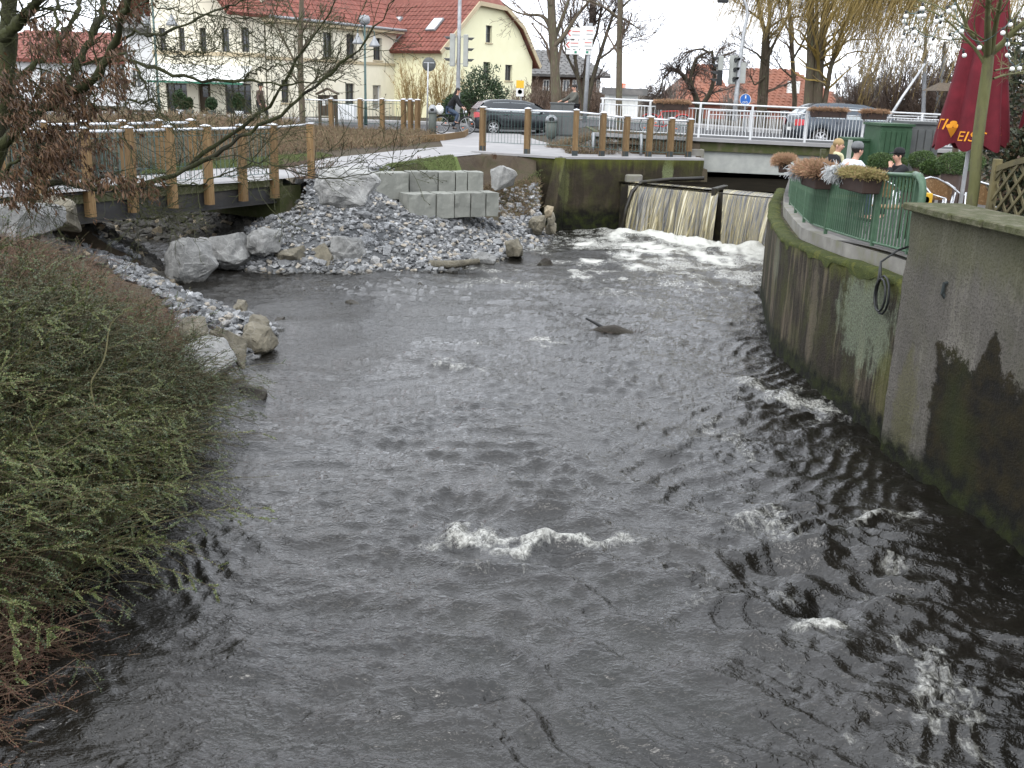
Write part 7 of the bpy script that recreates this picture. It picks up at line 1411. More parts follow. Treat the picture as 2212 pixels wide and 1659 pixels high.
    mb=MB(); mb.box((-2.10*sx,0,.60),(.02,.50,.11)); part(mb,'number_plate',M['whiteframe'],t); mb=MB(); mb.box((2.105*sx,0,.48),(.02,.52,.11)); part(mb,'number_plate',M['whiteframe'],t)
    return t
cD=45.0; c=pd(1114,288,cD); car('dark grey hatchback stopped on the road behind the timber railing',(c.x+.08,cD+.55,1.93),math.radians(14),'carpaint')
c=pd(1868,300,35.6); car('dark blue-grey estate car on the bridge behind the flower boxes',(c.x+.15,37.6,2.18),math.radians(3),'carsilver',4.6,1.8,1.52)
# ---------------------------------------------------------------- bicycle
def bicycle(label,loc,rz,frame,wheel_r=.34,wb=1.08,basket=True,group=None):
    t=thing('bicycle',label,'bicycle',loc,rz,group)
    for x in (-wb/2,wb/2):
        mb=MB(); mb.lathe([(wheel_r-.03,-.012),(wheel_r,-.018),(wheel_r+.012,0),(wheel_r,.018),(wheel_r-.03,.012)],(x,0,wheel_r),28,M=Matrix.Rotation(math.pi/2,3,'X'),cap=False); w=part(mb,'wheel',M['rubber'],t,True)
        mb=MB(); mb.lathe([(wheel_r-.045,-.012),(wheel_r-.028,-.012),(wheel_r-.028,.012),(wheel_r-.045,.012),(wheel_r-.045,-.012)],(x,0,wheel_r),28,M=Matrix.Rotation(math.pi/2,3,'X'),cap=False); part(mb,'rim',M['galv'],t,True)
        mb=MB(); 
        for k in range(14): a=2*math.pi*k/14; mb.beam((x,0,wheel_r),(x+(wheel_r-.035)*math.cos(a),0,wheel_r+(wheel_r-.035)*math.sin(a)),.006,.006,up=(0,1,0))
        tag(part(mb,'spokes',M['galv'],t),kind='stuff')
        mb=MB(); a0=math.radians(20 if x<0 else 60); mb.tube([(x+(wheel_r+.035)*math.cos(a0+i*.28),0,wheel_r+(wheel_r+.035)*math.sin(a0+i*.28)) for i in range(8)],.018,6); part(mb,'mudguard',M[frame],t,True)
        mb=MB(); 
        for a in (.4,3.6): mb.box((x+.2*math.cos(a),-.005,wheel_r+.2*math.sin(a)),(.06,.01,.03))
        tag(part(mb,'spoke_reflectors',M['signorange'],t),kind='stuff')
    bb_=(-.05,0,.30); st=(-.20,0,.78); hd=(.38,0,.82); hd2=(.42,0,.66)
    mb=MB(); 
    for a,b in ((bb_,st),(st,hd),(bb_,hd2),((-wb/2,0,wheel_r),bb_),((-wb/2,0,wheel_r),(-.18,0,.70)),(hd,hd2)): mb.tube([a,b],.017,6)
    tag(part(mb,'frame',M[frame],t,True),kind='stuff'); mb=MB(); mb.tube([(.36,0,.98),hd,(wb/2-.02,0,.40),(wb/2,0,wheel_r)],.016,6); part(mb,'fork',M['galv'],t,True)
    mb=MB(); mb.tube([(.22,-.28,1.02),(.36,-.22,1.04),(.38,0,1.0),(.36,.22,1.04),(.22,.28,1.02)],.014,6); part(mb,'handlebar',M['galv'],t,True)
    mb=MB(); mb.tube([st,(-.22,0,.92)],.014,6); part(mb,'seat_post',M['galv'],t); mb=MB(); mb.ball((-.24,0,.95),(.14,.08,.04),8,6); part(mb,'saddle',M['black'],t,True)
    mb=MB(); mb.box((-.55,0,.74),(.36,.14,.02)); part(mb,'carrier',M['darkmetal'],t)
    for s_ in (-1,1): mb=MB(); mb.beam(bb_,(bb_[0]+s_*.12,-.08*s_,bb_[2]-s_*.12),.02,.02); part(mb,'crank',M['darkmetal'],t)
    mb=MB(); mb.ball((.47,0,.88),(.05,.04,.05),8,6); part(mb,'lamp',M['headlight'],t,True)
    return t
c=pd(981,286,42.3); bk_=bicycle('bicycle with silver rims ridden past the tall signal pole',(c.x,42.3,2.03),math.radians(-4),'black')
t=thing('shopping_bag','white shopping bag on the rear carrier of the bicycle','bag',(c.x-.62,42.3,2.03+.76)); mb=MB(); mb.ball((0,0,.17),(.20,.15,.19),10,7); part(mb,'bag_body',M['canvas'],t,True); mb=MB(); mb.tube([(-.08,0,.32),(-.04,0,.42),(.04,0,.42),(.08,0,.32)],.008,5); part(mb,'handle',M['canvas'],t)
c=pd(1468,300,34.5); bicycle('parked bicycle with a pale child seat seen through the white railing',(c.x-.5,34.4,2.5),math.radians(4),'red')
# wooden edging of the bed
pp=[pz(x,y,2.0) for x,y in ((785,318),(880,311),(960,305),(1002,298),(1010,292))]; t=thing('bed_edging','weathered timber edging along the planted bed beside the path','edging',(0,0,0))
for a,b in zip(pp,pp[1:]): mb=MB(); mb.beam((a.x,a.y,2.12),(b.x,b.y,2.12),.06,.26); mb.build('edging_board',M['timber'],t)
# ================================================================ PEOPLE
def skinned(name,vs,es,rs,mat,par,sub=2,root=0,smooth=True):
    me=bpy.data.meshes.new(name); me.from_pydata([tuple(v) for v in vs],es,[]); o=bpy.data.objects.new(name,me); C.objects.link(o)
    m=o.modifiers.new('s','SKIN'); m.use_smooth_shade=True
    for i,r in enumerate(rs):
        sv=me.skin_vertices[0].data[i]; sv.radius=r if hasattr(r,'__len__') else (r,r); sv.use_root=(i==root)
    s=o.modifiers.new('d','SUBSURF'); s.levels=sub; s.render_levels=sub
    dg=bpy.context.evaluated_depsgraph_get(); m2=bpy.data.meshes.new_from_object(o.evaluated_get(dg)); m2.name=name; m2.materials.clear(); m2.materials.append(mat)
    m2.polygons.foreach_set('use_smooth',[smooth]*len(m2.polygons)); bpy.data.objects.remove(o); bpy.data.meshes.remove(me); ob=bpy.data.objects.new(name,m2); C.objects.link(ob); ob.parent=par; return ob
def cm(name,c,rough=.85): return pm(name,c,tuple(x*.75 for x in c),9,rough,bst=.4,bsc=14)
M['hair_dark']=cm('dark_hair',(.02,.016,.013),.6); M['hair_blond']=cm('blond_hair',(.32,.22,.10),.6); M['cap_black']=cm('black_cap',(.012,.012,.014)); M['beanie']=cm('grey_beanie',(.16,.165,.17))
M['coat_black']=cm('black_coat',(.012,.012,.014)); M['coat_brown']=cm('brown_coat',(.085,.055,.045)); M['coat_white']=cm('white_jacket',(.62,.64,.70)); M['coat_grey']=cm('grey_green_jacket',(.10,.10,.085)); M['jeans']=cm('blue_jeans',(.06,.085,.13)); M['trousers']=cm('dark_trousers',(.03,.03,.035)); M['shoe']=cm('dark_shoe',(.02,.018,.016)); M['scarf']=cm('pale_yellow_scarf',(.60,.58,.36)); M['eye']=pm('eye',(.03,.025,.02),(.02,.02,.02),5,.2,bst=0); M['lips']=pm('lips',(.35,.13,.11),(.3,.11,.1),5,.5,bst=0)
def person(label,loc,rz,J,coat,trou,hair,hat=None,long=False,headyaw=0,pitch=0,scarf=None,coatlen=None,hood=False):
    """J: joints in metres, x forward, y left, z up"""
    t=thing('person',label,'person',loc,rz)
    W=lambda k:Vector(J[k])
    pel,ch,nk=W('pelvis'),W('chest'),W('neck'); up=(nk-ch).normalized()
    hc=nk+Vector((math.sin(pitch)*.10+.02,0,.145)); 
    vs=[pel,pel.lerp(ch,.5),ch,nk,nk.lerp(hc,.35)]; es=[(0,1),(1,2),(2,3),(3,4)]; rs=[(.13,.15),(.115,.135),(.12,.16),.055,.055]
    # head: jaw, face, crown
    vs+= [hc+Vector((.012,0,-.055)),hc+Vector((.0,0,.02)),hc+Vector((-.012,0,.075))]; es+=[(4,5),(5,6),(6,7)]; rs+=[(.066,.062),(.088,.078),(.078,.070)]
    n0=len(vs); vs.append(hc+Vector((.083,0,-.012))); vs.append(hc+Vector((.108,0,-.022))); es+=[(6,n0),(n0,n0+1)]; rs+=[.018,.011]
    def limb(js,rr,at):
        p=at
        for j,r in zip(js,rr): vs.append(Vector(j)); rs.append(r); es.append((p,len(vs)-1)); p=len(vs)-1
        return p
    for s_ in ('L','R'):
        sg=1 if s_=='L' else -1; w=limb([J['sh'+s_],Vector(J['sh'+s_]).lerp(Vector(J['el'+s_]),.5),J['el'+s_],J['wr'+s_]],[.062,.052,.044,.029],2)
        fw=(Vector(J['wr'+s_])-Vector(J['el'+s_])).normalized(); sd_=Vector((-fw.y,fw.x,0)); sd_=sd_.normalized() if sd_.length>.01 else Vector((0,1,0)); pl=limb([Vector(J['wr'+s_])+fw*.05,Vector(J['wr'+s_])+fw*.085],[(.036,.018),(.040,.016)],w)
        base=Vector(J['wr'+s_])+fw*.085; dn=fw.cross(sd_)*(-1 if fw.cross(sd_).z>0 else 1)
        for k,(off,ln) in enumerate(((-.030,.055),(-.010,.068),(.010,.064),(.029,.050))): limb([base+sd_*off*1.0+fw*.015,base+sd_*off+fw*ln*.6+dn*.008,base+sd_*off+fw*ln+dn*.028],[.0085,.008,.0065],pl)
        th=Vector(J['wr'+s_])+fw*.035-sd_*sg*.034; limb([th,th+fw*.03-sd_*sg*.018,th+fw*.055-sd_*sg*.02+dn*.01],[.011,.010,.008],pl-1)
        a=limb([J['hip'+s_],Vector(J['hip'+s_]).lerp(Vector(J['kn'+s_]),.5),J['kn'+s_],Vector(J['kn'+s_]).lerp(Vector(J['an'+s_]),.35),J['an'+s_]],[.088,.076,.056,.052,.036],0); limb([Vector(J['an'+s_])+Vector((.05,0,-.045)),Vector(J['an'+s_])+Vector((.16,0,-.055))],[.036,.030],a)
    R=Matrix.Rotation(headyaw,4,'Z'); b=skinned('body',vs,es,rs,M['skin'],t,1)
    # clothes
    cv=[pel+Vector((0,0,-.02)),pel.lerp(ch,.5),ch,nk+Vector((0,0,-.02))]; ce=[(0,1),(1,2),(2,3)]; cr_=[(.165,.185),(.15,.17),(.155,.195),.078]
    for s_ in ('L','R'):
        i=len(cv); E=Vector(J['el'+s_]); Wv=Vector(J['wr'+s_]); cv+=[Vector(J['sh'+s_]),Vector(J['sh'+s_]).lerp(E,.5),E,E.lerp(Wv,.94)]; cr_+=[.088,.076,.066,.052]; ce+=[(2,i),(i,i+1),(i+1,i+2),(i+2,i+3)]
    if coatlen: i=len(cv); cv+=[pel.lerp(Vector(J['knL'])*.5+Vector(J['knR'])*.5,coatlen)]; cr_+=[(.17,.20)]; ce+=[(0,i)]
    skinned('coat',cv,ce,cr_,M[coat],t,2)
    tv=[pel]; te=[]; tr_=[(.145,.165)]
    for s_ in ('L','R'): i=len(tv); H_,K_,A_=Vector(J['hip'+s_]),Vector(J['kn'+s_]),Vector(J['an'+s_]); tv+=[H_,H_.lerp(K_,.5),K_,K_.lerp(A_,.5),A_.lerp(K_,.04)]; tr_+=[.105,.092,.074,.066,.058]; te+=[(0,i),(i,i+1),(i+1,i+2),(i+2,i+3),(i+3,i+4)]
    skinned('trousers',tv,te,tr_,M[trou],t,1)
    for s_ in ('L','R'): A_=Vector(J['an'+s_]); skinned('shoe',[A_+Vector((-.03,0,-.045)),A_+Vector((.07,0,-.055)),A_+Vector((.17,0,-.062))],[(0,1),(1,2)],[(.045,.045),(.048,.035),(.04,.026)],M['shoe'],t,1)
    # hair, hat, face
    mb=MB(); mb.ball((-.012,0,.045),(.100,.088,.088),14,9); mb.v=[tuple(Vector(q)+hc) for q in mb.v]; mb.f=[f for f in mb.f if not all(mb.v[i][0]>hc.x+.045 and mb.v[i][2]<hc.z+.06 for i in f)]; mb.m=[0]*len(mb.f); part(mb,'hair',M[hair],t,True)
    if long: skinned('hair_length',[hc+Vector((-.05,0,.03)),hc+Vector((-.085,0,-.07)),hc+Vector((-.09,.0,-.20)),hc+Vector((-.07,.03,-.30))],[(0,1),(1,2),(2,3)],[(.06,.08),(.06,.085),(.05,.075),(.03,.05)],M[hair],t,1)
    if hat:
        mb=MB(); mb.lathe([(.100,.045),(.104,.075),(.094,.12),(.06,.155),(0,.165)],hc+Vector((-.012,0,0)),14); part(mb,'hat',M[hat],t,True)
        if hat=='cap_black': mb=MB(); mb.extr([tuple(hc+Vector(q)) for q in ((.07,-.06,.062),(.15,-.045,.05),(.165,0,.048),(.15,.045,.05),(.07,.06,.062))],(0,0,.010)); part(mb,'peak',M[hat],t)
    for s_ in (-1,1):
        mb=MB(); mb.ball(hc+Vector((.082,s_*.030,.012)),(.010,.013,.009),8,6); part(mb,'eye',M['eye'],t,True); mb=MB(); mb.ball(hc+Vector((-.005,s_*.084,-.005)),(.020,.010,.030),8,6); part(mb,'ear',M['skin'],t,True)
    mb=MB(); mb.ball(hc+Vector((.078,0,-.052)),(.010,.022,.007),8,6); part(mb,'mouth',M['lips'],t,True)
    if scarf: skinned('scarf',[nk+Vector((.03,.07,.0)),nk+Vector((-.06,.0,.01)),nk+Vector((.03,-.07,.0)),nk+Vector((.09,0,-.02)),nk+Vector((.13,.03,-.25))],[(0,1),(1,2),(2,3),(3,4)],[.045]*4+[.04],M[scarf],t,1)
    return t
def stand(h=1.72,step=.12,armf=.0):
    k=h/1.72; J=dict(pelvis=(0,0,.96),chest=(.01,0,1.30),neck=(.0,0,1.47),shL=(0,.185,1.40),shR=(0,-.185,1.40),elL=(-.02+armf,.24,1.13),elR=(-.04,-.24,1.13),wrL=(.10+armf*2,.23,.90),wrR=(.06,-.23,.89),hipL=(0,.09,.93),hipR=(0,-.09,.93),knL=(.03+step,.10,.50),knR=(.02-step*.3,-.10,.50),anL=(step,.10,.085),anR=(-step,-.10,.085))
    return {a:tuple(x*k for x in b) for a,b in J.items()}
def seat(lean=.12,arms='table'):
    J=dict(pelvis=(0,0,.52),chest=(lean*.7,0,.85),neck=(lean*1.2,0,1.02),shL=(lean,.185,.95),shR=(lean,-.185,.95),hipL=(0,.09,.51),hipR=(0,-.09,.51),knL=(.42,.13,.52),knR=(.42,-.13,.52),anL=(.40,.13,.085),anR=(.44,-.12,.085))
    if arms=='table': J.update(elL=(.18+lean,.27,.72),elR=(.18+lean,-.27,.72),wrL=(.42+lean,.12,.80),wrR=(.42+lean,-.12,.80))
    elif arms=='chin': J.update(elL=(.26+lean,.22,.78),elR=(.05+lean,-.30,.70),wrL=(.20+lean,.06,.98),wrR=(.24+lean,-.22,.64))
    else: J.update(elL=(.06+lean,.26,.70),elR=(.06+lean,-.26,.70),wrL=(.28+lean,.2,.66),wrR=(.28+lean,-.2,.66))
    return J
c=pd(565,265,44.5); person('man in a brown coat and dark cap walking right in front of the shop',(c.x,44.5,2.02),math.radians(-8),stand(1.74,.20),'coat_brown','trousers','hair_dark','cap_black',coatlen=.55)
c=pd(1240,262,38.5); J=stand(1.74,.05); J['elR']=(.20,-.30,1.22); J['wrR']=(.42,-.26,1.16); J['elL']=(.18,.28,1.20); J['wrL']=(.40,.30,1.14)
person('man in a grey-green jacket standing behind the service cabinet with one arm out',(c.x-.05,38.0,2.33),math.radians(200),J,'coat_grey','trousers','hair_dark')
c=pd(968,286,42.3); J=dict(pelvis=(-.20,0,.98),chest=(.02,0,1.38),neck=(.12,0,1.54),shL=(.06,.18,1.46),shR=(.06,-.18,1.46),elL=(.20,.24,1.18),elR=(.20,-.24,1.18),wrL=(.36,.27,1.05),wrR=(.36,-.27,1.05),hipL=(-.20,.09,.95),hipR=(-.20,-.09,.95),knL=(.10,.11,.66),knR=(.16,-.11,.78),anL=(-.06,.12,.26),anR=(.05,-.12,.48))
c=pd(981,286,42.3); person('cyclist in a black hooded coat and blue jeans riding behind the signal pole',(c.x,42.3,2.03),math.radians(-4),J,'coat_black','jeans','hair_dark','beanie' if False else None,long=True)
# three guests on the terrace
def seated_at(px,py,D,rz,label,fl,*a,**k): c=pd(px,py,D); return person(label,(c.x,D,fl),rz,*a,**k)
# ================================================================ CAFE TERRACE
TZ=lambda y: gz(8.0,y)
M['terracefloor']=pm('terrace_paving',(.13,.125,.115),(.095,.09,.085),3,.85,bst=.4,bsc=24,c3=(.17,.16,.145))
fl=ruled('terrace_paving',[(wx(y)+.3,y) for y in (3,8,11,14,17,20,24,27.5)],[(20,3),(20,8),(20,11),(20,14),(20,17),(20,20),(20,24),(20,27.5)],M['terracefloor'],60,30,.02); tag(fl,kind='structure')
# green railing
ry=np.r_[11.95,np.arange(12.4,26.6,.5)]; RLX=lambda y: wx(y)+.42
rt_=lambda y: float(np.interp(y,[10.9,11.65,13.9,17,20,26.5],[3.05,3.04,2.90,2.70,2.52,2.42])); rb_=lambda y: ledge(y)+.26
t=thing('green_railing','curved green railing of closely set upright bars on top of the mossy terrace wall','railing',(0,0,0))
pts=[(RLX(y),y,rt_(y)) for y in ry]; mb=MB(); mb.tube(pts,.026,6); mb.build('top_rail',M['green'],t,True)
mb=MB(); mb.tube([(RLX(y),y,rb_(y)) for y in ry],.018,6); mb.build('bottom_rail',M['green'],t,True)
y0=11.95; e_=rt_(12); mb=MB(); mb.tube([(RLX(y0),12.1,e_),(RLX(y0),11.97,e_-.01),(RLX(y0)+.0,11.86,e_-.06),(RLX(y0),11.80,e_-.16),(RLX(y0),11.79,e_-.4),(RLX(y0),11.79,rb_(12)+.02)],.045,8); mb.build('end_hoop',M['green'],t,True)
src=None; y=11.90
while y<26.6:
    a=Vector((RLX(y),y,rb_(y))); h=rt_(y)-rb_(y)
    if src is None: mb=MB(); mb.box((0,0,.5),(.024,.012,1.0)); src=part(mb,'bar',M['green'],t); src.location=a; src.scale=(1,1,h)
    else: inst(src,t,a,(0,0,0),(1,1,h))
    y+=.088
src=None
for y in (12.0,12.95,14.8,16.7,18.6,20.5,22.4,24.3,26.3):
    if src is None: mb=MB(); mb.box((0,0,.5),(.045,.045,1.0)); src=part(mb,'post',M['green'],t); src.location=(RLX(y),y,ledge(y)+.1); src.scale=(1,1,rt_(y)-ledge(y)-.1)
    else: inst(src,t,(RLX(y),y,ledge(y)+.1),None,(1,1,rt_(y)-ledge(y)-.1))
# flower boxes
M['planter']=pm('dark_planter',(.055,.035,.028),(.04,.026,.02),7,.8,bst=.3,bsc=30)
def planter(label,c,L,rz,w=.26,h=.20,mat='heather',seed=0,silver=True,fh=.20,group=None,fr=.8,n=5200):
    t=thing('flower_box',label,'flower box',c,rz,group); mb=MB(); mb.add([(-L/2*.94,-w/2*.85,-h),(L/2*.94,-w/2*.85,-h),(L/2*.94,w/2*.85,-h),(-L/2*.94,w/2*.85,-h),(-L/2,-w/2,0),(L/2,-w/2,0),(L/2,w/2,0),(-L/2,w/2,0)],[(3,2,1,0),(4,5,6,7),(0,1,5,4),(1,2,6,5),(2,3,7,6),(3,0,4,7)]); part(mb,'trough',M['planter'],t,bev=.012)
    r=np.random.RandomState(seed); m_=n; S=np.stack([r.uniform(-L/2,L/2,m_),r.uniform(-w/2,w/2,m_),np.zeros(m_)],-1); D_=nrm(np.stack([S[:,0]/L*1.4+r.normal(size=m_)*.35,S[:,1]/w*1.6+r.normal(size=m_)*.35,r.uniform(.25,1.1,m_)],-1)); ln=r.uniform(.35,1.,m_)*fh; out=[S]; p=S
    for k in range(4): D_=nrm(D_+r.normal(size=(m_,3))*.18+np.array([0,0,-.10])); p=p+D_*(ln/4)[:,None]; out.append(p)
    nb=NB(); Pp=np.stack(out,1); tubes(nb,Pp,np.linspace(.004,.0025,5)[None],3); P2_,R2_=grow(Pp,np.full((m_,5),.003),3,(.02,.06),(.4,1.),3,.1,.05,.9,.3,r); tubes(nb,P2_,R2_*0+.003,3); o=nb.build('dried_heather',M[mat],t); o.matrix_parent_inverse=Matrix(); o['kind']='stuff'
    if silver:
        m_=600; S=np.stack([-L/2+r.normal(size=m_)*.06,-w/2+r.normal(size=m_)*.05,r.uniform(-.05,.08,m_)],-1); D_=nrm(r.normal(size=(m_,3))*.6+np.array([-.2,-.4,.2])); out=[S]; p=S
        for k in range(4): D_=nrm(D_+r.normal(size=(m_,3))*.25+np.array([0,0,-.35])); p=p+D_*.034; out.append(p)
        nb=NB(); tubes(nb,np.stack(out,1),np.array([.004]*5)[None],3); o=nb.build('silver_trailing_plant',M['silver'],t); o.matrix_parent_inverse=Matrix(); o['kind']='stuff'
    for s_ in (-.3,.3): mb=MB(); mb.tube([(s_*L,w/2,-.14),(s_*L,w/2+.02,.05),(s_*L,w/2+.07,.06)],.008,5); part(mb,'hook',M['darkmetal'],t)
def yofpx(px,lo=12,hi=27,dx=.42):
    return min(np.arange(lo,hi,.05),key=lambda y:abs(proj((wx(y)+dx,y,2.9))[0]-px))
for (px,py,L,lb,mt,sd_) in ((1888,384,.82,'flower box of greenish dried heather, nearest on the green railing','heathergreen',1),(1790,364,.85,'flower box of brown dried heather, middle one on the green railing','heather',2),(1702,354,1.0,'flower box of reddish dried heather at the far end of the green railing','heather',3)):
    y=float(yofpx(px)); tx=(wx(y+.4)-wx(y-.4)); rz=math.atan2(.8,tx); x=RLX(y)-.17; planter(lb,(x,y,rt_(y)-.03),L,rz+math.pi,.26,.20,mt,sd_,fh=.24 if sd_>1 else .13)
for (px,lb,L) in ((1450,'flower box with dry reddish plants on the left part of the white bridge railing',1.0),(1788,'flower box with dry plants on the white bridge railing in front of the silver car',1.1),(1887,'flower box with dry plants on the white railing beside the slanting pole',.75)):
    x=pd(px,230,BY).x; planter(lb,(x,BY-.16,zbr(x)+.98),L,math.pi,.24,.20,'heather',int(px),False,.16,n=1800)
# hose coil
t=thing('hose_coil','black hose coiled over the mossy wall edge below the end of the green railing','hose',(0,0,0)); hx=wx(11.5)
for rr_,oo in ((1.,0.),(.86,.03)):
    mb=MB(); pts=[(hx+.42,11.9,2.22),(hx+.22,11.85,2.16),(hx+.0,11.75,2.03)]+[(hx-.05-oo,11.42+.20*rr_*math.sin(math.radians(40+k*27)),1.70+.22*rr_*math.cos(math.radians(40+k*27))) for k in range(14)]
    mb.tube(pts,.014,6); mb.build('hose_loop',M['black'],t,True)
# furniture
M['alu']=pm('aluminium',(.68,.69,.71),(.55,.56,.58),9,.25,metal=.8,bst=0); M['rattan']=pm('rattan',(.30,.17,.07),(.20,.11,.045),30,.7,bst=.6,bsc=60,c3=(.42,.27,.13)); M['tabletop']=pm('table_top',(.42,.40,.37),(.34,.32,.30),6,.4,metal=.1)
chs=[]
def make_chair(label,loc,rz):
    t=thing('terrace_chair',label,'chair',loc,rz,'aluminium and rattan chairs on the terrace')
    mb=MB(); mb.box((0,0,.445),(.44,.44,.03)); part(mb,'seat',M['rattan'],t,bev=.008); mb=MB(); n=8
    for i in range(n): a=-1.0+2.0*i/n; a2=-1.0+2.0*(i+1)/n; mb.add([(-.22*math.cos(a),.25*math.sin(a),.60),(-.22*math.cos(a2),.25*math.sin(a2),.60),(-.25*math.cos(a2)-.02,.26*math.sin(a2),.86-.10*a2*a2),(-.25*math.cos(a)-.02,.26*math.sin(a),.86-.10*a*a)],[(0,1,2,3)])
    part(mb,'backrest',M['rattan'],t,True)
    mb=MB(); mb.tube([(.22,.26,.64),(.0,.28,.68),(-.14,.25,.77),(-.26,.13,.85),(-.27,0,.87),(-.26,-.13,.85),(-.14,-.25,.77),(.0,-.28,.68),(.22,-.26,.64)],.013,6); part(mb,'arm_rail',M['alu'],t,True)
    for sx_,sy_ in ((1,1),(1,-1),(-1,1),(-1,-1)):
        mb=MB(); mb.tube([(.22*sx_ if sx_>0 else -.20,.26*sy_,.64 if sx_>0 else .72),(.20*sx_,.23*sy_,.43),(.24*sx_,.25*sy_,0)],.013,6); part(mb,'leg',M['alu'],t,True)
    return t
def cp_chair(label,loc,rz): c=copy_tree(chs[0]); c.location=loc; c.rotation_euler=(0,0,rz); c['label']=label
CH=[((5.75,12.3),20,'aluminium and rattan chair nearest the end of the green railing'),((5.65,13.5),-60,'aluminium and rattan chair right behind the nearest flower box'),((6.35,12.9),190,'aluminium and rattan chair facing the railing across the first table'),((7.05,13.6),100,'aluminium and rattan chair nearest the lattice trellis, tipped against its table'),((6.0,14.7),70,'aluminium and rattan chair at the near side of the guests table'),((7.75,14.4),200,'aluminium and rattan chair at the back of the trellis table'),((5.75,15.6),15,'aluminium and rattan chair behind the middle flower box')]
for i,((x,y),a,lb) in enumerate(CH):
    if i==0: chs.append(make_chair(lb,(x,y,TZ(y)+.02),math.radians(a)))
    else: cp_chair(lb,(x,y,TZ(y)+.02),math.radians(a))
def table(label,x,y,r=.38): 
    t=thing('terrace_table',label,'table',(x,y,TZ(y)+.02),0,'round terrace tables'); mb=MB(); mb.lathe([(0,.71),(r,.71),(r,.735),(0,.735)],(0,0,0),24); part(mb,'tabletop',M['tabletop'],t); mb=MB(); mb.tube([(0,0,.02),(0,0,.71)],.025,8); part(mb,'column',M['alu'],t)
    for k in range(4): a=k*math.pi/2+.4; mb=MB(); mb.tube([(0,0,.10),(.3*math.cos(a),.3*math.sin(a),.015)],.015,6); part(mb,'leg',M['alu'],t)
table('round terrace table nearest the end of the green railing',6.05,12.9-.35); table('round terrace table beside the trellis with a tipped chair',7.35,13.9)
p1=pd(1878,360,17.4); table('round table where the three guests sit',p1.x,17.6,.42)
for dx,lb,mt in ((-.10,'small orange glass on the guests table, the left one','signyellow'),(.14,'tall orange bottle on the guests table, the right one','signorange')):
    t=thing('glass',lb,'glass',(p1.x+dx,17.35,TZ(17.6)+.755)); mb=MB(); h=.11 if dx<0 else .18; mb.lathe([(0,0),(.035,0),(.04,h*.7),(.028,h),(0,h)],(0,0,0),10); part(mb,'vessel',M[mt],t,True)
t=thing('orange_box','small orange box with a round grey emblem beside the trellis post','box',(0,0,0)); c=pd(1996,431,13.2); mb=MB(); mb.box((c.x,c.y,c.z),(.17,.12,.17)); mb.build('carton',M['signyellow'],t,bev=.006); mb=MB(); mb.lathe([(0,0),(.045,0)],(c.x,c.y-.064,c.z),14,M=Matrix.Rotation(math.pi/2,3,'X')); mb.build('emblem',M['galvdull'],t)
t2=thing('side_table','low pale table top under the orange box','table',(0,0,0)); mb=MB(); mb.box((c.x+.1,c.y,c.z-.105),(.6,.45,.03)); mb.build('tabletop',M['timber'],t2)
for sx_,sy_ in ((1,1),(1,-1),(-1,1),(-1,-1)): mb=MB(); zf_=TZ(13.2)+.02; mb.box((c.x+.1+.27*sx_,c.y+.19*sy_,(zf_+c.z-.12)/2),(.03,.03,c.z-.12-zf_)); mb.build('leg',M['alu'],t2)
f17=TZ(17.5)+.02
seated_at(1828,330,17.2,math.radians(15),'seated man in a white jacket and grey beanie facing right at the terrace table',f17+.10,seat(.16,'table'),'coat_white','jeans','hair_dark','beanie')
seated_at(1806,322,18.6,math.radians(-35),'seated woman with blond hair, black coat and pale scarf',f17+.12,seat(.02,'lap'),'coat_black','trousers','hair_blond',long=True,scarf='scarf')
seated_at(1962,335,18.9,math.radians(185),'seated man in a black jacket and black cap, hand at his chin',f17-.05,seat(.14,'chin'),'coat_black','trousers','hair_dark','cap_black')
for (px,D,a,lb) in ((1828,17.15,15,'chair under the man in the white jacket'),(1806,18.55,-35,'chair under the blond woman'),(1962,18.9,185,'chair under the man in the black cap')): c=pd(px,330,D); cp_chair(lb,(c.x-.03*math.cos(math.radians(a)),D,f17+(.10 if px==1828 else .12 if px==1806 else -.05)),math.radians(a))
# box hedges
HB=[(1902,348,21.5,.26,.17),(1935,352,22.5,.25,.17),(1992,346,20.0,.26,.18),(2014,362,17.5,.20,.15),(2058,356,17.0,.26,.20),(1968,394,15.0,.2,.15),(2090,350,18.5,.3,.2)]
HL=['clipped box plant behind the man in the black cap, the left one','clipped box plant directly behind the black cap','clipped box plant right of the black cap','lower clipped box plant in front of the dark container','clipped box plant under the left edge of the closed umbrella','small clipped box plant beside the end of the green railing','clipped box plant right under the closed umbrella']
for i,(px,py,D,rx,rz_) in enumerate(HB): c=pd(px,py,D); leafball('box_plant',HL[i],(c.x,D,c.z),rx,rx*.9,rz_,5200,'box',80+i,.022,.010,stem=False,cat='shrub',group='clipped box plants on the terrace',lump=.12); o=bpy.data.objects['box_plant' if i==0 else 'box_plant.%03d'%i]; zf_=TZ(D); mb=MB(); mb.lathe([(0,0),(rx*.5,0),(rx*.62,max(.1,c.z-rz_*.7-zf_)),(0,max(.1,c.z-rz_*.7-zf_)+.01)],(c.x,D,zf_),12); mb.build('pot',M['planter'],o,True)
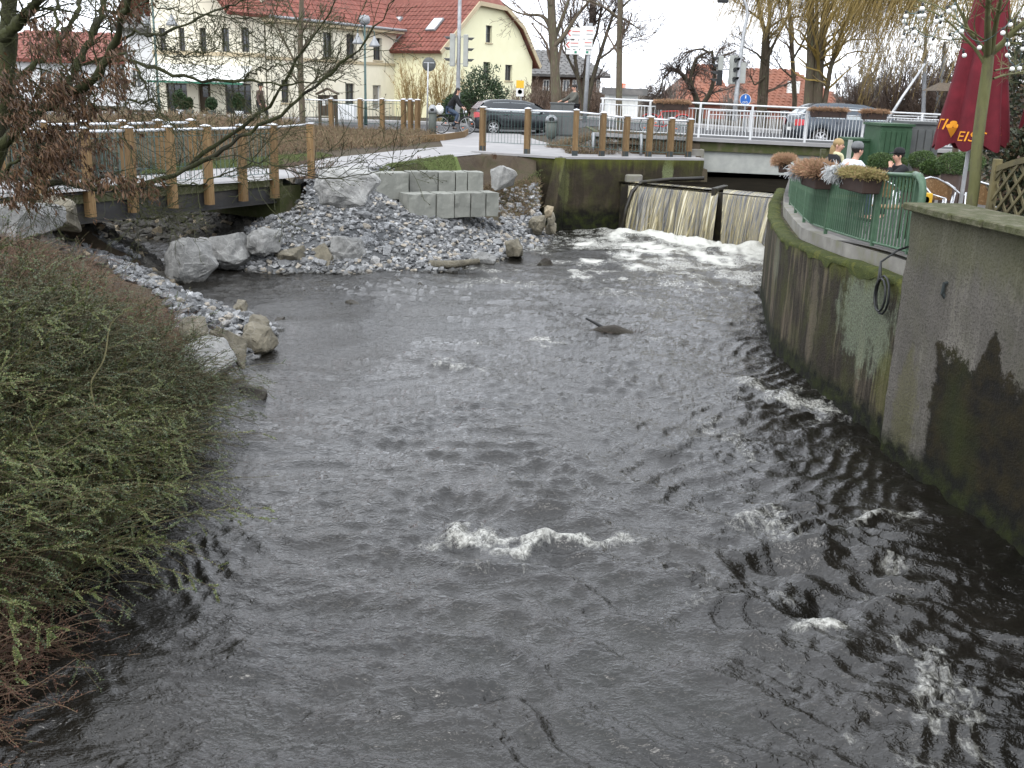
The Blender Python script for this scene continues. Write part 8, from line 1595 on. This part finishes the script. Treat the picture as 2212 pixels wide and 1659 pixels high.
# containers
M['shedgreen']=pm('shed_green',(.035,.085,.042),(.026,.065,.032),4,.6,bst=.15,c3=(.05,.10,.055))
def crate(label,x0,x1,y0,D,mat,d=1.0,name='container',ribs=5):
    a=pd(x0,y0,D); b=pd(x1,y0,D); zf_=TZ(min(D,27))+.02; t=thing(name,label,'container',((a.x+b.x)/2,D,zf_)); h=a.z-zf_; w=b.x-a.x; mb=MB(); mb.box((0,d/2,h/2),(w,d,h)); part(mb,'body',M[mat],t,bev=.02)
    for k in range(ribs): mb=MB(); mb.box((-w/2+w*(k+.5)/ribs,-.012,h*.48),(w/ribs*.86,.03,h*.86)); part(mb,'panel',M[mat],t,bev=.005)
    mb=MB(); mb.box((0,d/2,h+.02),(w+.08,d+.08,.06)); part(mb,'lid',M[mat],t)
crate('tall dark green panelled shed behind the man in the black cap',1904,1973,271,25.5,'shedgreen',1.2,'storage_shed',6); crate('low green storage box behind the man in white',1838,1898,303,26.2,'shedgreen',.9,'storage_box',4); crate('dark grey container right of the green shed',1968,2034,267,26.0,'cabinet',1.2,'storage_container',4)
t=thing('marker_post','short pale post left of the low green storage box','post',(0,0,0)); c=pd(1834,330,26); mb=MB(); mb.box((c.x,26,(TZ(26)+hz(1834,302,26))/2),(.09,.09,hz(1834,302,26)-TZ(26))); mb.build('shaft',M['lightgrey'],t)
t=thing('marker_post','pale square post behind the far flower box','post',(0,0,0)); c=pd(1778,330,28.5); mb=MB(); mb.box((c.x,28.5,(1.7+hz(1778,322,28.5))/2),(.14,.12,hz(1778,322,28.5)-1.7)); mb.build('shaft',M['coping'],t)
# umbrellas
M['burgundy']=pm('burgundy_canvas',(.125,.008,.016),(.095,.006,.012),3,.85,bst=.35,bsc=90,bdist=.004,c3=(.145,.010,.019)); M['orangeprint']=pm('orange_print',(.72,.30,.02),(.66,.26,.02),5,.8,bst=0)
def umbrella(label,loc,zbot,ztop,r0,r1,ph,texts=(),seed=0):
    t=thing('closed_umbrella',label,'umbrella',loc); H_=ztop-zbot; nz_,na=30,96
    def rad(a,v):
        rr=r0+(r1-r0)*v**.85; lob=.5+.5*math.cos(7*(a-ph)); return rr*(.72+.28*lob**.6)*(1+.03*math.sin(9*v+a*2+seed))*(1-.10*max(0,.06-v)/.06)
    vs=[(rad(2*math.pi*k/na,1-j/(nz_-1))*math.cos(2*math.pi*k/na),rad(2*math.pi*k/na,1-j/(nz_-1))*math.sin(2*math.pi*k/na),ztop-H_+H_*j/(nz_-1)-(0.10*(.5+.5*math.cos(7*(2*math.pi*k/na-ph))) if j==0 else 0)) for j in range(nz_) for k in range(na)]
    mb=MB(); mb.add(vs,[(j*na+k,j*na+(k+1)%na,(j+1)*na+(k+1)%na,(j+1)*na+k) for j in range(nz_-1) for k in range(na)]); part(mb,'canopy',M['burgundy'],t,True)
    mb=MB(); mb.tube([(0,0,0),(0,0,ztop+.15)],.028,8); part(mb,'pole',M['galv'],t); mb=MB(); mb.box((0,0,.05),(.6,.6,.10)); part(mb,'base',M['concrete'],t,bev=.02)
    for kind,a0,z0,sz,val in texts:
        if kind=='text':
            cu=bpy.data.curves.new('x','FONT'); cu.body=val; cu.size=sz; cu.resolution_u=3; cu.shear=.18; o=bpy.data.objects.new('x',cu); C.objects.link(o); dg=bpy.context.evaluated_depsgraph_get(); me=bpy.data.meshes.new_from_object(o.evaluated_get(dg)); bpy.data.objects.remove(o)
        else:
            m_=MB(); m_.extr([(0,0,0),(.035*sz*10,.10*sz*10,0),(-.035*sz*10,.10*sz*10,0)],(0,0,.0001)) ; s9=sz*10
            for (bx_,bz_,br_) in ((-.022,.115,.022),(.022,.115,.022),(0,.145,.024)): m_.lathe([(0,0),(br_*s9,0)],(bx_*s9,bz_*s9,0),12)
            me=m_.mesh('cone',M['orangeprint'])
        me.materials.clear(); me.materials.append(M['orangeprint'])
        import bmesh as _b
        bm=_b.new(); bm.from_mesh(me); _b.ops.triangulate(bm,faces=bm.faces[:]); _b.ops.subdivide_edges(bm,edges=[e for e in bm.edges if e.calc_length()>.03],cuts=1); bm.to_mesh(me); bm.free()
        R_=rad(a0,.0+.92)
        for v in me.vertices:
            x,z=v.co.x,v.co.y; rr=rad(a0,1-(z0+z-zbot)/H_); a=a0+x/max(rr,.1)*1.0; rr=rad(a,max(0,min(1,1-(z0+z-zbot)/H_)))+.006; v.co=Vector((rr*math.cos(a),rr*math.sin(a),z0+z))
        link('printed_name' if kind=='text' else 'printed_ice_cone',me,t,(0,0,0))
    return t
c=pd(2088,330,13.4); zf_=TZ(13.4)+.02; zb_=hz(2090,308,13.4)-zf_
umbrella('tall closed burgundy umbrella with orange lettering behind the tree hung with bulbs',(c.x+.02,13.4,zf_),zb_,zb_+2.35,.085,.46,math.radians(240),[('text',math.radians(176),zb_+.16,.19,'TI'),('cone',math.radians(208),zb_+.06,.125,''),('text',math.radians(222),zb_+.03,.17,'EISC'),('text',math.radians(298),zb_+.10,.19,'C')])
c=pd(2222,330,13.0); umbrella('second closed burgundy umbrella cut off by the right edge',(c.x+.25,13.0,zf_),zb_-.1,zb_+2.2,.10,.42,math.radians(250),seed=2)
# trellis
TX=4.98; t=thing('trellis','arched diagonal lattice trellis of weathered green-brown wood above the rendered wall','trellis',(0,0,0)); Ya,Yb=10.72,8.72; zt0=hz(2082,362,10.75)
def ztr(y): return zt0-.01+.17*math.sin(math.pi*np.clip((Ya-y)/(Ya-Yb),0,1))
for y in (Ya,Yb): mb=MB(); mb.box((TX,y,(1.9+zt0+.10)/2),(.075,.075,zt0+.10-1.9)); mb.build('post',M['trellis'],t,bev=.006)
mb=MB(); pts=[(TX,Ya-(Ya-Yb)*i/14,ztr(Ya-(Ya-Yb)*i/14)) for i in range(15)]
for a,b in zip(pts,pts[1:]): mb.beam(a,b,.05,.06)
tag(mb.build('arched_top',M['trellis'],t),kind='stuff')
mb=MB(); mb.beam((TX,Ya,2.62),(TX,Yb,2.62),.05,.06); mb.build('bottom_rail',M['trellis'],t)
zlo=2.65; k=-14
for sgn,dx in ((1,-.012),(-1,.012)):
    for k in range(-12,26):
        seg=[]; 
        for i in range(81):
            f=i/80; z=zlo+f*1.1; y=Ya-.24*k-sgn*(z-zlo)*1.15
            if Yb<y<Ya and z<ztr(y)-.02: seg.append((TX+dx,y,z))
        if len(seg)>5: mb=MB(); mb.beam(seg[0],seg[-1],.016,.032); mb.build('lattice_slat',M['trellis'],t)
# evergreen mass behind the trellis
c=pd(2214,352,11.6); leafball('ivy_bush','dark ivy-like bush with a few reddish leaves behind the trellis',(c.x,11.5,c.z-.10),.28,.35,.42,6000,'ivy',4,.05,.02,lump=.3)
c=pd(2290,395,11.0); leafball('ivy_bush','dark bush at the right edge behind the trellis',(c.x,11.4,c.z),.42,.6,.7,8000,'ivy',6,.05,.02,lump=.3)
c=pd(2265,180,21); leafball('conifer','dark evergreen mass behind the umbrellas at the right edge',(c.x+.9,22,c.z-.6),1.6,1.4,2.4,14000,'ivy',7,.10,.035,lump=.4,cat='tree')
c=pd(2010,150,30)
mb=MB(); t=thing('thatched_bird_house','dark wooden shelter roof left of the closed umbrella','shelter',(0,0,0)); c=pd(2070,192,22); mb.add([(c.x-.45,22,c.z-.05),(c.x+.6,22,c.z-.05),(c.x+.6,22.8,c.z-.05),(c.x-.45,22.8,c.z-.05),(c.x-.30,22.3,c.z+.12),(c.x+.6,22.3,c.z+.12)],[(0,1,5,4),(2,3,4,5),(3,2,1,0),(0,4,3),(1,2,5)]); mb.build('roof',M['timber_dark'],t); mb=MB(); mb.box((c.x+.3,22.4,(c.z+1.8)/2),(.1,.1,c.z-1.8-.1)); mb.build('post',M['timber_dark'],t)
# young tree with bulbs
Dt=11.7; TR=[(2104,420,23),(2110,320,23),(2120,240,23),(2129,180,23),(2134,140,22),(2137,110,20)]; o=thing('young_tree','green-barked young tree hung with round light bulbs in front of the umbrella','tree',(pd(2104,420,Dt).x,Dt,2.0))
M['greenbark']=pm('green_bark',(.095,.095,.035),(.12,.12,.05),5,.85,bst=.5,bsc=40,mapping=(2,2,.6),c3=(.075,.065,.04))
tk=trace(TR,Dt,Dt,14); tk[0,2]=2.0; nb=NB(); tubes(nb,tk[None,:,:3],tk[None,:,3],10); nb.build('trunk',M['greenbark'],o,True)
z5=lambda x,y:((2150+x/2.9615)/1.1718,(y/2.9615)/1.1718)
LM=[[z5(1035,420)+(16,),z5(1040,300)+(15,),z5(1035,150)+(12,),z5(1040,-20)+(9,),z5(1030,-150)+(6,)],[z5(1060,420)+(14,),z5(1085,250)+(12,),z5(1110,120)+(10,),z5(1140,-20)+(8,)],[z5(1060,400)+(15,),z5(1150,330)+(13,),z5(1230,230)+(11,),z5(1330,160)+(9,),z5(1420,100)+(6,)],[z5(1030,400)+(10,),z5(960,310)+(8,),z5(890,230)+(7,),z5(850,120)+(6,),z5(800,20)+(5,),z5(740,-60)+(3,)],[z5(1010,470)+(8,),z5(960,380)+(6,),z5(850,270)+(5,),z5(760,170)+(4,),z5(640,90)+(3,),z5(480,40)+(2,)],[z5(1080,590)+(5,),z5(1150,565)+(4,),z5(1240,550)+(3.4,),z5(1330,530)+(3,)],[z5(1090,530)+(4,),z5(1150,515)+(3,),z5(1240,505)+(2.6,),z5(1330,495)+(2,)],[z5(880,210)+(4,),z5(700,60)+(3,),z5(560,10)+(2.4,),z5(400,-30)+(2,)],[z5(860,290)+(3,),z5(700,300)+(2.4,),z5(560,250)+(2,),z5(430,200)+(1.4,)]]
Lm=[trace(l,Dt,Dt-.8+.25*i,16) for i,l in enumerate(LM)]
for l_ in Lm: nb=NB(); tubes(nb,l_[None,:,:3],l_[None,:,3],6); nb.build('branch',M['greenbark'],o,True)
r=np.random.RandomState(8); nb=NB(); Pq=np.stack([l[:,:3] for l in Lm]); Rq=np.stack([l[:,3] for l in Lm]); P1_,R1_=grow(Pq,Rq,9,(.25,.7),(.35,1.),7,.12,.02,.4,.2,r); R1_=np.clip(R1_,.0022,.01); tubes(nb,P1_,R1_,4); P2_,R2_=grow(P1_,R1_,4,(.1,.35),(.4,1.),5,.13,.02,.6,.2,r); tubes(nb,P2_,np.maximum(R2_,.0018),3); tag(nb.build('twigs',M['greenbark'],o),kind='stuff')
M['bulb']=pm('opal_bulb',(.80,.80,.76),(.76,.76,.72),5,.2,bst=0,spec=.6)
BP=[(545,65),(560,117),(525,120),(425,122),(410,160),(430,212),(488,242),(400,283),(500,338),(610,320),(650,160),(692,145),(682,195),(745,84),(785,58),(840,234),(750,290),(862,415),(975,357),(1205,185),(1150,247),(1185,332),(1185,414),(1220,517),(1275,512),(1300,366)]
ordw='first second third fourth fifth sixth seventh eighth ninth tenth eleventh twelfth thirteenth'.split(); lx=sorted(range(26),key=lambda i:BP[i][0]); blab={}
for k_,i in enumerate(lx): blab[i]=('%s opal light bulb counted from the left in the young tree'%ordw[k_]) if k_<13 else ('%s opal light bulb counted from the right in the young tree'%ordw[25-k_])
sb=bm_=None; order=[5,7,6,3,4,2,1,0,9,8,11,10,12,13,14,16,15,18,17,20,19,21,22,23,24,25]; cen_=[]
for i,(x,y) in enumerate(BP):
    D_=Dt-.75+.5*((i*37)%10)/10; c=pd(*z5(x,y),D_); cen_.append(c); lb=blab[i]
    t=thing('light_bulb',lb,'light bulb',c,0,'string light bulbs in the young tree')
    if bm_ is None:
        mb=MB(); mb.ball((0,0,0),.025,12,8); bm_=part(mb,'globe',M['bulb'],t,True); mb=MB(); mb.lathe([(.010,.020),(.013,.035),(.012,.055),(0,.058)],(0,0,0),8); sb=part(mb,'socket',M['black'],t,True)
    else: inst(bm_,t,(0,0,0)); inst(sb,t,(0,0,0),(random.uniform(-.5,.5),random.uniform(-.5,.5),0))
t=thing('light_cable','dark green cable carrying the bulbs from branch to branch','cable',(0,0,0)); mb=MB()
for a,b in ((3,4),(4,5),(5,7),(7,6),(6,9),(9,12),(12,10),(10,11),(11,13),(13,14),(0,1),(1,2),(2,3),(14,15),(15,16),(16,17),(15,18),(18,20),(20,19),(20,21),(21,22),(22,23),(23,24),(24,25)):
    p,q=cen_[a]+Vector((0,0,.055)),cen_[b]+Vector((0,0,.055)); 
    if (p-q).length<1.4: mb.tube([p,p.lerp(q,.33)+Vector((0,.02,-.03)),p.lerp(q,.66)+Vector((0,.02,-.03)),q],.005,4)
tag(mb.build('cable',M['green_pole'],t,True),kind='stuff')
bpy.context.view_layer.update()
